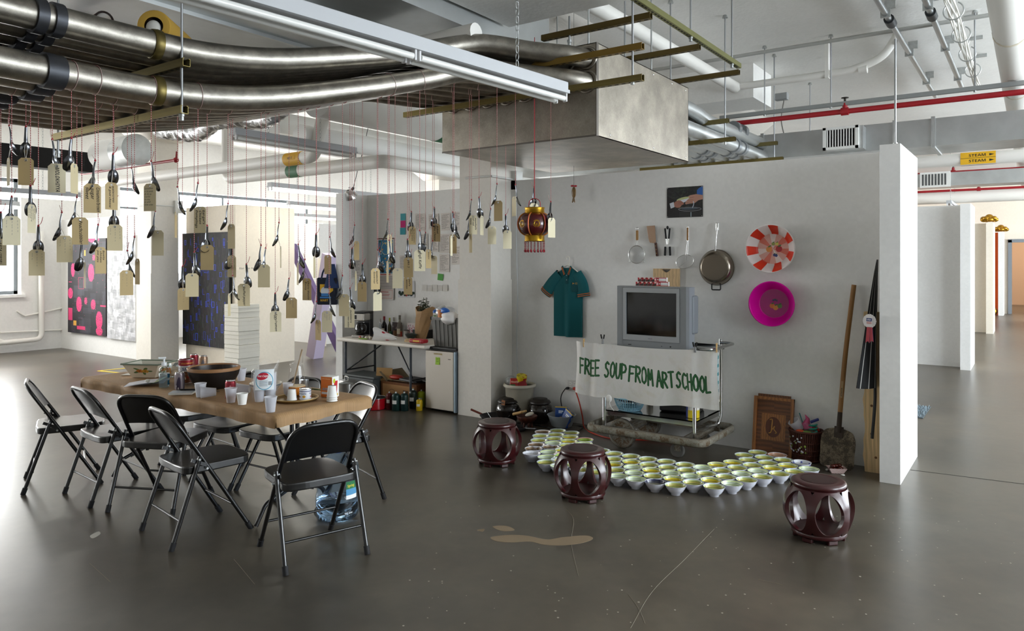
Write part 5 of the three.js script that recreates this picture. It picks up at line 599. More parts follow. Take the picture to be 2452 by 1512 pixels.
  const S = [
    [22, 300, 70, t_(20, 378, 444, 6)], [62, 302, 180, t_(62, 378, 443, 31)], [125, 333, 60, t_(136, 392, 460, 37, ['MOLOKHIYYA'], { size: 40 })], [171, 330, -150, t_(178, 392, 468, 15, ['~ ~'], { faint: 1 })],
    [228, 384, -60, t_(221, 440, 508, 38, ['Cinnamon/brown', 'sugar', 'sweet'], { size: 34 })], [271, 368, 180, t_(267, 437, 503, 26, ['watercress', '& goat cheese'], { size: 28 })], [315, 402, 110, null],
    [362, 385, 120, t_(359, 440, 507, 26, ['Somewhere', 'in Sib petals', '& lib to', 'Curtis', 'to my', 'in and', 'little ones'], { size: 22, up: 1 })], [2, 508, 180, t_(0, 572, 636, 26, ['APTA (1918)'], { size: 34 })],
    [28, 470, -150, t_(28, 518, 586, 40, null, { faint: 1 })], [73, 444, 180, t_(76, 490, 558, 16, ['Dear eater', 'let simmer', 'low and long', 'until soft', 'serve hot'], { size: 20 })], [92, 540, 180, t_(88, 598, 660, 38, null, { faint: 1 })],
    [148, 508, -70, t_(155, 565, 628, 37, null, { faint: 1 })], [184, 472, -100, t_(192, 521, 587, 35, ['Peachcobbler'], { size: 34 })], [235, 538, -120, t_(241, 592, 654, 23, ['Bonita', 'chicken', 'pot pies'], { size: 28, tone: 'b' })],
    [196, 582, -150, t_(203, 628, 690, 4)], [273, 480, 180, t_(275, 538, 600, 34, null, { faint: 1 })], [322, 567, -100, t_(329, 620, 680, 10, null, { tone: 'b' })], [305, 600, 100, t_(303, 648, 707, 28, null, { faint: 1, tone: 'b' })], [372, 505, -70, t_(378, 552, 613, 25)],
    [425, 447, 100, t_(421, 508, 570, 5, null, { tone: 'b' })], [474, 438, -100, t_(479, 495, 558, 26, ["Gai-gai's", 'Chicken', 'Dumplings'], { size: 32 })], [546, 487, -100, t_(554, 537, 595, 16)], [496, 540, -20, t_(496, 587, 646, 29, null, { tone: 'b' })],
    [465, 603, 150, t_(460, 655, 710, 30)], [437, 637, 180, t_(439, 690, 742, 25, null, { faint: 1, tone: 'b' })], [552, 588, -30, t_(555, 612, 664, 19, ['Please take', 'a long sip', 'daily and', 'on holidays'], { size: 21 })], [557, 660, 80, t_(549, 703, 757, 6)],
    [590, 632, 160, t_(584, 680, 733, 27, ['Stuffed pepper'], { size: 30 })], [625, 587, -60, null], [636, 594, -120, t_(632, 634, 688, 27)], [668, 533, -100, t_(672, 590, 642, 3)], [659, 702, 180, t_(660, 745, 795, 27, ['Eggy/ramen'], { size: 36 })],
    [692, 667, -130, t_(698, 713, 763, 25, ['Mulled', 'tea'], { size: 26, faint: 1 })], [714, 585, 120, t_(713, 630, 682, 4)], [730, 621, -80, t_(735, 667, 719, 20, ['Chana Masala', 'Bunny'], { size: 30, tone: 'b' })], [757, 560, 180, t_(753, 614, 666, 5)],
    [790, 567, 110, t_(785, 611, 657, 16, null, { tone: 'b' })], [758, 722, -100, t_(762, 767, 814, 13, ['Smoky beans', 'with rice'], { size: 22, tone: 'b' })], [788, 702, 100, t_(783, 745, 796, 24, ['Turkey', 'veggie', 'chili'], { size: 24, faint: 1 })],
    [849, 539, -80, t_(854, 578, 623, 12, null, { tone: 'b' })], [843, 594, 180, t_(852, 650, 696, 4)], [868, 631, 180, t_(867, 675, 722, 21, ['in me'], { size: 24, tone: 'b' })], [820, 660, -60, t_(824, 705, 757, 24)],
    [838, 690, 140, t_(837, 737, 785, 23, ['Huckleberry', 'red green onion'], { size: 26 })], [905, 598, 130, t_(899, 643, 693, 21, ['MARKOUT', 'Governor'], { size: 30, tone: 'b' })], [903, 655, 0, t_(904, 699, 745, 20, null, { tone: 'c' })], [929, 525, -90, t_(933, 562, 608, 11, ['CHERRYWOOD'], { size: 32 })],
    [932, 575, 140, t_(928, 625, 678, 5)], [946, 603, -80, t_(952, 643, 691, 24, null, { tone: 'c' })], [985, 507, -20, t_(987, 543, 586, 17, ["my Grandma's", 'curry potato', 'salad'], { size: 26, tone: 'b' })], [976, 573, 170, t_(978, 617, 664, 22, ['yko :)'], { size: 36, tone: 'b' })],
    [980, 610, 180, t_(977, 663, 706, 20, ["Derf's", 'wonton'], { size: 34, tone: 'b' })], [1005, 552, 30, t_(1005, 599, 652, 27, ['1qli Kaffe'], { size: 40, tone: 'c' })], [1019, 557, -40, t_(1026, 598, 643, 13, ['READY'], { size: 30, tone: 'b' })], [1040, 497, -10, t_(1044, 536, 579, 20, ['Baked', 'Mac Cheese'], { size: 34, tone: 'b' })],
    [1036, 577, -60, t_(1040, 613, 657, 14, null, { tone: 'c' })], [1084, 508, 20, t_(1085, 562, 607, 17, ['soto', 'banjar'], { size: 26, tone: 'b' })], [1087, 520, 110, t_(1081, 565, 612, 5)], [1129, 478, -90, t_(1133, 516, 561, 19, ['meatballs', 'of red', 'sauce'], { size: 32, tone: 'c' })],
    [1124, 525, -60, t_(1127, 560, 605, 7, null, { tone: 'a' })], [1147, 472, 160, t_(1154, 517, 563, 8, null, { tone: 'c' })], [1175, 500, -60, t_(1178, 542, 585, 20, null, { tone: 'c' })], [1190, 440, -90, t_(1193, 481, 530, 20, null, { tone: 'b' })],
    [1211, 514, 180, t_(1215, 552, 593, 20, null, { tone: 'c' })], [1234, 442, 90, t_(1231, 471, 518, 10, null, { tone: 'c' })], [1279, 448, -20, t_(1279, 487, 532, 20, null, { tone: 'c' })], [1319, 483, -30, t_(1321, 522, 567, 17, null, { tone: 'c' })]];
  for (const s of S) hang(...s); penSheet.needsUpdate = true; }
// red lantern and the small hanging fish charm
{ const p = at(1280, 537, 5.72), o = T('palace_lantern', 'red and gold round palace lantern with beaded fringe', 'lantern', p, 0.2), gold = M(0xc79a2e, 0.28, 0.85), redp = M(0x4d0a10, 0.3, 0, { clearcoat: 0.6 });
  const prof = [[0.055, 0.086], [0.085, 0.08], [0.112, 0.055], [0.126, 0.01], [0.122, -0.03], [0.105, -0.062], [0.08, -0.082], [0.06, -0.09]], n = 6;
  for (let k = 0; k < n; k++) { const g = new THREE.LatheGeometry(prof.map((q) => new THREE.Vector2(...q)), 8, k * PI / 3 + 0.09, PI / 3 - 0.18); P(o, 'red_panel', g, redp); const a = k * PI / 3 + PI / 6; const md = P(o, 'gold_medallion', tf(new THREE.CircleGeometry(0.03, 20), 0, 0.0, 0.122), M(0xa37420, 0.35, 0.7)); md.rotation.y = a; const mk = P(o, 'gold_motif', [tf(new THREE.TorusGeometry(0.02, 0.003, 5, 18), 0, 0, 0.124), B(0.022, 0.005, 0.002, 0, 0.004, 0.124), B(0.005, 0.024, 0.002, 0, 0, 0.124), B(0.018, 0.004, 0.002, 0, -0.008, 0.124)], gold); mk.rotation.y = a;
    const b = k * PI / 3; P(o, 'gold_rib', TU(prof.map((q) => [q[0] * 1.02 * Math.sin(b), q[1], q[0] * 1.02 * Math.cos(b)]), 0.006, 24, 6), M(0xb8702a, 0.4, 0.5)); P(o, 'pink_braid', TU(prof.map((q) => [q[0] * 1.06 * Math.sin(b), q[1], q[0] * 1.06 * Math.cos(b)]), 0.0035, 24, 5), M(0xc95a5a, 0.7)); }
  P(o, 'top_band', LA([[0.06, 0.084], [0.078, 0.088], [0.076, 0.122], [0.082, 0.124], [0.08, 0.13], [0.05, 0.13]], 36), gold); P(o, 'bottom_band', LA([[0.062, -0.088], [0.078, -0.09], [0.078, -0.128], [0.083, -0.13], [0.08, -0.136], [0.05, -0.13]], 36), gold);
  for (let k = 0; k < 18; k++) { const a = k / 18 * 2 * PI, x = 0.078 * Math.sin(a), z = 0.078 * Math.cos(a), g = []; for (let j = 0; j < 7; j++) g.push(SPH(j === 6 ? 0.007 : 0.0042, x, -0.142 - j * 0.0115, z, 1, j === 6 ? 1.6 : 1, 1, 6, 5)); P(o, 'bead_strand', g, M(0x8f1220, 0.25)); }
  P(o, 'hanging_loop', TU([[-0.05, 0.125, 0], [-0.042, 0.18, 0], [0, 0.2, 0], [0.042, 0.18, 0], [0.05, 0.125, 0]], 0.003, 24, 5), M(0xb01c28, 0.5)); P(o, 'hanging_cord', ROD([0, 0.2, 0], [0, 3.4 - p.y, 0], 0.003, 6), M(0xb01c28, 0.6)); }
{ const p = pz(1374, 448, -6.3), o = T('fish_charm', 'small brown fish charm with red bow on a thin chain', 'charm', p); P(o, 'fish_body', [SPH(0.026, 0, -0.055, 0, 0.95, 2.2, 0.6, 14, 12), EX(SH([[-0.006, -0.1], [-0.018, -0.15], [-0.012, -0.158], [0, -0.14], [0.012, -0.158], [0.016, -0.15], [0.006, -0.1]]), 0.008)], M(0x7a5c30, 0.4)); P(o, 'fish_eye', SPH(0.006, 0.01, -0.02, 0.014), M(0x3a2a14, 0.3)); P(o, 'bow', [SPH(0.016, -0.018, 0.012, 0, 1.2, 0.6, 0.5), SPH(0.016, 0.018, 0.008, 0, 1.2, 0.6, 0.5), SPH(0.007, 0, 0.01, 0)], M(0xb02030, 0.6)); P(o, 'chain', ROD([0, 0.01, 0], [0, 4.2 - p.y, 0], 0.0016, 5), MAT.dark); }
// ---------------------------------------------------------------- television cart
const WZ = -6.42;
{ const x0 = -3.1, x1 = -2.25, z0 = -6.3, z1 = -5.74, o = T('utility_cart', 'old stainless steel rolling cart with rusty bumper frame', 'cart');
  const ss = M(0xb9bab8, 0.3, 1, { roughnessMap: TX.steelRough }), rust = M(0xffffff, 0.75, 0.2, { map: TX.rust });
  P(o, 'top_shelf', [RB(x1 - x0 + 0.06, 0.02, z1 - z0 + 0.06, (x0 + x1) / 2, 0.885, (z0 + z1) / 2, 0.008), bx(x0 - 0.03, x1 + 0.03, 0.87, 0.91, z1 + 0.02, z1 + 0.03), bx(x0 - 0.03, x1 + 0.03, 0.87, 0.91, z0 - 0.03, z0 - 0.02)], ss);
  P(o, 'lower_shelf', [bx(x0, x1, 0.325, 0.335, z0, z1), bx(x0, x1, 0.29, 0.335, z1 - 0.008, z1), bx(x0, x1, 0.29, 0.335, z0, z0 + 0.008), bx(x0, x0 + 0.008, 0.29, 0.335, z0, z1), bx(x1 - 0.008, x1, 0.29, 0.335, z0, z1)], ss);
  for (const [x, z] of [[x0 + 0.01, z1 + 0.01], [x1 - 0.01, z1 + 0.01]]) P(o, 'post', PATH([[x, 0.2, z], [x, 0.25, z], [x, 0.9, z]], 0.017, 12), MAT.chrome);
  for (const x of [x0 + 0.01, x1 - 0.0]) P(o, 'post', PATH([[x - 0.06, 0.2, z0 + 0.15], [x - 0.02, 0.2, z0 - 0.0], [x, 0.28, z0 - 0.02], [x, 0.96, z0 - 0.02]], 0.017, 12, 0.06), MAT.chrome);
  P(o, 'push_handle', PATH([[x1, 0.93, z1], [x1 + 0.13, 0.93, z1], [x1 + 0.13, 0.93, z0], [x1, 0.93, z0]], 0.013, 12, 0.1), ss);
  const fx0 = x0 - 0.11, fx1 = x1 + 0.11, fz0 = z0 - 0.06, fz1 = z1 + 0.12;
  P(o, 'bumper_frame', (() => { const g = PATH([[fx0 + 0.2, 0, fz1], [fx1, 0, fz1], [fx1, 0, fz0], [fx0, 0, fz0], [fx0, 0, fz1], [fx0 + 0.21, 0, fz1]], 0.02, 8, 0.09, 6); g.scale(1, 1.7, 1); return tf(boxUV(g, 2.5), 0, 0.185, 0); })(), rust);
  P(o, 'underframe', [bx(x0, x1, 0.15, 0.19, z1 - 0.02, z1 + 0.01), bx(x0, x1, 0.15, 0.19, z0, z0 + 0.03), bx(x0 + 0.1, x0 + 0.16, 0.13, 0.19, z0, z1), bx(x1 - 0.12, x1 - 0.04, 0.15, 0.19, z0, z1)], rust);
  const ax = -2.95; for (const z of [-5.80, -6.32]) { const w = P(o, 'wheel', tf(LA([[0.0, -0.02], [0.03, -0.024], [0.035, -0.012], [0.1, -0.012], [0.108, -0.02], [0.124, -0.02], [0.13, -0.01], [0.13, 0.01], [0.124, 0.02], [0.108, 0.02], [0.1, 0.012], [0.035, 0.012], [0.03, 0.024], [0, 0.02]], 40), ax, 0.131, z, PI / 2), rust); P(w, 'tyre', tf(new THREE.TorusGeometry(0.122, 0.0105, 8, 40), ax, 0.131, z), M(0x5d5c58, 0.8)); P(w, 'hub', CY(0.02, 0.02, 0.06, ax, 0.131, z, 12, PI / 2), M(0x6f6a64, 0.5, 0.6)); }
  P(o, 'axle', ROD([ax, 0.131, -5.82], [ax, 0.131, -6.3], 0.011), M(0x8a8680, 0.5, 0.6));
  for (const [x, z] of [[-2.43, -5.79], [-2.37, -6.25]]) { const w = P(o, 'caster', tf(LA([[0, -0.014], [0.05, -0.014], [0.062, -0.008], [0.062, 0.008], [0.05, 0.014], [0, 0.014]], 26), x, 0.063, z, PI / 2, 0, 0), M(0x62605b, 0.75)); P(w, 'caster_fork', [bx(x - 0.02, x + 0.03, 0.06, 0.15, z + 0.016, z + 0.022), bx(x - 0.02, x + 0.03, 0.06, 0.15, z - 0.022, z - 0.016), bx(x - 0.02, x + 0.05, 0.14, 0.155, z - 0.024, z + 0.024)], rust); } }
// television
{ const x0 = -3.0, x1 = -2.36, y0 = 0.897, y1 = 1.43, zf = -5.80, o = T('television', 'silver tube television with dark glass screen on the cart', 'television'); const sv = M(0x9da0a2, 0.42, 0.35), sd = M(0x85888b, 0.45, 0.3);
  const w = x1 - x0, xc = (x0 + x1) / 2, yc = (y0 + y1) / 2;
  P(o, 'front_bezel', [bx(x0, x0 + 0.055, y0, y1, zf - 0.07, zf), bx(x1 - 0.055, x1, y0, y1, zf - 0.07, zf), bx(x0 + 0.055, x1 - 0.055, y1 - 0.012, y1, zf - 0.07, zf), bx(x0 + 0.055, x1 - 0.055, y0, y0 + 0.06, zf - 0.07, zf - 0.004)], sd);
  P(o, 'screen_surround', [bx(x0 + 0.058, x0 + 0.085, y0 + 0.062, y1 - 0.014, zf - 0.06, zf + 0.004), bx(x1 - 0.085, x1 - 0.058, y0 + 0.062, y1 - 0.014, zf - 0.06, zf + 0.004), bx(x0 + 0.085, x1 - 0.085, y1 - 0.055, y1 - 0.014, zf - 0.06, zf + 0.004), bx(x0 + 0.085, x1 - 0.085, y0 + 0.062, y0 + 0.11, zf - 0.06, zf + 0.004)], sv);
  const sc = new THREE.PlaneGeometry(w - 0.17, y1 - y0 - 0.165, 16, 12); warp(sc, (v) => { v.z = -0.012 * (v.x * v.x * 4 + v.y * v.y * 4) * 0.4; }); P(o, 'screen', tf(sc, xc, yc + 0.028, zf - 0.012), M(0x0c0d0d, 0.09));
  const back = new THREE.CylinderGeometry(0.5, 0.5, 1, 4); const shell = [bx(x0 + 0.01, x1 - 0.005, y0 + 0.01, y1 - 0.005, zf - 0.2, zf - 0.07)]; const fr = new THREE.BufferGeometry(); { const a = [x0 + 0.02, x1 - 0.012, y0 + 0.02, y1 - 0.03, zf - 0.2], b = [x0 + 0.12, x1 - 0.12, y0 + 0.05, y1 - 0.14, zf - 0.44], q = (s) => [[s[0], s[2], s[4]], [s[1], s[2], s[4]], [s[1], s[3], s[4]], [s[0], s[3], s[4]]], A = q(a), Bq = q(b), pos = [], quad = (p0, p1, p2, p3) => pos.push(...p0, ...p1, ...p2, ...p0, ...p2, ...p3); for (let i = 0; i < 4; i++) quad(A[i], A[(i + 1) % 4], Bq[(i + 1) % 4], Bq[i]); quad(Bq[0], Bq[1], Bq[2], Bq[3]); fr.setAttribute('position', new THREE.Float32BufferAttribute(pos, 3)); fr.computeVertexNormals(); } shell.push(fr); P(o, 'back_shell', shell, M(0x8b9096, 0.5, 0.1)); P(o, 'side_speaker', [RB(0.06, 0.33, 0.12, x1 - 0.02, y0 + 0.29, zf - 0.2, 0.02)], M(0x7d8288, 0.55));
  P(o, 'button', [B(0.03, 0.006, 0.004, x0 + 0.12, y0 + 0.022, zf - 0.003), CY(0.006, 0.006, 0.006, x1 - 0.14, y0 + 0.025, zf - 0.003, 10, PI / 2), B(0.006, 0.006, 0.004, x1 - 0.22, y0 + 0.025, zf - 0.003)], MAT.dark);
  P(o, 'brand_mark', B(0.062, 0.011, 0.001, xc, y0 + 0.083, zf + 0.0045), printed(canvasTex(128, 24, (g) => { g.fillStyle = '#9da0a2'; g.fillRect(0, 0, 128, 24); g.fillStyle = '#5a5d60'; g.font = 'bold 22px sans-serif'; g.fillText('PHILIPS', 16, 20); }))); }
// ten small red and white boxes on the television
{ const bm = canvasTex(64, 64, (g) => { g.fillStyle = '#b3242c'; g.fillRect(0, 0, 64, 64); g.fillStyle = '#e9d9d2'; g.beginPath(); g.moveTo(20, 0); g.lineTo(64, 0); g.lineTo(40, 30); g.fill(); g.fillStyle = '#3b2c28'; g.beginPath(); g.moveTo(0, 40); g.lineTo(64, 22); g.lineTo(64, 64); g.lineTo(10, 64); g.fill(); }), side = canvasTex(128, 48, (g) => { g.fillStyle = '#b3242c'; g.fillRect(0, 0, 128, 48); g.fillStyle = '#f2f0ee'; g.fillRect(30, 8, 94, 34); g.beginPath(); g.arc(15, 24, 10, 0, 7); g.fill(); g.fillStyle = '#b3242c'; g.fillRect(12, 20, 6, 14); g.fillStyle = '#999'; g.fillRect(36, 30, 80, 3); });
  const mk = (i, row) => { const o = T('snack_box', '', 'box'); P(o, 'carton', B(0.033, 0.036, 0.09, 0, 0.018, 0), M(0xdedad6, 0.5)); P(o, 'end_print', B(0.032, 0.035, 0.001, 0, 0.018, 0.0456), printed(bm)); P(o, 'side_print', tf(B(0.088, 0.035, 0.001, 0, 0, 0), 0.017, 0.018, 0, 0, PI / 2), printed(side)); return o; };
  const y = 1.431, b0 = mk(); let n = 0; const put = (x, yy, turn, l) => { const c = n ? copyOf(b0, [x, yy, -5.93], turn) : b0; n++; c.position.set(x, yy, -5.93); c.rotation.y = turn; c.userData.label = l; c.userData.group = 'small red boxes on the television'; };
  for (let i = 0; i < 5; i++) put(-2.845 + i * 0.041, y, 0.0, 'small red box in the lower row on the television, end outward'); put(-2.615, y, -1.5, 'red box in the lower row on the television, long white side outward');
  for (let i = 0; i < 4; i++) put(-2.825 + i * 0.042, y + 0.037, 0.0, 'small red box in the upper row on the television, end outward'); put(-2.632, y + 0.037, -1.5, 'red box in the upper row on the television, long white side outward'); }
// painted cloth banner
{ const o = T('cloth_banner', 'white canvas banner painted FREE SOUP FROM ART SCHOOL in green', 'banner'); const xa = -3.375, xb = -2.05, zf = -5.70, yt = 0.925, yb = 0.462;
  const strokes = { F: [[0, 0, 0, 10], [0, 0, 6, 0.3], [0, 5, 5, 4.6]], R: [[0, 0, 0, 10], [0, 0, 4.5, 0.6, 6, 2.6, 4.5, 4.6, 0, 5.2], [1.5, 5.2, 6.5, 10]], E: [[0, 0, 0, 10], [0, 0, 6, 0], [0, 5, 5, 4.8], [0, 10, 6.2, 9.8]], S: [[6, 1.2, 3.6, 0, 1, 1.6, 1.4, 3.9, 4.4, 5.4, 5.8, 7.4, 4, 9.6, 1.6, 10, 0, 8.8]], O: [[3.4, 0, 0.8, 2, 0, 5.2, 1, 8.8, 3.6, 10, 6, 8.4, 6.8, 5, 5.8, 1.6, 3.4, 0]], U: [[0, 0, 0.3, 7, 2, 9.8, 4.6, 9.6, 6.2, 7, 6.4, 0]], P: [[0, 0, 0, 10], [0, 0, 5, 0.8, 6.4, 3, 5, 5.2, 0, 6]], M: [[0, 10, 1.2, 0, 4, 6.4, 7, 0.4, 8.2, 10]], A: [[0, 10, 3.6, 0, 7, 10], [1.4, 6.6, 5.8, 6]], T: [[0, 0.3, 7, 0], [3.5, 0, 3.5, 10]], C: [[6, 1.4, 3.4, 0.2, 1, 2, 0.2, 5.4, 1.4, 9, 4, 10, 6.4, 8.6]], H: [[0, 0, 0, 10], [6.2, 0, 6.2, 10], [0, 5, 6.2, 4.8]], L: [[0, 0, 0, 10], [0, 10, 6, 9.4]] };
  const tex = canvasTex(2048, 720, (g, W, Hh) => { g.fillStyle = '#dcdad7'; g.fillRect(0, 0, W, Hh); const s0 = seed; seed = 3; for (let i = 0; i < 260; i++) { g.fillStyle = `rgba(${150 + rr(0, 40)},${140 + rr(0, 40)},${125},${rr(0.01, 0.05)})`; g.beginPath(); g.ellipse(rr(0, W), rr(0, Hh), rr(10, 120), rr(6, 40), rr(0, 3), 0, 7); g.fill(); } for (let i = 0; i < 60; i++) { g.fillStyle = 'rgba(90,80,60,0.5)'; g.fillRect(rr(0, W), rr(0, Hh), 3, 2); }
    g.lineCap = 'round'; g.lineJoin = 'round'; const words = [['FREE', 84, 226, 330, 205], ['SOUP', 474, 236, 340, 200], ['FROM', 838, 256, 365, 200], ['ART', 1236, 290, 245, 195], ['SCHOOL', 1500, 300, 480, 195]];
    for (const [wd, x, y, wid, h] of words) { const adv = wid / wd.length; [...wd].forEach((ch, i) => { const k = ch === 'M' ? 0.086 : 0.104, sx = adv * k * 1.05, dy = rr(-8, 8), tilt = rr(-0.05, 0.06); for (let p = 0; p < 3; p++) for (const st of strokes[ch]) { g.strokeStyle = ['#1e4a2c', '#24532f', 'rgba(58,120,66,0.55)'][p]; g.lineWidth = [28, 19, 8][p]; g.beginPath(); for (let q = 0; q < st.length; q += 2) { const X = x + i * adv + st[q] * sx + (5 - st[q + 1]) * 10 * tilt, Y = y + dy + i * 2.5 + st[q + 1] * h / 10; q ? g.lineTo(X, Y) : g.moveTo(X, Y); } g.stroke(); } }); } seed = s0; });
  const g = new THREE.PlaneGeometry(1, 1, 120, 48); warp(g, (v) => { const u = v.x + 0.5, f = 0.5 - v.y, x = xa + (xb - xa) * u; const clip = [0.05, 0.18, 0.84, 0.965]; let z = 0.006 * Math.sin(u * 21 + f * 2) * (0.4 + f) + 0.012 * Math.sin(u * 9 - f * 3.5) * f; for (const c of clip) z += 0.014 * Math.exp(-Math.pow((u - c - 0.03 * f * Math.sin(c * 30)) / 0.028, 2)) * (1 - f * 0.55); z += 0.028 * Math.exp(-Math.pow((u - 0.185) / 0.05, 2)) * f + 0.026 * Math.exp(-Math.pow((u - 0.825) / 0.05, 2)) * f; let sag = 0; for (let i = 0; i < 3; i++) if (u > clip[i] && u < clip[i + 1]) { const w = (u - clip[i]) / (clip[i + 1] - clip[i]); sag = -0.012 * Math.sin(w * PI) * (i === 1 ? 1.2 : 0.5); }
    if (u < 0.05) z -= 0.03 * Math.pow((0.05 - u) / 0.05, 2); v.set(x + 0.006 * Math.sin(f * 5) * (u < 0.5 ? 1 : -1), yt + sag * (1 - f) + (yb - yt) * f * (1 + 0.02 * Math.sin(u * 14)) - f * 0.02 * Math.sin(u * PI), zf + z); });
  const back = g.clone(); back.translate(0, 0, -0.0016); P(o, 'cloth', [g, back], printed(tex, 0.85)); }
// clips and pegs on the banner
{ const clipP = (px, py) => pz(px, py, -5.69); const peg = (px, py, l) => { const o = T('clothes_peg', l, 'peg', clipP(px, py), 0); for (const s of [-1, 1]) P(o, 'jaw', RB(0.009, 0.075, 0.006, 0, 0.005, s * 0.006, 0.002, 1, s * 0.09), M(0xd3ae78, 0.7)); P(o, 'spring', CY(0.005, 0.005, 0.012, 0, 0, 0, 10, 0, 0, PI / 2), MAT.galv); };
  peg(1398, 823, 'wooden clothes peg on the banner corner below the green shirt'); peg(1716, 835, 'wooden clothes peg on the banner corner by the cart handle');
  const bc = (px, py, l) => { const o = T('spring_clip', l, 'clip', clipP(px, py)); for (const s of [-1, 1]) { P(o, 'handle_tip', RB(0.014, 0.04, 0.008, s * 0.013, 0.042, 0, 0.004, 2, 0, 0, -s * 0.22), MAT.rubber); P(o, 'jaw', RB(0.011, 0.045, 0.012, s * 0.004, 0.0, 0, 0.003, 1, 0, 0, s * 0.04), M(0x8f9092, 0.4, 0.8)); } };
  bc(1443, 818, 'black tipped spring clip on the banner beside the television'); bc(1664, 838, 'black tipped spring clip on the banner below the pan'); }
one('tea_towel', 'teal plaid tea towel hanging on the cart side behind the banner', 'towel', warp(new THREE.PlaneGeometry(0.14, 0.4, 10, 12), (v) => { v.z = 0.01 * Math.sin(v.x * 60); }), printed(canvasTex(64, 128, (g) => { g.fillStyle = '#d5dede'; g.fillRect(0, 0, 64, 128); g.fillStyle = '#2f7d86'; for (let i = 0; i < 6; i++) g.fillRect(0, 8 + i * 22, 64, 8); for (let i = 0; i < 4; i++) g.fillRect(6 + i * 16, 0, 5, 128); }), 0.9), [-2.12, 0.70, -5.78], [0, 1.15, 0]);
// on the lower shelf of the cart
{ const o = T('plastic_colander', 'pale blue plastic colander basket on the lower cart shelf', 'colander', ph(1508, 982, 0.336)); const bl = M(0x8cbcd2, 0.45); const r = (y) => 0.085 + 0.055 * Math.pow(y / 0.115, 0.6); for (let i = 0; i < 40; i++) { const a = i / 40 * 2 * PI; P(o, 'slat', TU([0.01, 0.04, 0.075, 0.112].map((y) => [r(y) * Math.sin(a), y, r(y) * Math.cos(a)]), 0.0032, 8, 5), bl); } P(o, 'ring', [0.03, 0.055, 0.08].map((y) => tf(new THREE.TorusGeometry(r(y), 0.0022, 5, 40), 0, y, 0, PI / 2)), bl); P(o, 'rim', tf(new THREE.TorusGeometry(r(0.115), 0.007, 6, 40), 0, 0.115, 0, PI / 2), bl); P(o, 'basket_floor', [CY(0.088, 0.08, 0.012, 0, 0.006, 0, 36), CY(0.086, 0.095, 0.03, 0, 0.018, 0, 36, 0, 0, 0, true)], bl);
  one('striped_towel', 'dark striped cloth folded inside the blue colander', 'towel', SPH(0.12, 0, 0, 0, 1, 0.24, 1, 20, 8), printed(canvasTex(64, 64, (g) => { g.fillStyle = '#3d3a4c'; g.fillRect(0, 0, 64, 64); g.fillStyle = '#a9a2a8'; for (let i = 0; i < 8; i++) g.fillRect(i * 8, 0, 3, 64); }), 0.9), ph(1508, 982, 0.336).add(V(0, 0.1, 0))); }
one('black_player', 'black portable player lying on the lower cart shelf', 'player', [RB(0.34, 0.085, 0.26, 0, 0.043, 0, 0.02), RB(0.3, 0.01, 0.22, 0, 0.088, 0, 0.004)], M(0x151517, 0.4), [-2.52, 0.336, -6.1], [0, 0.15, 0]);
{ const o = T('glue_tub', 'white and yellow glue jar at the edge of the cart shelf', 'jar', ph(1659, 1000, 0.336), 0.2); P(o, 'jar', LA([[0, 0], [0.05, 0], [0.055, 0.005], [0.055, 0.1], [0.05, 0.105], [0, 0.105]], 30), printed(canvasTex(256, 128, (g) => { g.fillStyle = '#efece6'; g.fillRect(0, 0, 256, 128); g.fillStyle = '#e2c61e'; g.fillRect(0, 60, 256, 46); g.fillStyle = '#c12c34'; for (const x of [6, 134]) { g.font = 'bold 26px sans-serif'; g.fillText('GLUE', x + 14, 48); } g.fillStyle = '#2a3a8a'; g.fillRect(190, 20, 40, 80); }), 0.45)); P(o, 'lid', CY(0.045, 0.045, 0.025, 0, 0.117, 0, 26), M(0xe8e6e0, 0.5)); }
one('plastic_bottle', 'small white bottle lying behind the blue colander', 'bottle', [CY(0.03, 0.03, 0.1, 0, 0.05, 0, 16), CY(0.014, 0.02, 0.03, 0, 0.113, 0, 14)], M(0x6b6558, 0.6), ph(1556, 965, 0.336));
one('cloth_rag', 'white rag tied to the cart post beside the colander', 'rag', [SPH(0.028, 0, 0, 0, 1, 1.2, 0.6, 12, 8), TU([[0, 0.02, 0], [0.02, -0.06, 0.01], [0.05, -0.1, 0]], 0.003, 12, 5)], M(0xdcdad6, 0.9), ph(1458, 955, 0.46));
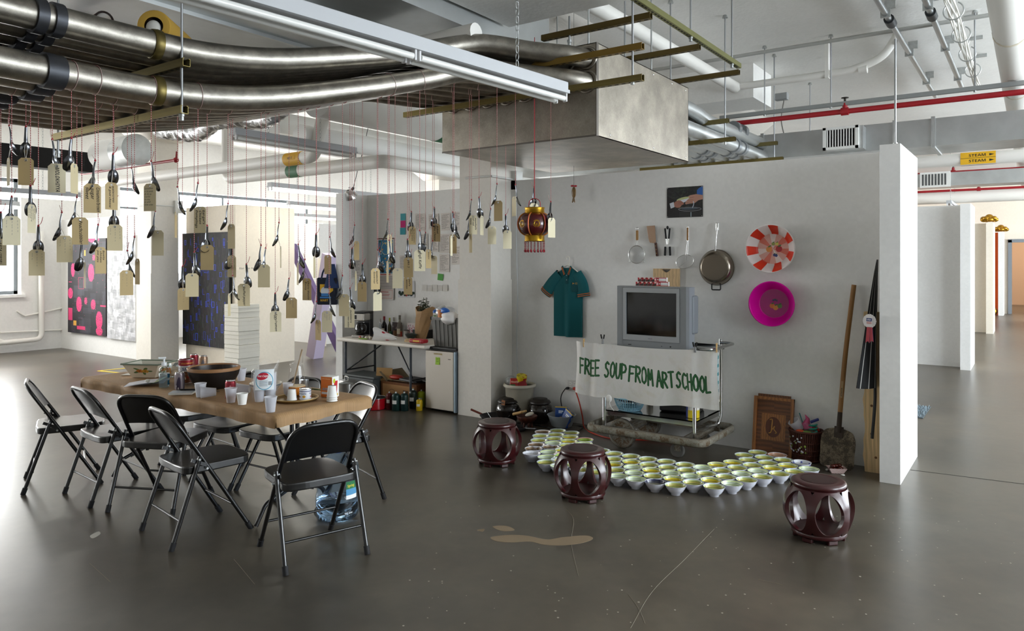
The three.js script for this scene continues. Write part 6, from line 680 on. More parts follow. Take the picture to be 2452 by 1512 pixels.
// outlet, cords
{ const o = T('wall_outlet', 'grey double wall outlet on the back partition', 'outlet', pz(1371, 924, WZ + 0.004)); P(o, 'plate', RB(0.115, 0.115, 0.008, 0, 0, 0, 0.006), M(0xcfcdc9, 0.5)); for (const x of [-0.026, 0.026]) for (const y of [0.02, -0.022]) { P(o, 'socket', CY(0.016, 0.016, 0.003, x, y, 0.005, 18, PI / 2), M(0xe6e4df, 0.5)); P(o, 'slot', [B(0.003, 0.009, 0.002, x - 0.006, y + 0.002, 0.007), B(0.003, 0.009, 0.002, x + 0.006, y + 0.002, 0.007)], MAT.dark); }
  const p = pz(1380, 931, WZ + 0.02), q = (px, py) => ph(px, py, 0.008);
  one('extension_cable', 'orange extension cord running from outlet to cart', 'cord', [RB(0.03, 0.03, 0.045, p.x - 0.01, p.y, p.z + 0.012, 0.008), TU([p.clone().add(V(0.0, 0, 0.03)), pz(1386, 960, WZ + 0.07), pz(1395, 1000, WZ + 0.05), q(1398, 1022), q(1425, 1040), q(1470, 1052), q(1530, 1054), q(1570, 1056), q(1620, 1064), q(1650, 1066), V(-2.45, 0.2, -6.2)], 0.0065, 90, 6)], M(0xb8331c, 0.55));
  const b0 = pz(1360, 930, WZ + 0.02); one('power_cable', 'black power cord hanging from the outlet to the floor', 'cord', [RB(0.026, 0.026, 0.04, b0.x, b0.y, b0.z + 0.01, 0.008), TU([b0.clone().add(V(-0.01, 0, 0.03)), pz(1345, 945, WZ + 0.06), pz(1343, 962, WZ + 0.05), q(1362, 1016), q(1395, 1022), q(1370, 1036), q(1290, 1020), q(1240, 1014)], 0.005, 60, 6)], MAT.rubber); }
// ---------------------------------------------------------------- things hung on the back partition
const W = (px, py, off = 0.012) => pz(px, py, WZ + off);
{ const tex = canvasTex(512, 430, (g, w, h) => { const rg = g; g.fillStyle = '#1c1d1f'; g.fillRect(0, 0, w, h); const s0 = seed; seed = 21; for (let i = 0; i < 320; i++) { g.fillStyle = ['#26302a', '#2c2a26', '#3a4034', '#1a1e24', '#343638'][i % 5]; g.globalAlpha = 0.5; g.beginPath(); g.ellipse(rr(0, w), rr(0, h * 0.7), rr(4, 34), rr(3, 20), rr(0, 3), 0, 7); g.fill(); } g.globalAlpha = 1; for (let i = 0; i < 40; i++) { g.fillStyle = `rgba(190,200,210,${rr(0.1, 0.6)})`; g.fillRect(rr(60, w - 20), rr(10, h - 20), rr(1, 5), rr(1, 4)); } seed = s0;
    g.fillStyle = '#141416'; g.beginPath(); g.moveTo(0, 120); g.quadraticCurveTo(90, 150, 130, 240); g.lineTo(110, 330); g.lineTo(0, 400); g.fill(); g.fillStyle = '#2e62ad'; g.beginPath(); g.moveTo(430, 60); g.quadraticCurveTo(470, 10, 512, 10); g.lineTo(512, 130); g.lineTo(430, 120); g.fill();
    g.fillStyle = '#b8c08a'; g.beginPath(); g.ellipse(236, 172, 96, 26, -0.18, 0, 7); g.fill(); g.fillStyle = '#d9dbe6'; g.beginPath(); g.moveTo(150, 190); g.quadraticCurveTo(240, 180, 320, 160); g.quadraticCurveTo(280, 230, 200, 224); g.fill();
    const skin = ['#b98a78', '#a5705f', '#c99a88']; const hand = (pts, c) => { g.fillStyle = c; g.beginPath(); pts.forEach(([x, y], i) => i ? g.lineTo(x, y) : g.moveTo(x, y)); g.fill(); }; hand([[512, 130], [420, 112], [340, 122], [300, 140], [330, 158], [290, 190], [262, 232], [274, 250], [330, 240], [400, 236], [450, 200], [512, 188]], skin[0]); g.strokeStyle = '#7d4c40'; g.lineWidth = 4; for (const [a, b, c, d] of [[330, 158, 390, 150], [300, 196, 380, 190], [284, 226, 370, 214]]) { g.beginPath(); g.moveTo(a, b); g.lineTo(c, d); g.stroke(); }
    hand([[90, 230], [130, 200], [170, 186], [200, 190], [232, 214], [250, 240], [210, 262], [190, 290], [150, 292], [110, 276]], skin[1]); g.strokeStyle = '#70443a'; for (const [a, b, c, d] of [[170, 214, 230, 224], [164, 236, 222, 246]]) { g.beginPath(); g.moveTo(a, b); g.lineTo(c, d); g.stroke(); } hand([[40, 226], [100, 206], [112, 280], [56, 300]], '#cdd2da');
    g.strokeStyle = '#8f9296'; g.lineWidth = 7; g.beginPath(); g.ellipse(330, 318, 160, 26, 0.02, 0, 7); g.stroke(); g.fillStyle = '#4a5560'; g.beginPath(); g.ellipse(330, 312, 120, 14, 0, 0, 7); g.fill(); g.strokeStyle = '#c8d2e2'; g.lineWidth = 10; g.beginPath(); g.moveTo(376, 210); g.quadraticCurveTo(400, 240, 366, 300); g.stroke(); g.fillStyle = '#2a2b2d'; g.fillRect(180, 350, 320, 80); g.fillStyle = '#8fa0a8'; g.fillRect(340, 360, 14, 66); });
  const a = W(1596, 450), b = W(1682, 519); const o = T('photo_print', 'unframed photo print of two hands passing a bowl', 'photo', [(a.x + b.x) / 2, (a.y + b.y) / 2, WZ + 0.003]); P(o, 'print', B(b.x - a.x, a.y - b.y, 0.0015, 0, 0, 0), printed(tex, 0.35)); for (const sx of [-1, 1]) for (const sy of [-1, 1]) P(o, 'pin', SPH(0.004, sx * ((b.x - a.x) / 2 - 0.008), sy * ((a.y - b.y) / 2 - 0.008), 0.002, 1, 1, 1, 8, 6), MAT.chrome); }
const meshTex = canvasTex(64, 64, (g) => { g.clearRect(0, 0, 64, 64); g.strokeStyle = 'rgba(190,190,188,1)'; g.lineWidth = 1.6; for (let i = 0; i <= 8; i++) { g.beginPath(); g.moveTo(i * 8, 0); g.lineTo(i * 8, 64); g.moveTo(0, i * 8); g.lineTo(64, i * 8); g.stroke(); } }); meshTex.wrapS = meshTex.wrapT = THREE.RepeatWrapping; meshTex.repeat.set(6, 6);
const wireMesh = new THREE.MeshStandardMaterial({ map: meshTex, transparent: true, metalness: 0.3, roughness: 0.4, side: THREE.DoubleSide });
{ const o = T('wire_strainer', 'round wire strainer with pale wooden grip hung beside the cleaver', 'strainer', W(1527, 610)); P(o, 'mesh_bowl', tf(new THREE.SphereGeometry(0.086, 28, 12, 0, 2 * PI, 0, PI / 2.3), 0, 0, 0.0 - 0.01, PI / 2), wireMesh); P(o, 'rim', tf(new THREE.TorusGeometry(0.084, 0.0045, 8, 40), 0, 0, 0.025), MAT.chrome); P(o, 'handle_wire', [ROD([-0.008, 0.083, 0.025], [-0.008, 0.14, 0.012], 0.003), ROD([0.008, 0.083, 0.025], [0.008, 0.14, 0.012], 0.003), tf(new THREE.TorusGeometry(0.011, 0.003, 6, 16), 0, 0.25, 0.01)], MAT.chrome); P(o, 'grip', RB(0.024, 0.095, 0.016, 0, 0.185, 0.012, 0.006), M(0xc9b08a, 0.6, 0, { map: TX.pine })); P(o, 'rest_hook', [tf(new THREE.TorusGeometry(0.009, 0.0022, 5, 14), -0.07, -0.062, 0.02), tf(new THREE.TorusGeometry(0.009, 0.0022, 5, 14), 0.07, -0.062, 0.02)], MAT.chrome); }
{ const o = T('cleaver', 'meat cleaver with riveted brown handle hung blade up', 'cleaver', W(1561, 578)); const bl = EX(SH([[-0.052, 0.145], [0.03, 0.148], [0.042, -0.0], [0.03, -0.02], [-0.02, -0.012], [-0.032, 0.02]]), 0.003, 0.0006); P(o, 'blade', bl, M(0xa9907c, 0.3, 0.95)); P(o, 'handle', RB(0.026, 0.13, 0.018, 0.047, -0.078, 0.002, 0.008, 3, 0, 0, 0.13), M(0x4a2618, 0.5)); P(o, 'rivet', [0, 1, 2].map((i) => SPH(0.004, 0.042 + i * 0.005, -0.045 - i * 0.035, 0.011, 1, 1, 0.5, 8, 6)), M(0xc9a05a, 0.3, 0.9)); }
{ const o = T('kitchen_tongs', 'locking tongs with black grips hung beside the cleaver', 'tongs', W(1599, 580)); for (const s of [-1, 1]) { P(o, 'arm', [RB(0.012, 0.16, 0.006, s * 0.014, 0.055, 0.004, 0.003, 2, 0, 0, -s * 0.11)], MAT.chrome); P(o, 'grip', RB(0.016, 0.1, 0.012, s * 0.019, 0.08, 0.008, 0.005, 2, 0, 0, -s * 0.1), MAT.rubber); P(o, 'tip', RB(0.02, 0.085, 0.014, s * 0.024, -0.085, 0.006, 0.006, 2, 0, 0, s * 0.05), MAT.rubber); } P(o, 'hinge', SPH(0.012, 0, 0.135, 0.006, 1, 1.4, 0.7), MAT.dark); }
{ const o = T('skimmer', 'oval wire skimmer with wooden grip hung beside the pan', 'skimmer', W(1642, 627)); const el = new THREE.CircleGeometry(0.086, 36); el.scale(1, 0.72, 1); P(o, 'mesh', tf(warp(el, (v) => { v.z = -0.02 * (1 - (v.x * v.x + v.y * v.y) / 0.0074); }), 0, 0, 0.022, 0, 0, 0.25), wireMesh); const rm = new THREE.TorusGeometry(0.086, 0.0035, 6, 40); rm.scale(1, 0.72, 1); P(o, 'rim', tf(rm, 0, 0, 0.022, 0, 0, 0.25), MAT.chrome); P(o, 'rib', TU([[-0.06, -0.05, 0.01], [0.0, 0.0, 0.002], [0.02, 0.062, 0.02]], 0.002, 12, 5), MAT.chrome); P(o, 'handle_wire', [ROD([0.008, 0.06, 0.022], [0.018, 0.19, 0.01], 0.003), ROD([0.026, 0.058, 0.022], [0.028, 0.19, 0.01], 0.003), ROD([0.018, 0.19, 0.01], [0.018, 0.32, 0.008], 0.003), ROD([0.03, 0.19, 0.01], [0.03, 0.32, 0.008], 0.003)], MAT.chrome); P(o, 'grip', RB(0.018, 0.12, 0.012, 0.023, 0.255, 0.009, 0.005), M(0xbda27c, 0.6, 0, { map: TX.pine })); }
{ const o = T('saute_pan', 'large stainless pan hung by its handle, base outward', 'pan', W(1710, 641, 0.08)); P(o, 'pan_body', tf(LA([[0, 0.0], [0.118, 0.0], [0.126, -0.004], [0.145, -0.02], [0.156, -0.05], [0.157, -0.062], [0.16, -0.064], [0.162, -0.062], [0.159, -0.07], [0.153, -0.066], [0.143, -0.022], [0.12, -0.006], [0, -0.005]], 56), 0, 0, 0, PI / 2), M(0x8f867a, 0.22, 1)); P(o, 'base_plate', tf(LA([[0, 0.004], [0.112, 0.004], [0.118, 0.0]], 56), 0, 0, 0.0, PI / 2), M(0x6f675c, 0.36, 1)); P(o, 'long_handle', PATH([[0.0, 0.14, -0.03], [-0.004, 0.2, -0.045], [0.008, 0.36, -0.055]], 0.0085, 10, 0.03), MAT.chrome); P(o, 'hanging_tip', RB(0.028, 0.07, 0.012, 0.009, 0.365, -0.055, 0.006), MAT.chrome); P(o, 'helper_handle', PATH([[-0.04, -0.15, -0.05], [-0.04, -0.2, -0.05], [0.04, -0.2, -0.05], [0.04, -0.15, -0.05]], 0.006, 8, 0.012), MAT.dark); }
{ const fruit = (g, list) => { for (const [x, y, r, c, k] of list) { g.fillStyle = c; g.beginPath(); g.arc(x, y, r, 0, 7); g.fill(); g.fillStyle = k || '#3f6b34'; g.beginPath(); g.ellipse(x + r * 0.2, y - r, r * 0.6, r * 0.25, -0.5, 0, 7); g.fill(); } };
  const basin = (px, py, R, base, label, floorTex, petals) => { const o = T('plastic_basin', label, 'basin', W(px, py, 0.02)); const lm = M(base, 0.22, 0, { transmission: petals ? 0.3 : 0.06, thickness: 0, ior: 1.3 }); const prof = [[R * 0.62, 0.0], [R * 0.68, 0.004], [R * 0.82, 0.05], [R * 0.93, 0.09], [R * 0.97, 0.094], [R, 0.092], [R, 0.086]];
    if (!petals) P(o, 'basin_wall', tf(LA(prof, 64), 0, 0, 0, PI / 2), lm); else { P(o, 'basin_wall', tf(LA(prof, 64), 0, 0, 0, PI / 2), lm); const n = 7; for (let k = 0; k < n; k++) { const g = new THREE.LatheGeometry(prof.slice(0, 5).map(([r, y]) => new THREE.Vector2(r - 0.0015, y + 0.0012)), 10, k * 2 * PI / n + 0.1, 2 * PI / n * 0.48); P(o, 'red_flash', tf(g, 0, 0, 0, PI / 2), M(0xd8361c, 0.3)); } }
    P(o, 'basin_floor', tf(new THREE.CircleGeometry(R * 0.64, 48), 0, 0, 0.001), printed(floorTex, 0.25)); };
  basin(1851, 596, 0.207, 0xf0e8e6, 'white plastic basin with red flashes and fruit print', canvasTex(256, 256, (g) => { g.fillStyle = '#dba79a'; g.fillRect(0, 0, 256, 256); for (let k = 0; k < 7; k++) { g.fillStyle = k % 2 ? '#e9d9d2' : '#d4705c'; g.beginPath(); g.moveTo(128, 128); g.arc(128, 128, 190, k * 0.9, k * 0.9 + 0.45); g.fill(); } fruit(g, [[96, 132, 24, '#d98a3c'], [176, 130, 26, '#b3242c'], [140, 180, 12, '#2c3a78'], [154, 184, 12, '#2c3a78'], [130, 88, 14, '#8f9a4a'], [160, 88, 14, '#c9c05a']]); }), true);
  basin(1854, 727, 0.192, 0xe20fa4, 'magenta plastic basin with small fruit print', canvasTex(256, 256, (g) => { g.fillStyle = '#a80a78'; g.fillRect(0, 0, 256, 256); fruit(g, [[110, 150, 22, '#d9762c'], [140, 164, 24, '#e0903a'], [176, 150, 20, '#5f8a3a'], [120, 100, 9, '#2c2a58'], [136, 96, 9, '#2c2a58'], [150, 102, 9, '#4a2a58']]); }), false); }
{ const a = W(1567, 646), b = W(1629, 686), o = T('cutting_board', 'pale wooden cutting board with dark finger slot behind the television', 'board', [(a.x + b.x) / 2, 1.42, WZ + 0.02]); const w = (b.x - a.x) / 2, s = SH([[-w, -0.2], [w, -0.2], [w, 0.155], [-w, 0.155]]); const h = new THREE.Path(); h.moveTo(-0.05, 0.152); h.lineTo(0.05, 0.152); h.quadraticCurveTo(0.02, 0.118, 0, 0.12); h.quadraticCurveTo(-0.02, 0.118, -0.05, 0.152); s.holes.push(h); P(o, 'board', planarUV(EX(s, 0.016, 0.002), 'x', 'y', 0, 0, 0.3, 0.3), M(0xffffff, 0.6, 0, { map: TX.board })); P(o, 'slot_lining', bx(-0.05, 0.05, 0.118, 0.153, -0.003, -0.001), M(0x7a7670, 0.6)); }
// polo shirt on a hanger
{ const o = T('polo_shirt', 'teal polo shirt with orange striped collar on white hanger', 'shirt', W(1360, 640, 0.03)), teal = M(0x0a5a60, 0.9, 0, { sheen: 0.3 }), org = M(0xb8602a, 0.85);
  const q = (px, py) => { const p = W(px, py), c = W(1360, 640); return [p.x - c.x, p.y - c.y]; };
  const outline = [q(1350, 640), q(1335, 648), q(1322, 658), q(1295, 694), q(1316, 716), q(1326, 702), q(1326, 800), q(1360, 803), q(1399, 804), q(1401, 716), q(1413, 720), q(1409, 690), q(1402, 662), q(1388, 650), q(1376, 640)];
  const body = SH([outline[0], outline[1], outline[2], q(1324, 680), q(1326, 702), outline[6], outline[7], outline[8], q(1400, 716), q(1401, 690), q(1402, 662), outline[13], outline[14], q(1368, 652), q(1361, 658), q(1355, 650)]);
  const drape = (g) => warp(g, (v) => { const f = Math.max(0, -v.y) / 0.7; v.z += 0.012 * Math.sin(v.x * 26 + 0.6) * f + 0.028 * Math.exp(-Math.pow((v.x - 0.02) / 0.05, 2)) * f - 0.02 * Math.exp(-Math.pow((v.x + 0.03) / 0.03, 2)) * f; });
  const fine = (s, d) => { const g = EX(s, d, 0.004); return g; };
  // body as a fine grid clipped to the outline so that folds show
  const grid = new THREE.PlaneGeometry(1, 1, 40, 50); const L = (f) => { const y = 0 - f * 0.7; return f < 0.13 ? [-0.05 - f / 0.13 * 0.12, 0.055 + f / 0.13 * 0.12] : [-0.17 + 0.004 * (f - 0.13), 0.175 - 0.012 * (f - 0.13)]; };
  const sheet = (dz) => { const g = grid.clone(); return warp(g, (v) => { const f = 0.5 - v.y, u = v.x + 0.5, [a, b] = L(f), x = a + (b - a) * u, y = -f * 0.7 - 0.008; const e = 1 - Math.pow(2 * u - 1, 4); v.set(x, y, dz * e + (dz > 0 ? f * (0.012 * Math.sin(x * 26 + 0.6) + 0.026 * Math.exp(-Math.pow((x - 0.025) / 0.045, 2)) - 0.02 * Math.exp(-Math.pow((x + 0.03) / 0.03, 2))) : 0)); }); };
  P(o, 'shirt_body', [sheet(0.022), sheet(-0.012)], teal);
  const slv = (s) => { const p = s < 0 ? [[-0.09, -0.07, 0.01], [-0.185, -0.16, 0.004], [-0.272, -0.275, 0.0]] : [[0.11, -0.06, 0.01], [0.17, -0.165, 0.008], [0.192, -0.3, 0.006]], r = [0.065, 0.068, 0.07], g = TU(p, 1, 14, 16); const c = new THREE.CatmullRomCurve3(p.map(vec), false, 'centripetal'); const P0 = g.attributes.position; for (let i = 0; i < P0.count; i++) { const k = Math.floor(i / 17) / 14, cc = c.getPointAt(k), v = V(0, 0, 0).fromBufferAttribute(P0, i).sub(cc); v.multiplyScalar(0.056 + 0.014 * k); v.z *= 0.42; v.add(cc); P0.setXYZ(i, v.x, v.y, v.z); } g.computeVertexNormals(); return [g, c, p]; };
  for (const s of [-1, 1]) { const [g, c, p] = slv(s); P(o, 'sleeve', g, teal); const e = c.getPointAt(1), t = c.getTangentAt(1), bnd = [0.012, 0.03].map((d) => { const tg = new THREE.TorusGeometry(0.0695, 0.005, 6, 28); tg.scale(1, 0.44, 1); tg.applyMatrix4(new THREE.Matrix4().makeBasis(V(-t.y, t.x, 0).normalize(), V(0, 0, 1), t.clone().normalize())); const cp = c.getPointAt(1 - d / 0.25); return tf(tg, cp.x, cp.y, cp.z); }); P(o, 'sleeve_stripe', bnd, org); }
  const col = (s) => SH([[s * 0.045, 0.012], [s * 0.06, -0.0], [s * 0.035, -0.085], [s * 0.006, -0.066], [s * 0.03, -0.03]]); for (const s of [-1, 1]) { P(o, 'collar', tf(EX(col(s), 0.006, 0.002), 0, 0, 0.024), teal); P(o, 'collar_stripe', [ROD([s * 0.055, -0.004, 0.034], [s * 0.028, -0.08, 0.034], 0.003), ROD([s * 0.048, 0.0, 0.034], [s * 0.018, -0.074, 0.034], 0.003)], org); }
  P(o, 'placket', [B(0.028, 0.1, 0.003, 0.006, -0.12, 0.034)], M(0x094a50, 0.9)); P(o, 'button', [SPH(0.005, 0.006, -0.085, 0.037, 1, 1, 0.5, 8, 6), SPH(0.005, 0.006, -0.13, 0.038, 1, 1, 0.5, 8, 6)], M(0x9fb8b8, 0.4)); P(o, 'pocket', B(0.085, 0.1, 0.003, 0.105, -0.2, 0.028, 0, 0.12), M(0x084a4f, 0.9)); P(o, 'pocket_mark', B(0.075, 0.026, 0.001, 0.107, -0.165, 0.031, 0, 0.12), printed(canvasTex(96, 32, (g) => { g.fillStyle = '#0a5157'; g.fillRect(0, 0, 96, 32); g.fillStyle = '#c98a2c'; g.beginPath(); g.moveTo(2, 4); g.lineTo(34, 15); g.lineTo(2, 27); g.lineTo(10, 15); g.fill(); g.font = 'bold 12px sans-serif'; g.fillText('golden', 40, 13); g.fillText('arrow', 40, 26); }), 0.85));
  P(o, 'hanger', [TU([[0, 0.015, 0], [0.012, 0.045, 0], [0.018, 0.075, 0], [0.012, 0.1, 0], [-0.004, 0.107, 0], [-0.018, 0.095, 0], [-0.018, 0.078, 0]], 0.0055, 30, 8), TU([[-0.15, -0.07, 0.005], [-0.06, -0.01, 0.005], [0, 0.018, 0.003], [0.06, -0.008, 0.005], [0.15, -0.07, 0.005]], 0.006, 30, 8)], M(0xe8e5dc, 0.4)); }

one('wall_cable', 'thin white cable running down the corner of the back partition', 'cable', TU([pz(1237, 445, WZ + 0.012), pz(1236, 560, WZ + 0.012), pz(1239, 700, WZ + 0.014), pz(1237, 820, WZ + 0.012), pz(1240, 930, WZ + 0.012)], 0.005, 30, 6), M(0xc9cdce, 0.5));
// ---------------------------------------------------------------- kitchen corner
const KX0 = -6.86, KX1 = -5.42, KZ0 = -6.57, KZ1 = -5.95, KH = 0.722;
{ const o = T('serving_table', 'low white plastic folding table crowded with kitchen things', 'table'); P(o, 'tabletop', RB(KX1 - KX0, 0.042, KZ1 - KZ0, (KX0 + KX1) / 2, KH - 0.021, (KZ0 + KZ1) / 2, 0.018, 3), M(0xe4ddd2, 0.5));
  for (const x of [KX0 + 0.09, KX1 - 0.28]) for (const z of [KZ0 + 0.07, KZ1 - 0.07]) P(o, 'leg', ROD([x, 0, z], [x, KH - 0.03, z], 0.0145, 10), M(0x3c4046, 0.4, 0.5));
  P(o, 'brace', [ROD([KX0 + 0.09, 0.33, KZ1 - 0.1], [KX0 + 0.52, KH - 0.05, KZ1 - 0.3], 0.009), ROD([KX1 - 0.28, 0.33, KZ1 - 0.1], [KX1 - 0.72, KH - 0.05, KZ1 - 0.3], 0.009), ROD([KX0 + 0.09, 0.33, KZ0 + 0.07], [KX0 + 0.09, 0.33, KZ1 - 0.07], 0.009), ROD([KX1 - 0.28, 0.3, KZ0 + 0.07], [KX1 - 0.28, 0.3, KZ1 - 0.07], 0.009)], M(0x2a2c30, 0.4, 0.5)); }
const kt = (px, py) => { let p = ph(px, py, KH); if (p.z < -6.5) { p = pz(px, py, -6.5); p.y = KH; } return p; };
{ const o = T('mini_fridge', 'small grey refrigerator with black frame and a green note', 'refrigerator', [-5.262, 0, -6.26]); P(o, 'cabinet', RB(0.43, 0.67, 0.42, 0, 0.345, -0.03, 0.01), MAT.black); P(o, 'top_cover', RB(0.44, 0.025, 0.47, 0, 0.693, -0.005, 0.008), MAT.black); const dr = P(o, 'door', RB(0.405, 0.64, 0.05, -0.012, 0.345, 0.215, 0.008), M(0xa49d93, 0.42, 0.6)); P(dr, 'door_handle', RB(0.022, 0.655, 0.058, 0.203, 0.342, 0.214, 0.008), M(0x9fb0be, 0.3, 0.6)); P(dr, 'brand_badge', B(0.034, 0.008, 0.002, 0.13, 0.585, 0.2408), M(0x4b4845, 0.4)); P(dr, 'tape_residue', B(0.12, 0.018, 0.001, -0.03, 0.632, 0.2405), M(0xb3a27c, 0.8)); P(o, 'foot', [CY(0.015, 0.015, 0.014, -0.18, 0.007, 0.15, 10), CY(0.015, 0.015, 0.014, 0.18, 0.007, 0.15, 10)], MAT.dark);
  const n = T('sticky_note', 'lime green sticky note on the refrigerator door', 'note', pz(1048, 865, -6.018)); P(n, 'sheet', warp(new THREE.PlaneGeometry(0.062, 0.08, 4, 6), (v) => { v.z = v.y < 0 ? v.y * v.y * 3 : 0; }), printed(canvasTex(64, 80, (g) => { g.fillStyle = '#9ac23c'; g.fillRect(0, 0, 64, 80); g.strokeStyle = '#47602a'; g.lineWidth = 3; g.font = 'italic 18px sans-serif'; g.fillStyle = '#47602a'; g.fillText('Off', 14, 26); g.fillText('and', 14, 50); }), 0.8)); }
// grey ribbed tote on the refrigerator
{ const o = T('storage_tote', 'grey ribbed plastic tote standing on the refrigerator', 'tote', [-5.25, 0.706, -6.3]); const gm = M(0x6f6e6a, 0.5); const wall = (w, t, h) => { const g = new THREE.CylinderGeometry(w * 0.7071, t * 0.7071, h, 4, 1, true, PI / 4); g.translate(0, h / 2, 0); g.scale(1.0, 1, 1.0); return g.toNonIndexed(); }; const g = wall(0.39, 0.345, 0.3); g.scale(1, 1, 1.1); g.computeVertexNormals(); P(o, 'bin', [g, bx(-0.17, 0.17, 0, 0.006, -0.18, 0.18)], gm); P(o, 'rim', [bx(-0.205, 0.205, 0.29, 0.325, 0.205, 0.222), bx(-0.205, 0.205, 0.29, 0.325, -0.222, -0.205), bx(-0.207, -0.19, 0.29, 0.325, -0.222, 0.222), bx(0.19, 0.207, 0.29, 0.325, -0.222, 0.222)], gm); for (let i = 0; i < 6; i++) P(o, 'rib', B(0.012, 0.285, 0.012, -0.145 + i * 0.058, 0.148, 0.203, 0.075), gm); }
{ const o = T('plastic_bag', 'crumpled clear and white shopping bags heaped on the tote', 'bag', [-5.27, 1.03, -6.2]); const s0 = seed; seed = 12; const blob = (r, x, y, z, sx, sy, sz) => { const g = new THREE.SphereGeometry(r, 22, 16), ns = fbm(32, 4, 2, Math.floor(x * 900) + 77); return tf(warp(g, (v) => { const a = Math.max(0, Math.min(31, Math.floor((Math.atan2(v.z, v.x) / 6.2833 + 0.5) * 31))), b = Math.max(0, Math.min(31, Math.floor((v.y / r * 0.5 + 0.5) * 31))), k = 0.75 + 0.6 * ns[b * 32 + a]; v.multiplyScalar(k); v.x *= sx; v.y *= sy; v.z *= sz; }), x, y, z); }; P(o, 'clear_film', blob(0.1, -0.03, 0.04, 0.05, 1.2, 0.8, 1), M(0xe8ebee, 0.25, 0, { transmission: 0.6, thickness: 0 })); P(o, 'white_film', blob(0.085, 0.08, 0.0, 0.1, 1.2, 0.75, 1), M(0xe9e6e4, 0.5)); P(o, 'blue_handle', [blob(0.04, 0.03, 0.07, 0.13, 1.4, 0.8, 0.8), blob(0.035, -0.13, 0.045, 0.1, 1, 0.9, 0.8)], M(0x1f5fb4, 0.4)); seed = s0; }
one('snack_jar', 'orange snack tub half hidden among the bags on the tote', 'tub', [CY(0.06, 0.055, 0.07, 0, 0.035, 0, 24), CY(0.062, 0.062, 0.012, 0, 0.076, 0, 24)], M(0xc0702c, 0.5), [-5.29, 1.03, -6.1]);
one('small_carton', 'small printed carton leaning on the tote rim', 'carton', B(0.05, 0.045, 0.03, 0, 0.022, 0), printed(canvasTex(32, 32, (g) => { g.fillStyle = '#ecebe4'; g.fillRect(0, 0, 32, 32); g.fillStyle = '#5c8a4e'; g.fillRect(4, 18, 24, 10); })), [-5.38, 1.03, -6.08], [0, 0.3, 0]);
// brown bag of greens
{ const o = T('paper_bag', 'brown paper bag of dried leafy stems leaning on the wall', 'paper bag', kt(1012, 800).add(V(0, 0, 0.04))); const g = new THREE.CylinderGeometry(0.135, 0.075, 0.36, 24, 10, true); warp(g, (v) => { const a = Math.atan2(v.z, v.x); v.x += 0.009 * Math.sin(a * 7 + v.y * 20); v.z *= 0.55; v.x += (v.y + 0.18) * 0.22; v.y += 0.03 * Math.sin(a * 2 + 1) * (v.y > 0.1 ? 1 : 0); }); P(o, 'bag', tf(g, 0, 0.18, 0), MAT.kraft); const s0 = seed; seed = 8; const lv = []; for (let i = 0; i < 46; i++) { const a = rr(0, 6.28), r = rr(0, 0.09), y = rr(0.33, 0.47); lv.push(SPH(0.022, 0.06 + r * Math.cos(a), y, r * 0.7 * Math.sin(a), 1.1, 0.25, 0.6, 6, 4)); } for (let i = 0; i < 8; i++) lv.push(ROD([0.02 + rr(-0.03, 0.03), 0.1, 0], [0.06 + rr(-0.08, 0.08), rr(0.4, 0.5), rr(-0.05, 0.05)], 0.003, 5)); seed = s0; meta(P(o, 'dried_leaves', lv, M(0x3f4630, 0.8)), 'dark green dried leaves', null, null, 'stuff'); }
// coffee maker
{ const o = T('coffee_maker', 'black and steel drip coffee maker with glass carafe', 'coffee maker', kt(868, 808), 0.25); P(o, 'base', RB(0.17, 0.035, 0.22, 0, 0.0175, 0, 0.01), M(0xa9a5a0, 0.35, 0.8)); P(o, 'tower', RB(0.17, 0.31, 0.09, 0, 0.155, -0.07, 0.01), MAT.black); P(o, 'brew_head', RB(0.17, 0.09, 0.2, 0, 0.25, 0.005, 0.012), M(0xb5b1ab, 0.35, 0.85)); P(o, 'lid', RB(0.172, 0.02, 0.22, 0, 0.305, -0.005, 0.008), MAT.black); P(o, 'control_panel', B(0.05, 0.05, 0.003, -0.04, 0.25, 0.106), MAT.dark);
  const cf = P(o, 'carafe', tf(LA([[0, 0], [0.05, 0], [0.064, 0.02], [0.066, 0.06], [0.055, 0.11], [0.045, 0.13], [0.048, 0.145]], 28), 0, 0.037, 0.045), M(0x2a2624, 0.06, 0, { transmission: 0.55, thickness: 0 })); P(cf, 'carafe_band', tf(new THREE.TorusGeometry(0.049, 0.006, 6, 28), 0, 0.165, 0.045, PI / 2), MAT.black); P(cf, 'carafe_handle', PATH([[0.05, 0.165, 0.06], [0.105, 0.16, 0.08], [0.105, 0.08, 0.08], [0.066, 0.07, 0.07]], 0.008, 8, 0.03), MAT.black); }
const bottle = (p, label, h, r, c, cap, extra) => { const o = T('bottle', label, 'bottle', p); P(o, 'glass', LA([[0, 0.002], [r * 0.9, 0], [r, 0.006], [r, h * 0.5], [r * 0.85, h * 0.58], [r * 0.36, h * 0.72], [r * 0.34, h * 0.93]], 20), extra || M(c, 0.12)); P(o, 'cap', CY(r * 0.4, r * 0.4, h * 0.2, 0, h * 0.9, 0, 14), M(cap, 0.4)); if (r > 0.03) P(o, 'label', tf(new THREE.CylinderGeometry(r * 1.01, r * 1.01, h * 0.25, 16, 1, true, -0.9, 1.8), 0, h * 0.25, 0), M(0xcfc4b0, 0.7)); return o; };
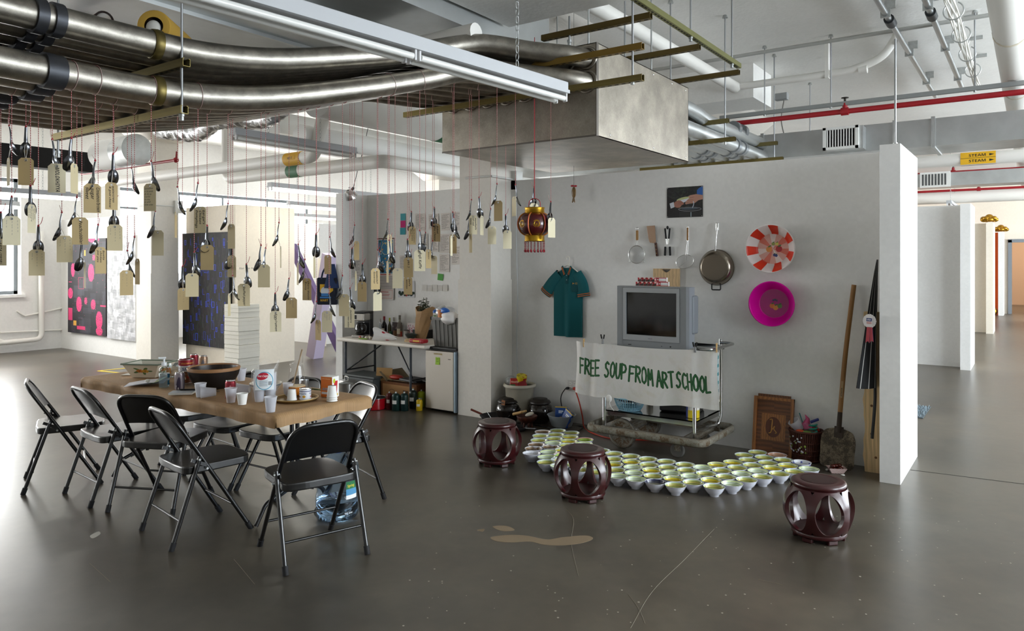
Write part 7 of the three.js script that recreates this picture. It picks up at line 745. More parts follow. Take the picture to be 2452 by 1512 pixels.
bottle(kt(920, 786), 'dark wine bottle with red capsule on the serving table', 0.235, 0.036, 0x120c0c, 0x8f1a20); bottle(kt(933, 788), 'slim bottle with lime green cap on the serving table', 0.22, 0.024, 0x4a4630, 0xb9c23a); bottle(kt(943, 784), 'tall clear sauce bottle beside the lime capped bottle', 0.23, 0.03, 0, 0xb9b7ae, MAT.clear); bottle(kt(957, 783), 'tall clear bottle in front of the propped album cover', 0.26, 0.034, 0, 0x6f6a5e, M(0xcfc9bd, 0.1, 0, { transmission: 0.8, thickness: 0 })); bottle(kt(910, 784), 'pale clear bottle behind the wine bottle', 0.2, 0.022, 0, 0xdadad4, MAT.clear);
one('album_cover', 'dark square picture propped against the wall behind bottles', 'picture', B(0.16, 0.17, 0.006, 0, 0.085, 0, -0.08), printed(canvasTex(96, 96, (g) => { g.fillStyle = '#4a3a3a'; g.fillRect(0, 0, 96, 96); g.fillStyle = '#8d7a74'; for (let i = 0; i < 10; i++) { g.beginPath(); g.arc(10 + (i * 29) % 80, 30 + (i * 17) % 60, 6, 0, 7); g.fill(); } })), kt(950, 780));
one('floral_card', 'white card with red floral print propped behind the jars', 'card', B(0.18, 0.17, 0.004, 0, 0.085, 0, -0.1), printed(canvasTex(128, 128, (g) => { g.fillStyle = '#ddd5d3'; g.fillRect(0, 0, 128, 128); const s0 = seed; seed = 44; for (let i = 0; i < 60; i++) { g.fillStyle = ['#b0506a', '#a8405a', '#8a6a8a', '#c98aa0'][i % 4]; g.beginPath(); g.ellipse(rr(8, 120), rr(20, 116), rr(2, 8), rr(2, 5), rr(0, 3), 0, 7); g.fill(); } seed = s0; })), kt(984, 784).add(V(0, 0, -0.02)), [0, -0.05, 0]);
one('enamel_tray', 'blue enamel tray with handle behind the flower bouquet', 'tray', [LA([[0, 0.004], [0.1, 0.004], [0.125, 0.035], [0.13, 0.036], [0.105, 0], [0, 0]], 30), tf(new THREE.TorusGeometry(0.022, 0.006, 6, 18), -0.14, 0.034, 0, PI / 2)], M(0x2f54b0, 0.3), kt(915, 802));
{ const o = T('flower_bouquet', 'paper wrapped bouquet of small pink flowers lying down', 'bouquet', kt(905, 815).add(V(0.02, 0.05, 0)), 0.15); const cone = new THREE.CylinderGeometry(0.085, 0.018, 0.3, 22, 6, true); warp(cone, (v) => { const a = Math.atan2(v.z, v.x); v.z *= 0.6; v.y += 0.02 * Math.sin(a * 3); }); P(o, 'wrapping', tf(cone, 0.09, 0.0, 0, 0, 0, PI / 2 - 0.12), printed(canvasTex(256, 128, (g) => { g.fillStyle = '#dcdad8'; g.fillRect(0, 0, 256, 128); g.fillStyle = '#b01c2c'; for (const [x, y] of [[40, 60], [70, 70], [180, 60], [205, 84]]) { g.beginPath(); g.arc(x - 5, y, 7, 0, 7); g.arc(x + 5, y, 7, 0, 7); g.fill(); g.beginPath(); g.moveTo(x - 12, y + 3); g.lineTo(x + 12, y + 3); g.lineTo(x, y + 16); g.fill(); } }), 0.7)); const s0 = seed; seed = 55; for (let i = 0; i < 22; i++) { const a = rr(0, 6.28), r = rr(0, 0.055); P(o, 'flower', SPH(0.014, -0.055 + rr(-0.012, 0.02), r * Math.sin(a), r * 0.6 * Math.cos(a), 1, 1, 1, 7, 6), M(['#a3404e', '#c98a86', '#7a2a34', '#6f7d4a'][i % 4], 0.8)); } seed = s0; }
{ const o = T('incense_bundle', 'bundle of sticks in red paper and clear wrap on table edge', 'bundle', kt(996, 825).add(V(0, 0.02, 0)), 0.02); P(o, 'red_wrap', [RB(0.2, 0.045, 0.11, 0.04, 0.02, 0, 0.018, 3)], M(0xa8222a, 0.45)); const g = []; for (let i = 0; i < 26; i++) g.push(CY(0.0055, 0.0055, 0.1, -0.08, 0.006 + Math.floor(i / 9) * 0.012, -0.044 + (i % 9) * 0.011, 6, 0, 0, PI / 2)); meta(P(o, 'sticks', g, M(0xd3b48a, 0.8)), 'pale stick ends', null, null, 'stuff'); P(o, 'print', B(0.09, 0.02, 0.001, 0.05, 0.024, 0.0555), M(0xd9a630, 0.5)); }
one('green_clippings', 'green vegetable scraps on the serving table edge', 'scraps', [SPH(0.04, 0, 0.008, 0, 1.5, 0.2, 0.6), SPH(0.03, 0.06, 0.008, 0.01, 1.3, 0.25, 0.6)], M(0x7d9a3a, 0.8), kt(868, 813)); one('garlic_bulbs', 'pale garlic net beside the coffee maker', 'garlic', [SPH(0.022, 0, 0.02, 0), SPH(0.02, 0.035, 0.018, 0.01), SPH(0.02, -0.02, 0.018, 0.025)], M(0xd9d2c2, 0.7), kt(884, 813));
one('candy_packet', 'colourful sweets packet beside the coffee maker', 'packet', RB(0.08, 0.03, 0.05, 0, 0.015, 0, 0.012), printed(canvasTex(32, 32, (g) => { g.fillStyle = '#b04a44'; g.fillRect(0, 0, 32, 32); g.fillStyle = '#6aa070'; g.fillRect(4, 4, 12, 12); g.fillStyle = '#e2d9c4'; g.fillRect(18, 14, 10, 12); })), kt(872, 808).add(V(0.02, 0, 0.09)));
const jarK = [[958, 800, 0.028, 0.06, 0xb03a24, 0xd0a030, 'small red and yellow sauce jar'], [947, 796, 0.03, 0.07, 0x6f4a2a, 0x1f1c1a, 'brown spice jar with black lid'], [973, 800, 0.034, 0.075, 0xc4c2bd, 0x55524e, 'white labelled spice tin'], [984, 806, 0.04, 0.03, 0x9a3a30, 0x9a3a30, 'low red lidded dish'], [936, 801, 0.03, 0.04, 0x2f6a44, 0x2f6a44, 'small green dish'], [1000, 798, 0.03, 0.085, 0x3a3230, 0x8a2a28, 'dark soy jar with red lid']];
for (const [x, y, r, h, c, cap, l] of jarK) { const o = T('condiment_jar', l + ' on the serving table', 'jar', kt(x, y)); P(o, 'jar', CY(r, r, h, 0, h / 2, 0, 22), M(c, 0.3)); P(o, 'lid', CY(r * 0.92, r * 0.92, 0.014, 0, h + 0.006, 0, 22), M(cap, 0.4)); }
{ const o = T('mortar_bowl', 'dark green glazed bowl beside the incense bundle', 'bowl', kt(984, 812)); P(o, 'bowl', LA([[0, 0.004], [0.035, 0], [0.068, 0.045], [0.072, 0.06], [0.066, 0.058], [0.035, 0.012], [0, 0.01]], 28), M(0x3a4440, 0.3)); }
{ const o = T('black_pot', 'black rectangular pan full of tools beside the tote', 'pan', kt(1008, 810).add(V(0, 0, -0.05))); P(o, 'pan', [bx(-0.1, 0.1, 0, 0.1, -0.09, -0.08), bx(-0.1, 0.1, 0, 0.1, 0.08, 0.09), bx(-0.1, -0.09, 0, 0.1, -0.09, 0.09), bx(0.09, 0.1, 0, 0.1, -0.09, 0.09), bx(-0.1, 0.1, 0, 0.008, -0.09, 0.09)], MAT.castIron); P(o, 'utensil_grip', [RB(0.022, 0.2, 0.016, 0.05, 0.14, 0, 0.006, 2, 0, 0, -0.2), RB(0.02, 0.18, 0.016, 0.0, 0.12, 0.02, 0.006, 2, 0.1, 0, 0.25)], M(0x2c4a86, 0.5)); P(o, 'pink_grip', RB(0.022, 0.15, 0.016, -0.04, 0.12, 0.03, 0.006, 2, 0, 0, -0.4), M(0xb07a82, 0.5)); }
// under the table
{ const o = T('cardboard_box', 'large brown cardboard box printed SOLO under the table', 'box', [-5.88, 0, -6.25], 0.0); const cb = M(0xa87f52, 0.85, 0, { map: TX.kraft }); P(o, 'carton', bx(-0.32, 0.24, 0, 0.25, -0.22, 0.2), cb); P(o, 'print', B(0.5, 0.2, 0.002, -0.04, 0.125, 0.2015), printed(canvasTex(256, 100, (g) => { g.fillStyle = '#a5794a'; g.fillRect(0, 0, 256, 100); g.strokeStyle = g.fillStyle = '#4a3320'; g.lineWidth = 2; g.beginPath(); g.ellipse(78, 40, 22, 12, 0, 0, 7); g.stroke(); g.font = 'bold 22px sans-serif'; g.fillText('SOLO', 50, 82); g.fillRect(166, 26, 40, 44); g.fillStyle = '#a5794a'; for (let i = 0; i < 3; i++) for (let j = 0; j < 3; j++) if ((i + j) % 2) g.fillRect(170 + i * 12, 30 + j * 13, 9, 10); }), 0.85)); P(o, 'flap', [B(0.5, 0.004, 0.16, -0.04, 0.262, 0.1, -0.12), B(0.16, 0.004, 0.38, -0.3, 0.3, 0, 0, 0, -0.7)], M(0x8a7a5e, 0.85)); }
one('flat_cardboard', 'upright tan cardboard flap behind the steel stockpot', 'cardboard', [B(0.2, 0.15, 0.005, 0, 0.32, 0, -0.2), B(0.2, 0.25, 0.005, 0, 0.125, 0.0)], M(0xb08a58, 0.85), [-6.2, 0, -6.1], [0, 0.35, 0]);
one('snack_bag', 'red and yellow snack bag lying on the cardboard box', 'bag', SPH(0.07, 0, 0.03, 0, 1.5, 0.4, 0.8), M(0xb03428, 0.4), [-6.05, 0.265, -6.15]); one('black_griddle', 'flat black griddle lying on the cardboard box', 'griddle', [RB(0.3, 0.03, 0.22, 0, 0.015, 0, 0.01), RB(0.1, 0.02, 0.03, 0.2, 0.02, 0, 0.008)], MAT.castIron, [-5.78, 0.27, -6.17], [0, -0.15, 0]);
{ const o = T('stockpot', 'tall stainless stockpot with glass lid under the table', 'pot', [-6.42, 0, -5.72]); const st = M(0xbcbab6, 0.22, 1); P(o, 'pot_wall', LA([[0, 0.002], [0.125, 0], [0.13, 0.006], [0.13, 0.25], [0.134, 0.254]], 40), st); P(o, 'lid', LA([[0.136, 0.256], [0.13, 0.266], [0.07, 0.285], [0, 0.29]], 40), M(0xa9aaaa, 0.15, 0.7)); P(o, 'lid_handle', TU([[-0.03, 0.288, 0], [-0.025, 0.32, 0], [0.025, 0.32, 0], [0.03, 0.288, 0]], 0.006, 20, 8), st); P(o, 'side_handle', [PATH([[-0.13, 0.2, -0.03], [-0.165, 0.2, -0.03], [-0.165, 0.2, 0.03], [-0.13, 0.2, 0.03]], 0.005, 8, 0.01), PATH([[0.13, 0.2, -0.03], [0.165, 0.2, -0.03], [0.165, 0.2, 0.03], [0.13, 0.2, 0.03]], 0.005, 8, 0.01)], st); }
one('grey_crate', 'dark grey plastic tote behind the steel stockpot', 'tote', [RB(0.5, 0.28, 0.3, 0, 0.14, 0, 0.03), RB(0.54, 0.03, 0.34, 0, 0.285, 0, 0.012)], M(0x464b4b, 0.55), [-6.48, 0, -6.12]);
one('baking_pan', 'steel baking pan leaning against the stockpot', 'pan', [B(0.02, 0.24, 0.17, 0, 0, 0), B(0.04, 0.26, 0.012, -0.015, 0, 0.09), B(0.04, 0.26, 0.012, -0.015, 0, -0.09)], M(0xb5b6b8, 0.3, 1), [-6.12, 0.13, -5.72], [0.0, 0.6, -0.5]);
{ const pot = (px, py, l, r, h) => { const o = T('red_pot', l, 'pot', ph(px, py)); P(o, 'pot_wall', LA([[0, 0.004], [r * 0.92, 0], [r, 0.012], [r, h]], 40), M(0xa80f1c, 0.22, 0, { clearcoat: 0.5 })); P(o, 'pot_inside', LA([[r - 0.004, h], [r - 0.005, 0.012], [0, 0.01]], 40), M(0x4d4b48, 0.4)); P(o, 'rim', tf(new THREE.TorusGeometry(r - 0.001, 0.003, 6, 40), 0, h, 0, PI / 2), MAT.chrome); P(o, 'handle', PATH([[-0.05, h * 0.72, r], [-0.045, h * 0.76, r + 0.035], [0.045, h * 0.76, r + 0.035], [0.05, h * 0.72, r]], 0.007, 8, 0.015), MAT.black); o.rotation.y = 0.25; }; pot(898, 979, 'red enamel saucepot in front of the gas canisters', 0.125, 0.125); pot(862, 968, 'red enamel saucepot mostly hidden behind the table end', 0.12, 0.11); }
const can = (px, py, r, h, c, l, top = 0xbfc2c2) => { const o = T('gas_canister', l, 'canister', ph(px, py)); P(o, 'cylinder', LA([[0, 0], [r, 0.003], [r, h * 0.8], [r * 0.86, h * 0.9], [r * 0.45, h * 0.96], [0, h * 0.97]], 28), M(c, 0.35, 0.2)); P(o, 'valve', CY(r * 0.22, r * 0.25, h * 0.1, 0, h * 0.99, 0, 12), M(top, 0.3, 0.8)); P(o, 'label', tf(new THREE.CylinderGeometry(r * 1.01, r * 1.01, h * 0.2, 16, 1, true, -0.2, 1.1), 0, h * 0.5, 0), M(0xd9d7d2, 0.6)); return o; };
can(948, 984, 0.046, 0.2, 0x12302c, 'dark green gas canister next to the red pot'); can(968, 984, 0.046, 0.2, 0x15302f, 'dark green gas canister beside the table leg'); can(989, 978, 0.046, 0.21, 0x1a2620, 'dark gas canister with white sticker behind the yellow can'); can(1009, 976, 0.045, 0.19, 0xa9b82a, 'lime green gas canister against the refrigerator'); can(1004, 984, 0.035, 0.13, 0xd6b21a, 'yellow drink can shaped canister before the refrigerator'); can(932, 981, 0.036, 0.19, 0x5a1c1a, 'dark red bottle between the pot and gas canisters');
for (const [x, y, c, cap, l] of [[900, 960, 0x4a4a40, 0x2a2a2a, 'dark'], [910, 960, 0x8a8a7c, 0x101010, 'clear'], [920, 962, 0x7a6a5a, 0xb02028, 'red capped'], [929, 964, 0x9a8a74, 0xc03038, 'pink capped']]) bottle(ph(x, y).add(V(0, 0, -0.06)), `small ${l} condiment bottle on the floor behind the red pot`, 0.2, 0.028, c, cap);
// papers on the kitchen partition
const KW = -6.596; const onWall = (px, py, off = 0.003) => pz(px, py, KW + off);
function sheetOn(name, label, cat, x0, y0, x1, y1, tex, group, tilt = 0) { const a = onWall(x0, y0), b = onWall(x1, y1); const m = one(name, label, cat, warp(new THREE.BoxGeometry(b.x - a.x, a.y - b.y, 0.0008, 4, 8, 1), (v) => { v.z += v.y < 0 ? 0.9 * v.y * v.y * 0.12 : 0; }), tex.isMaterial ? tex : printed(tex, 0.85), [(a.x + b.x) / 2, (a.y + b.y) / 2, KW + 0.003], [0, 0, tilt]); if (group) m.userData.group = group; return m; }
const recipeTex = (sd) => canvasTex(128, 192, (g, w, h) => { const s0 = seed; seed = sd; g.fillStyle = '#d9d2cc'; g.fillRect(0, 0, w, h); g.strokeStyle = '#3a3634'; g.lineWidth = 2.6; for (let y = 18; y < h - 10; y += 11) { let x = 10 + (y < 24 ? 20 : 0); const end = rr(60, 120); g.beginPath(); while (x < end) { const n = rr(4, 12); g.moveTo(x, y + rr(-2, 2)); g.quadraticCurveTo(x + n / 2, y - rr(0, 6), x + n, y + rr(-2, 2)); x += n + rr(1, 5); } g.stroke(); } seed = s0; });
const rec = [recipeTex(1), recipeTex(2), recipeTex(3), recipeTex(4)].map((t) => printed(t, 0.9));
[[994, 512, 1018, 552], [1026, 513, 1050, 550], [1056, 511, 1078, 552], [1084, 508, 1101, 552], [1003, 560, 1024, 600], [1030, 563, 1050, 603], [1053, 561, 1078, 606], [1081, 590, 1101, 634], [1052, 609, 1076, 652], [957, 612, 978, 646], [979, 540, 995, 575]].forEach((r, i) => sheetOn('recipe_sheet', ['handwritten recipe sheet pinned to the kitchen partition'][0], 'paper', ...r, rec[i % 4], 'handwritten recipe sheets on the kitchen partition', ((i * 7) % 5 - 2) * 0.01));
sheetOn('sticky_note', 'teal sticky note above the pink one on the kitchen partition', 'note', 959, 512, 971, 528, M(0x4fa3ad, 0.8)); sheetOn('sticky_note', 'hot pink sticky note on the kitchen partition', 'note', 959, 529, 971, 545, M(0xc02c74, 0.8)); sheetOn('sticky_note', 'teal sticky note below the pink one on the kitchen partition', 'note', 958, 546, 971, 562, M(0x3f97a3, 0.8)); sheetOn('sticky_note', 'green sticky note above the row of cards', 'note', 1048, 656, 1061, 672, M(0x58a24c, 0.8), null, -0.1);
for (let i = 0; i < 5; i++) sheetOn('index_card', 'small lined index card in the row above the paper bag', 'card', 1011 + i * 12.3, 682 + (i % 2), 1022.5 + i * 12.3, 697 + (i % 3), M(0xd5d2cc, 0.85), 'index cards in a row', (i % 3 - 1) * 0.03);
sheetOn('wall_calendar', 'wall scroll calendar with blue illustrated top and grid below', 'calendar', 903, 571, 944, 719, canvasTex(256, 760, (g, w, h) => { g.fillStyle = '#c9c2bd'; g.fillRect(0, 0, w, h); g.fillStyle = '#5a2a26'; g.fillRect(0, 0, w, 12); g.fillStyle = '#3f7fa6'; g.fillRect(20, 24, w - 40, 410); const s0 = seed; seed = 9; for (let i = 0; i < 70; i++) { g.fillStyle = ['#d8c98a', '#b8402c', '#e6e2d6', '#3a6a4a', '#d99a3a', '#2c4a7a'][i % 6]; g.beginPath(); g.ellipse(rr(30, w - 30), rr(40, 420), rr(4, 16), rr(3, 12), rr(0, 3), 0, 7); g.fill(); } seed = s0; g.strokeStyle = '#e0d6b0'; g.lineWidth = 6; g.beginPath(); g.ellipse(128, 130, 60, 74, 0, 0, 7); g.stroke(); g.fillStyle = '#a9302c'; g.fillRect(50, 445, 150, 10); g.fillStyle = '#6f6a68'; for (let i = 0; i < 16; i++) g.fillRect(20, 470 + i * 10, w - 40, 4); g.strokeStyle = '#a9302c'; g.lineWidth = 3; g.strokeRect(20, 640, w - 40, 100); g.fillStyle = '#a9302c'; g.fillRect(60, 660, 120, 8); g.fillRect(50, 690, 150, 5); g.fillRect(60, 705, 130, 5); }));
sheetOn('picture_card', 'small card with dark green leaf drawing below the calendar', 'card', 953, 672, 993, 714, canvasTex(128, 128, (g) => { g.fillStyle = '#cfd0d4'; g.fillRect(0, 0, 128, 128); g.fillStyle = '#25382c'; for (let i = 0; i < 9; i++) { g.beginPath(); g.ellipse(14 + i * 13, 92 + (i % 2) * 12, 10, 14, i, 0, 7); g.fill(); } g.fillStyle = '#a8322c'; g.fillRect(60, 84, 12, 34); }));
{ const a = pxp(853, 645, -7.006), q = one('recipe_sheet', 'handwritten recipe sheet on the inner face of the wing', 'paper', B(0.0008, 0.24, 0.16, 0, 0, 0), rec[2], a); q.userData.group = 'handwritten recipe sheets on the kitchen partition'; }
// navy jacket and tote hung at the wing end
{ const p = pz(806, 650, -6.15), o = T('canvas_tote', 'navy tote bag with yellow patch hung at the partition end', 'tote bag', [-7.2, 1.32, -6.1], 0.55); P(o, 'bag', RB(0.26, 0.34, 0.05, 0, -0.05, 0, 0.02), M(0x161b2a, 0.85)); P(o, 'print', B(0.2, 0.26, 0.002, 0.0, -0.06, 0.026), printed(canvasTex(128, 160, (g) => { g.fillStyle = '#161b2a'; g.fillRect(0, 0, 128, 160); g.fillStyle = '#d9a92c'; g.beginPath(); g.moveTo(10, 20); g.lineTo(118, 20); g.lineTo(118, 70); g.lineTo(60, 110); g.lineTo(10, 80); g.fill(); g.fillStyle = '#cfd3d8'; g.beginPath(); g.arc(50, 74, 34, 0, 7); g.fill(); g.fillStyle = '#3c79b8'; g.fillRect(20, 90, 60, 22); g.fillRect(10, 116, 90, 12); g.fillStyle = '#d9a92c'; g.font = 'bold 24px sans-serif'; g.fillText('MART', 12, 152); }), 0.85)); P(o, 'strap', [TU([[-0.07, 0.1, 0.02], [-0.05, 0.2, 0], [0, 0.27, 0]], 0.012, 16, 6), TU([[0.07, 0.1, 0.02], [0.05, 0.2, 0], [0, 0.27, 0]], 0.012, 16, 6)], M(0x1c2540, 0.85)); P(o, 'gathered_scarf', warp(new THREE.CylinderGeometry(0.03, 0.1, 0.3, 18, 8), (v) => { v.x += 0.012 * Math.sin(Math.atan2(v.z, v.x) * 5); }).translate(0.05, 0.14, -0.03), M(0x24365c, 0.9)); }
// ---------------------------------------------------------------- crocks and bowls at the column foot
function crock(p, label, r, h) { r *= 1.1; const o = T('onggi_crock', label, 'crock', p), gz = M(0x1c1613, 0.16, 0, { clearcoat: 0.5 }); P(o, 'jar', LA([[0, 0], [r * 0.62, 0], [r * 0.7, h * 0.04], [r * 0.95, h * 0.35], [r, h * 0.52], [r * 0.96, h * 0.54], [r * 0.97, h * 0.58], [r * 0.86, h * 0.72], [r * 0.68, h * 0.8], [r * 0.7, h * 0.84], [r * 0.6, h * 0.84]], 44), gz); P(o, 'lid', LA([[r * 0.84, h * 0.8], [r * 0.86, h * 0.83], [r * 0.78, h * 0.9], [r * 0.6, h * 0.93], [r * 0.58, h * 0.98], [r * 0.3, h], [0, h]], 44), M(0x231d1a, 0.4)); P(o, 'ear', [SPH(0.02, r * 0.95, h * 0.55, 0, 0.8, 0.5, 1.6), SPH(0.02, -r * 0.95, h * 0.55, 0, 0.8, 0.5, 1.6)], gz); P(o, 'ridge', [tf(new THREE.TorusGeometry(r * 0.985, 0.004, 6, 44), 0, h * 0.5, 0, PI / 2), tf(new THREE.TorusGeometry(r * 0.9, 0.004, 6, 44), 0, h * 0.68, 0, PI / 2)], gz); }
crock(ph(1218, 1008), 'glossy brown lidded crock beside the column', 0.122, 0.245); crock(ph(1293, 1012), 'glossy brown lidded crock behind the plastic bowl', 0.118, 0.25);
{ const o = T('woven_sack', 'pale woven sack bulging with packets behind the crocks', 'sack', [-4.36, 0, -6.24]); const g = new THREE.CylinderGeometry(0.155, 0.12, 0.36, 28, 10, true); warp(g, (v) => { const a = Math.atan2(v.z, v.x); const k = 1 + 0.04 * Math.sin(a * 6 + v.y * 12); v.x *= k; v.z *= k; }); P(o, 'sack_wall', tf(g, 0, 0.18, 0), M(0x9a9486, 0.9)); P(o, 'rolled_rim', tf(new THREE.TorusGeometry(0.155, 0.018, 8, 30), 0, 0.355, 0, PI / 2), M(0xc9c3b4, 0.9)); P(o, 'sack_fill', CY(0.14, 0.14, 0.02, 0, 0.3, 0, 24), M(0x5a544a, 0.9)); }
one('yellow_packet', 'yellow and red instant noodle cup in the sack', 'packet', CY(0.055, 0.05, 0.12, 0, 0.06, 0, 22, 0.2, 0, -0.25), printed(canvasTex(128, 64, (g) => { g.fillStyle = '#d8c41e'; g.fillRect(0, 0, 128, 64); g.fillStyle = '#a82a20'; for (const x of [6, 70]) { g.fillRect(x + 12, 6, 18, 14); g.fillStyle = '#2a2418'; g.font = 'bold 22px sans-serif'; g.fillText('OLE', x + 4, 54); g.fillStyle = '#a82a20'; } }), 0.4), [-4.31, 0.35, -6.2]);
one('red_packet', 'red noodle packet standing in the sack', 'packet', RB(0.14, 0.11, 0.03, 0, 0.055, 0, 0.012), printed(canvasTex(96, 64, (g) => { g.fillStyle = '#b3241f'; g.fillRect(0, 0, 96, 64); g.fillStyle = '#e6e1d8'; g.fillRect(56, 6, 34, 30); g.fillStyle = '#3b6a35'; g.fillRect(0, 36, 40, 12); g.fillStyle = '#f2e2c0'; g.font = 'italic bold 15px sans-serif'; g.fillText('Noodle', 6, 26); g.fillStyle = '#d9a03a'; g.beginPath(); g.ellipse(62, 52, 24, 9, 0, 0, 7); g.fill(); }), 0.4), [-4.33, 0.33, -6.14], [-0.2, 0.5, 0.08]); one('clear_wrapper', 'crumpled clear wrapper in the sack', 'wrapper', SPH(0.07, 0, 0, 0, 1, 0.9, 0.8, 9, 7), M(0xdfe3e4, 0.2, 0, { transmission: 0.6, thickness: 0 }), [-4.44, 0.39, -6.2]); one('wall_wrapper', 'second red packet leaning in the sack', 'packet', RB(0.09, 0.09, 0.025, 0, 0.045, 0, 0.01), M(0x8f1d20, 0.4), [-4.25, 0.33, -6.16], [0, 0.8, 0.3]);
{ const o = T('wok', 'black wok with red tipped handle on the floor', 'wok', ph(1185, 1015)); P(o, 'wok_pan', LA([[0, 0.002], [0.05, 0], [0.11, 0.03], [0.155, 0.085], [0.15, 0.085], [0.1, 0.033], [0, 0.008]], 40), MAT.castIron); P(o, 'handle', ROD([-0.15, 0.08, 0.02], [-0.27, 0.12, 0.05], 0.011), M(0x6a2a1a, 0.6)); }
one('wooden_spatula', 'worn wooden spatula standing in the wok', 'spatula', [ROD([0, 0.01, 0], [0.02, 0.14, 0], 0.006), RB(0.045, 0.1, 0.008, 0.025, 0.18, 0, 0.004, 2, 0, 0, -0.12)], M(0x8a5a36, 0.7), ph(1200, 1012)); one('wok_ladle', 'steel ladle lying in the wok', 'ladle', ROD([0, 0.03, 0], [-0.05, 0.12, 0.03], 0.004), MAT.chrome, ph(1180, 1016));
one('black_pan', 'flat black skillet on the floor behind the stool', 'skillet', [LA([[0, 0.002], [0.1, 0], [0.12, 0.035], [0.116, 0.035], [0.098, 0.006], [0, 0.008]], 36), ROD([0.11, 0.03, 0], [0.26, 0.05, 0.03], 0.01)], MAT.castIron, ph(1235, 1030));
{ const o = T('footed_bowl', 'carved wooden footed bowl with shells and a brush', 'bowl', ph(1262, 1024)); const wd = M(0x7a5026, 0.55, 0, { map: TX.maple }); P(o, 'bowl', LA([[0, 0.05], [0.05, 0.045], [0.095, 0.085], [0.105, 0.115], [0.098, 0.118], [0.085, 0.09], [0.045, 0.06], [0, 0.058]], 36), wd); for (let i = 0; i < 7; i++) { const a = i / 7 * 2 * PI; P(o, 'foot', RB(0.02, 0.055, 0.02, 0.05 * Math.sin(a), 0.028, 0.05 * Math.cos(a), 0.007), wd); } }
one('scallop_shell', 'pale shell fan resting in the carved bowl', 'shell', [SPH(0.05, 0, 0, 0, 1, 0.35, 0.8, 14, 8)], M(0xcfc8ba, 0.7), ph(1268, 1024).add(V(0.0, 0.13, 0)), [0.2, 0, 0.3]); one('brush_handle', 'wooden brush lying across the carved bowl', 'brush', [ROD([-0.09, 0, 0], [0.02, 0.035, 0], 0.014), RB(0.05, 0.02, 0.03, 0.045, 0.045, 0, 0.008, 2, 0, 0, 0.3)], M(0xb08a52, 0.6), ph(1252, 1024).add(V(0, 0.125, 0.04)));
{ const o = T('clear_basin', 'translucent plastic bowl holding blue packets on the floor', 'basin', ph(1345, 1022)); P(o, 'basin', LA([[0, 0.003], [0.085, 0], [0.1, 0.01], [0.138, 0.115], [0.146, 0.12], [0.142, 0.122], [0.134, 0.114], [0.096, 0.012], [0, 0.006]], 40), M(0xc6ced2, 0.3, 0, { transmission: 0.5, thickness: 0 }));
  const pk = canvasTex(96, 128, (g) => { g.fillStyle = '#17478f'; g.fillRect(0, 0, 96, 128); g.fillStyle = '#d9b62c'; g.fillRect(0, 0, 96, 8); g.fillStyle = '#dfe4ea'; g.fillRect(30, 30, 40, 10); g.fillRect(30, 44, 30, 6); g.fillStyle = '#c98a4a'; g.beginPath(); g.arc(50, 92, 16, 0, 7); g.fill(); });
  for (const [dx, dz, ry, rz, l] of [[-0.03, -0.03, 0.3, 0.06, 'upright blue snack packet in the plastic bowl'], [0.035, 0.03, -0.25, -0.5, 'tilted blue snack packet in the plastic bowl']]) one('blue_packet', l, 'packet', RB(0.12, 0.17, 0.025, 0, 0.085, 0, 0.01), printed(pk, 0.35), ph(1345, 1022).add(V(dx, 0.02, dz)), [-0.15, ry, rz]);
  one('brown_sachet', 'brown spice sachet behind the blue packets', 'sachet', RB(0.09, 0.05, 0.02, 0, 0.025, 0, 0.008), M(0x7a5a34, 0.6), ph(1352, 1012).add(V(0.02, 0.13, -0.06)), [0, 0.2, 0.1]); }
// ---------------------------------------------------------------- the end of the back partition
{ const o = T('inlaid_tray', 'inlaid wooden serving tray with script initial leaning on the wall', 'tray', [-1.80, 0, -6.30], 0); o.rotation.x = -0.16; const wal = M(0xffffff, 0.4, 0, { map: tiled(TX.walnut, 1.2, 0.5) }), map_ = M(0xffffff, 0.4, 0, { map: TX.maple }); const w = 0.165, h = 0.49;
  P(o, 'panel', planarUV(bx(-w + 0.02, w - 0.02, 0.02, h - 0.02, 0, 0.008), 'y', 'x', 0, 0, 0.4, 0.4), wal); for (const g of [bx(-w, -w + 0.024, 0, h, -0.004, 0.03), bx(w - 0.024, w, 0, h, -0.004, 0.03)]) P(o, 'frame_rail', planarUV(g, 'x', 'y', 0, 0, 0.2, 0.5), map_); P(o, 'frame_end', [bx(-w, w, 0, 0.024, -0.004, 0.026), bx(-w, w, h - 0.024, h, -0.004, 0.026)], map_); P(o, 'handle_edge', bx(-w + 0.03, w - 0.03, h, h + 0.022, 0, 0.02), wal);
  P(o, 'inlay_square', bx(-0.1, 0.1, 0.13, 0.35, 0.008, 0.0095), M(0xffffff, 0.4, 0, { map: tiled(TX.maple, 1, 2) })); const el = new THREE.CircleGeometry(0.085, 40); el.scale(0.75, 1, 1); P(o, 'inlay_oval', tf(el, 0, 0.24, 0.0102), M(0x55260f, 0.4)); P(o, 'inlay_initial', [TU([[-0.03, 0.3, 0.0108], [-0.012, 0.305, 0.0108], [-0.012, 0.25, 0.0108], [-0.018, 0.195, 0.0108], [-0.034, 0.186, 0.0108]], 0.005, 24, 5), TU([[-0.014, 0.21, 0.0108], [0.014, 0.25, 0.0108], [0.006, 0.226, 0.0108], [0.03, 0.196, 0.0108], [0.018, 0.19, 0.0108]], 0.004, 24, 5)], M(0xb5813c, 0.4)); }
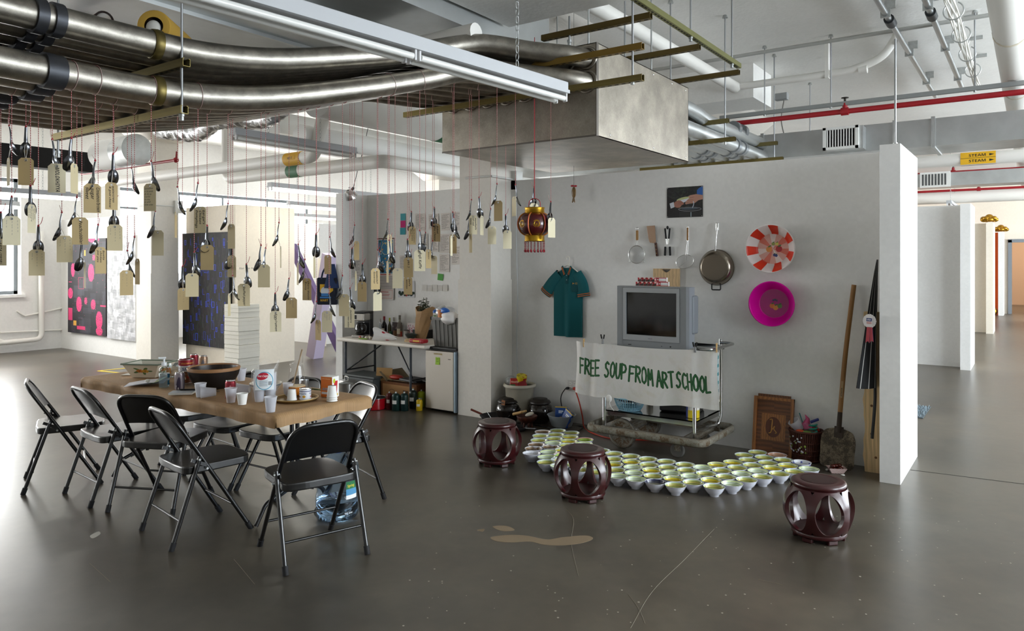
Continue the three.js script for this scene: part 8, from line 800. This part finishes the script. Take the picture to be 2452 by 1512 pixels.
{ const o = T('wicker_basket', 'round brown paint-flecked wicker bin packed with wrappers', 'basket', ph(1930, 1103)); const wk = M(0x7a4a22, 0.7, 0, { map: TX.maple }); const R = (y) => 0.098 + 0.03 * y / 0.27; for (let i = 0; i < 44; i++) { const a = i / 44 * 2 * PI; P(o, 'cane', ROD([R(0) * Math.sin(a), 0.005, R(0) * Math.cos(a)], [R(0.25) * Math.sin(a + 0.05), 0.25, R(0.25) * Math.cos(a + 0.05)], 0.0075, 6), wk); } for (const y of [0.01, 0.06, 0.1, 0.16, 0.25]) P(o, 'weave_band', tf(new THREE.TorusGeometry(R(y) + 0.004, y === 0.25 || y === 0.01 ? 0.01 : 0.005, 6, 44), 0, y, 0, PI / 2), wk); P(o, 'basket_floor', CY(0.095, 0.095, 0.01, 0, 0.012, 0, 30), wk); const s0 = seed; seed = 17; const sp = (n, c) => { const g = []; for (let i = 0; i < n; i++) { const a = rr(-0.9, 0.9) - 0.6, y = rr(0.08, 0.22); g.push(SPH(rr(0.004, 0.011), (R(y) + 0.006) * Math.sin(a), y, (R(y) + 0.006) * Math.cos(a), 1, 1, 0.6, 6, 5)); } return g; }; meta(P(o, 'paint_drips', sp(26, 0), M(0xb9bcc4, 0.6)), 'white paint drips', null, null, 'stuff'); meta(P(o, 'green_paint', sp(14, 1), M(0x7a8a36, 0.6)), 'green paint smear', null, null, 'stuff'); seed = s0; }
{ const p = ph(1930, 1103), at_ = (x, y, z) => p.clone().add(V(x, y, z)); one('plastic_cup', 'crushed clear cup with white foam in the wicker bin', 'cup', LA([[0, 0], [0.036, 0], [0.05, 0.09], [0.047, 0.09], [0.034, 0.004], [0, 0.004]], 22), MAT.frost, at_(-0.05, 0.25, 0.0), [0.4, 0, 0.5]); one('plastic_lid_dome', 'clear dome lid in the wicker bin', 'lid', new THREE.SphereGeometry(0.05, 20, 10, 0, 6.3, 0, 1.5), MAT.clear, at_(0.02, 0.27, 0.05), [0.7, 0, 0.1]);
  one('foil_wrapper', 'pink foil wrapper sticking out of the wicker bin', 'wrapper', warp(new THREE.ConeGeometry(0.05, 0.12, 9, 3), (v) => { v.z *= 0.6; v.x += 0.01 * Math.sin(v.y * 90); }), M(0xb44a72, 0.3, 0.5), at_(0.0, 0.32, -0.02), [0, 0.4, 0.1]); one('ribbon_curl', 'curled green ribbon spilling from the wicker bin', 'ribbon', [TU(Array.from({ length: 26 }, (_, i) => [0.07 + 0.03 * Math.cos(i * 0.75), 0.0 - i * 0.0035, 0.06 + 0.022 * Math.sin(i * 0.75)]), 0.007, 90, 5)], M(0x0f7a6a, 0.35), at_(0, 0.32, 0)); one('blue_scrap', 'dark blue scrap in the wicker bin', 'scrap', B(0.07, 0.012, 0.03, 0, 0, 0, 0.2, 0.3, 0.4), M(0x22307a, 0.5), at_(0.06, 0.33, -0.03)); one('red_scrap', 'red cup scrap in the wicker bin', 'scrap', RB(0.05, 0.05, 0.03, 0, 0, 0, 0.01, 2, 0.3, 0.2, 0.5), M(0xa02418, 0.5), at_(0.08, 0.27, 0.02)); one('orange_peel', 'orange peel under the clear cup in the wicker bin', 'peel', SPH(0.03, 0, 0, 0, 1.2, 0.5, 1, 10, 7), M(0xc8481a, 0.6), at_(-0.03, 0.25, 0.07)); one('green_peel', 'green vegetable peel in the wicker bin', 'peel', SPH(0.035, 0, 0, 0, 1.2, 0.5, 1, 10, 7), M(0x6f8a3a, 0.7), at_(0.03, 0.245, 0.08)); one('teal_straw', 'teal straw standing in the wicker bin', 'straw', ROD([0, 0, 0], [-0.03, 0.09, 0], 0.004), M(0x1f7a7a, 0.4), at_(-0.03, 0.29, -0.03)); one('shredded_filler', 'grey crumpled filler inside the wicker bin', 'filler', SPH(0.11, 0, 0, 0, 1, 0.5, 1, 14, 8), M(0x6a6258, 0.9), at_(0, 0.2, 0)); }
{ const o = T('pizza_shovel', 'long handled scoop shovel with dirt caked blade, leaning upright', 'shovel', [-1.275, 0, -6.2]); const lean = -0.125; const bl = smoothShape([[-0.115, 0.02], [-0.125, 0.12], [-0.125, 0.24], [-0.1, 0.295], [-0.05, 0.315], [0.0, 0.322], [0.05, 0.315], [0.1, 0.295], [0.125, 0.24], [0.125, 0.12], [0.115, 0.02], [0.05, 0.005], [0, 0.003], [-0.05, 0.005]], 80); const g = EX(bl, 0.004, 0.001); const tes = warp(g, (v) => { v.z += 0.25 * v.x * v.x; }); const inner = new THREE.Group(); P(o, 'blade', planarUV(tes, 'x', 'y', 0, 0, 0.32, 0.32), M(0xffffff, 0.8, 0.2, { map: TX.soil }), null, [lean, 0, -0.045]); P(o, 'socket', [ROD([0, 0.29, 0.01], [0, 0.47, 0.012], 0.02, 12, 0.018), RB(0.07, 0.09, 0.012, 0, 0.29, 0.006, 0.005)], M(0x3a3028, 0.7, 0.3), null, [lean, 0, -0.045]); P(o, 'handle', planarUV(PATH([[0, 0.45, 0.012], [0.005, 0.9, 0.012], [0.03, 1.47, 0.0]], 0.0185, 12, 0.2), 'x', 'y', 0, 0, 0.1, 0.6), M(0xb09472, 0.65, 0, { map: TX.pine }), null, [lean, 0, -0.045]); P(o, 'handle_stamp', B(0.018, 0.13, 0.001, 0.003, 0.63, 0.031), printed(canvasTex(24, 160, (g2) => { g2.fillStyle = '#a08560'; g2.fillRect(0, 0, 24, 160); g2.save(); g2.translate(18, 150); g2.rotate(-PI / 2); g2.fillStyle = '#2a2018'; g2.font = 'bold 18px sans-serif'; g2.fillText('SEYMOUR', 0, 0, 140); g2.restore(); }), 0.7), null, [lean, 0, -0.045]); }
{ const o = T('timber_post', 'rough pale timber plank standing in the partition corner', 'plank', [-1.02, 0, -6.3]); const g = new THREE.BoxGeometry(0.13, 1.25, 0.07, 3, 20, 2); warp(g, (v) => { v.x += 0.006 * Math.sin(v.y * 17) + 0.004 * Math.sin(v.y * 41 + v.z * 20); }); P(o, 'plank', planarUV(tf(g, 0, 0.625, 0), 'x', 'y', 0, 0, 0.25, 0.9), M(0xffffff, 0.75, 0, { map: tiled(TX.pine, 0.8, 1) })); P(o, 'knot', [0.12, 0.3, 0.52].map((y) => { const c = new THREE.CircleGeometry(0.01, 10); return tf(c, 0.02 - 0.03 * (y > 0.2), y, 0.0385); }), M(0x6b4a2a, 0.8)); }
{ const o = T('striped_apron', 'black pinstripe apron with ribbon rosette on the post side', 'apron', [-0.955, 0, -6.23]); const st = canvasTex(256, 256, (g) => { g.fillStyle = '#101012'; g.fillRect(0, 0, 256, 256); g.strokeStyle = '#b9b8b2'; g.lineWidth = 4; for (let i = 0; i < 7; i++) { g.beginPath(); g.moveTo(18 + i * 36, 0); g.lineTo(18 + i * 36, 256); g.stroke(); } });
  const g = new THREE.PlaneGeometry(1, 1, 24, 30); warp(g, (v) => { const f = 0.5 - v.y, u = v.x + 0.5, w = 0.06 + 0.24 * Math.pow(f, 0.75); v.set(-0.03 - 0.045 * Math.sin(u * 7 + 0.5) * f - 0.06 * f * u, 1.66 - 0.95 * f + 0.02 * Math.sin(u * 5) * f - 0.06 * f * (1 - u), -0.1 + u * w + 0.05); }); const g2 = g.clone(); g2.translate(-0.003, 0, 0); P(o, 'apron_cloth', [g, g2], printed(st, 0.9)); P(o, 'apron_tie', [TU([[-0.05, 0.9, 0.02], [-0.04, 0.6, 0.03], [-0.06, 0.28, 0.035]], 0.012, 20, 5)], MAT.dark);
  const R = new THREE.Group(); const rp = [-0.045, 1.2, 0.235]; const rt = 0.9; P(o, 'rosette', (() => { const q = []; for (let i = 0; i < 18; i++) { const a = i / 18 * 2 * PI; q.push(tf(new THREE.CircleGeometry(0.013, 10), 0.04 * Math.cos(a), 0.04 * Math.sin(a), 0.002 * (i % 2))); } q.push(tf(new THREE.CircleGeometry(0.045, 28), 0, 0, 0.003)); return q; })(), M(0xe6e2e2, 0.7), rp, [0, -0.35, 0]); P(o, 'rosette_badge', B(0.052, 0.05, 0.002, 0, 0, 0), printed(canvasTex(64, 64, (g3) => { g3.fillStyle = '#e6e2e2'; g3.fillRect(0, 0, 64, 64); g3.fillStyle = '#28356f'; g3.fillRect(6, 4, 52, 30); g3.fillStyle = '#b0313a'; for (let i = 0; i < 4; i++) g3.fillRect(8, 38 + i * 6, 48, 3); g3.fillStyle = '#fff'; g3.font = 'bold 20px sans-serif'; g3.fillText('USA', 11, 26); })), [rp[0] - 0.002, rp[1], rp[2] + 0.006], [0, -0.35, 0]); P(o, 'rosette_tail', [tf(EX(SH([[-0.02, 0], [0.005, 0], [0.0, -0.12], [-0.012, -0.105], [-0.03, -0.12]]), 0.001), 0, 0, 0), tf(EX(SH([[0, 0], [0.022, 0], [0.03, -0.11], [0.015, -0.1], [0.004, -0.115]]), 0.001), 0, 0, -0.002)], printed(canvasTex(32, 64, (g3) => { g3.fillStyle = '#dcd8da'; g3.fillRect(0, 0, 32, 64); g3.fillStyle = '#b0404a'; for (let i = 0; i < 5; i++) g3.fillRect(i * 7, 20, 3, 44); g3.fillStyle = '#34488a'; g3.fillRect(0, 0, 32, 22); })), [rp[0], rp[1] - 0.045, rp[2] + 0.004], [0, -0.35, 0]); }
{ const o = T('food_tray', 'small paper food boat holding dark red sauced pieces', 'food tray', ph(2003, 1132), 0.5); const bt = new THREE.CylinderGeometry(0.075, 0.05, 0.04, 4, 1, true, PI / 4).toNonIndexed(); bt.scale(1.25, 1, 0.9); bt.computeVertexNormals(); const ck = canvasTex(64, 16, (g) => { g.fillStyle = '#ddd2cc'; g.fillRect(0, 0, 64, 16); g.fillStyle = '#c79a94'; for (let i = 0; i < 32; i++) for (let j = 0; j < 8; j++) if ((i + j) % 2) g.fillRect(i * 2, j * 2, 2, 2); }); P(o, 'paper_boat', [tf(bt, 0, 0.021, 0), B(0.085, 0.002, 0.06, 0, 0.002, 0)], printed(ck, 0.8)); for (let i = 0; i < 9; i++) P(o, 'sauced_piece', SPH(0.017, -0.028 + (i % 3) * 0.026, 0.026 + Math.floor(i / 3) * 0.013, -0.018 + (i * 7 % 4) * 0.012, 1.3, 0.8, 1, 9, 7), M(0x4a1408, 0.2)); }
one('crumb', 'white crumb on the floor beside the paper food boat', 'crumb', SPH(0.012, 0, 0.006, 0, 1.4, 0.5, 1, 7, 5), MAT.paper, ph(2018, 1140)); one('crumb', 'white crumb at the corner of the paper food boat', 'crumb', SPH(0.012, 0, 0.008, 0, 1, 0.7, 1, 7, 5), MAT.paper, ph(1980, 1128));
// wall text on the end post, fuzzy rug behind it
one('wall_label', 'tiny grey wall label on the bright end post', 'label', B(0.001, 0.012, 0.16, 0, 0, 0), printed(canvasTex(128, 12, (g) => { g.fillStyle = '#f0f0ee'; g.fillRect(0, 0, 128, 12); g.fillStyle = '#8a8a8a'; g.font = '11px sans-serif'; g.fillText('artists', 40, 10); })), pxp(2166, 637, -0.799)); 
{ const s0 = seed; seed = 61; const tuft = []; for (let i = 0; i < 900; i++) { const x = rr(0, 0.95), z = rr(0, 0.7); tuft.push(tf(new THREE.ConeGeometry(0.006, 0.03, 4), x, 0.022, -z, rr(-0.5, 0.5), 0, rr(-0.5, 0.5))); } seed = s0; const p = ph(2222, 990), o = T('shag_rug', 'grey flecked shag rug lying behind the end post', 'rug', [p.x - 0.97, 0, p.z + 0.35]); P(o, 'backing', bx(0, 0.96, 0.001, 0.01, -0.72, 0), M(0x4f5a60, 0.95)); meta(P(o, 'pile', tuft, M(0x7d8c94, 0.95)), 'grey pile', null, null, 'stuff'); }
// gold ornaments on the far posts
for (const [x, z, s, l] of [[-0.83, -19.85, 1, 'gold flower ornament on the third end post'], [-0.82, -26.6, 1.15, 'gold flower ornament on the fourth end post']]) { const o = T('gold_ornament', l, 'ornament', [x, WH, z]); for (let i = 0; i < 9; i++) { const a = i / 9 * 2 * PI; P(o, 'petal', SPH(0.06 * s, 0.11 * s * Math.cos(a), 0.07 * s + 0.03 * (i % 2), 0.08 * s * Math.sin(a), 1.2, 0.9, 0.8, 8, 6), M(0xb8892e, 0.3, 0.9)); } P(o, 'core', SPH(0.09 * s, 0, 0.11 * s, 0, 1, 1, 1, 10, 8), M(0xb8892e, 0.3, 0.9)); }
one('gold_ornament', 'gold lump on the floor against the orange partition', 'ornament', SPH(0.13, 0, 0.12, 0, 1, 1, 1, 8, 6), M(0xb8892e, 0.35, 0.9), [-1.02, 0, -26.5]);
// ---------------------------------------------------------------- gallery pieces behind
{ const s0 = seed; const canvasP = (a, b, z, label, tex, side = 0x0f0f10, d = 0.05) => { const o = T('canvas_painting', label, 'painting', [(a.x + b.x) / 2, (a.y + b.y) / 2, z + d / 2 + 0.003]); const w = b.x - a.x, h = a.y - b.y; P(o, 'stretcher', B(w, h, d, 0, 0, -0.001), M(side, 0.8)); P(o, 'painted_face', B(w, h, 0.002, 0, 0, d / 2), printed(tex, 0.7)); };
  const zg = -6.3; canvasP(pz(170, 574, zg), pz(261, 806, zg), zg, 'tall black canvas with hot pink ovals and grey blocks', canvasTex(360, 760, (g, w, h) => { seed = 71; g.fillStyle = '#232026'; g.fillRect(0, 0, w, h); for (let i = 0; i < 60; i++) { g.fillStyle = ['#2f2d34', '#3a3942', '#46464e', '#1a171c'][i % 4]; g.globalAlpha = 0.6; g.fillRect(rr(0, w), rr(0, h), rr(16, 90), rr(16, 120)); } g.globalAlpha = 1; for (const [x, y, rx, ry] of [[50, 250, 18, 55], [225, 270, 28, 70], [25, 440, 24, 44], [110, 525, 26, 60], [245, 520, 22, 40], [175, 495, 14, 28], [300, 640, 30, 70], [250, 10, 50, 22], [250, 150, 12, 22], [300, 725, 30, 34]]) { g.fillStyle = '#d2346e'; g.beginPath(); g.ellipse(x, y, rx, ry, 0, 0, 7); g.fill(); for (let k = 0; k < 90; k++) { g.fillStyle = ['#8a2048', '#e8608c', '#2a2228', '#b02c5c'][Math.floor(rnd() * 4)]; g.fillRect(x + rr(-rx, rx), y + rr(-ry, ry), rr(2, 8), 2); } } for (const [x, y, ww, hh] of [[5, 560, 40, 100], [90, 700, 80, 28], [310, 520, 60, 12], [10, 345, 30, 6]]) { g.fillStyle = '#cf3368'; g.fillRect(x, y, ww, hh); } g.strokeStyle = '#c0335f'; g.lineWidth = 3; g.strokeRect(105, 310, 50, 90); g.fillStyle = '#d09a3a'; g.fillRect(160, 90, 14, 46); g.fillRect(55, 660, 30, 40); for (let i = 0; i < 90; i++) { g.fillStyle = '#cf3368'; g.fillRect(rr(0, w), rr(0, h), rr(1, 6), rr(1, 5)); } }));
  canvasP(pz(264, 566, zg), pz(332, 818, zg), zg, 'tall silver white canvas of brushed patches', canvasTex(300, 760, (g, w, h) => { seed = 72; g.fillStyle = '#b9babd'; g.fillRect(0, 0, w, h); for (let i = 0; i < 1400; i++) { const v = Math.floor(rr(130, 240)); g.fillStyle = `rgba(${v},${v},${v + 3},0.45)`; g.fillRect(rr(-10, w), rr(-10, h), rr(4, 46), rr(6, 60)); } }), 0xd8d8d8);
  const zp = -6.65; canvasP(pz(445, 560, zp), pz(556, 836, zp), zp, 'tall dark canvas scattered with electric blue rectangles', canvasTex(420, 900, (g, w, h) => { seed = 73; g.fillStyle = '#1f1e20'; g.fillRect(0, 0, w, h); for (let i = 0; i < 900; i++) { g.fillStyle = `rgba(${70 + rr(-30, 30)},${68 + rr(-30, 30)},${70 + rr(-30, 30)},0.35)`; g.fillRect(rr(0, w), rr(0, h), rr(2, 8), rr(14, 70)); } g.lineWidth = 4; for (let i = 0; i < 95; i++) { g.strokeStyle = ['#2f45c8', '#3550e0', '#26389a'][i % 3]; const x = rr(5, w - 30), y = rr(10, h - 60), a = rr(6, 20), b = rr(20, 64); if (rnd() > 0.45) g.strokeRect(x, y, a, b); else { g.beginPath(); g.moveTo(x, y); g.lineTo(x, y + b); g.lineTo(x + a, y + b); g.stroke(); } } }));
  seed = s0; }
{ const o = T('paper_stack', 'waist high stack of white boxed blocks against the cream wall', 'stack', [-9.72, 0, -6.6], 0.0); for (let i = 0; i < 5; i++) { P(o, 'block', boxUV(RB(0.36 + 0.01 * (i % 2), 0.197, 0.36, 0.0 + 0.006 * (i % 2), 0.1 + i * 0.2, 0.0, 0.006, 1, 0, 0.02 * (i % 3 - 1), 0), 1.5), M(0xe9e6dc, 0.85, 0, { map: TX.paint })); for (let k = 1; k < 3; k++) P(o, 'page_line', [B(0.372, 0.0015, 0.372, 0.006 * (i % 2), 0.03 + i * 0.2 + k * 0.06, 0, 0, 0.02 * (i % 3 - 1))], M(0xb9b4a4, 0.9)); }
  const r = T('card_holder', 'acrylic holder with printed cards on the white stack', 'card holder', [-9.70, 1.003, -6.6], 0.7); P(r, 'stand', [B(0.12, 0.006, 0.08, 0, 0.003, 0)], MAT.clear); P(r, 'card', B(0.11, 0.17, 0.012, 0, 0.09, 0, -0.12), printed(canvasTex(96, 144, (g) => { g.fillStyle = '#e8e6e0'; g.fillRect(0, 0, 96, 144); g.fillStyle = '#c8747c'; g.fillRect(6, 18, 84, 34); g.fillStyle = '#7fb08a'; g.fillRect(6, 108, 84, 30); g.fillStyle = '#555'; g.fillRect(8, 6, 60, 6); for (let i = 0; i < 5; i++) g.fillRect(8, 60 + i * 8, 78, 3); }))); }
one('wall_text', 'black artist name lettered on the cream wall face', 'wall text', B(0.001, 0.05, 0.62, 0, 0, 0), printed(canvasTex(256, 22, (g) => { g.fillStyle = '#f3e9d8'; g.fillRect(0, 0, 256, 22); g.fillStyle = '#4a4640'; g.font = '18px sans-serif'; g.fillText('Blair Tyler Peters', 60, 17); })), [-9.958, pxp(595, 643, -9.96).y, pxp(595, 643, -9.96).z], [0, 0, 0]);
{ const lav = M(0xc9bdd8, 0.7), pur = M(0x6d5a86, 0.7), o = T('beam_sculpture', 'leaning sculpture of lavender and dark purple square beams', 'sculpture'); const beam = (a, b, s, m, n) => { a = vec(a); b = vec(b); const d = b.clone().sub(a), g = new THREE.BoxGeometry(s, d.length(), s); g.applyMatrix4(new THREE.Matrix4().makeRotationFromQuaternion(new THREE.Quaternion().setFromUnitVectors(V(0, 1, 0), d.normalize()))); const c = a.clone().add(b).multiplyScalar(0.5); P(o, n, tf(g, c.x, c.y, c.z), m); };
  beam(at(753, 855, 12.4), at(792, 610, 12.0), 0.2, lav, 'lavender_beam'); beam(at(699, 588, 13.3), at(826, 862, 12.75), 0.13, pur, 'purple_beam'); }
one('cream_panel', 'narrow cream panel standing beside the rear white partition', 'panel', B(0.22, 1.7, 0.03, 0, 0.85, 0), MAT.cream, [-11.25, 0, -9.4]);
renderer.render(scene, camera);
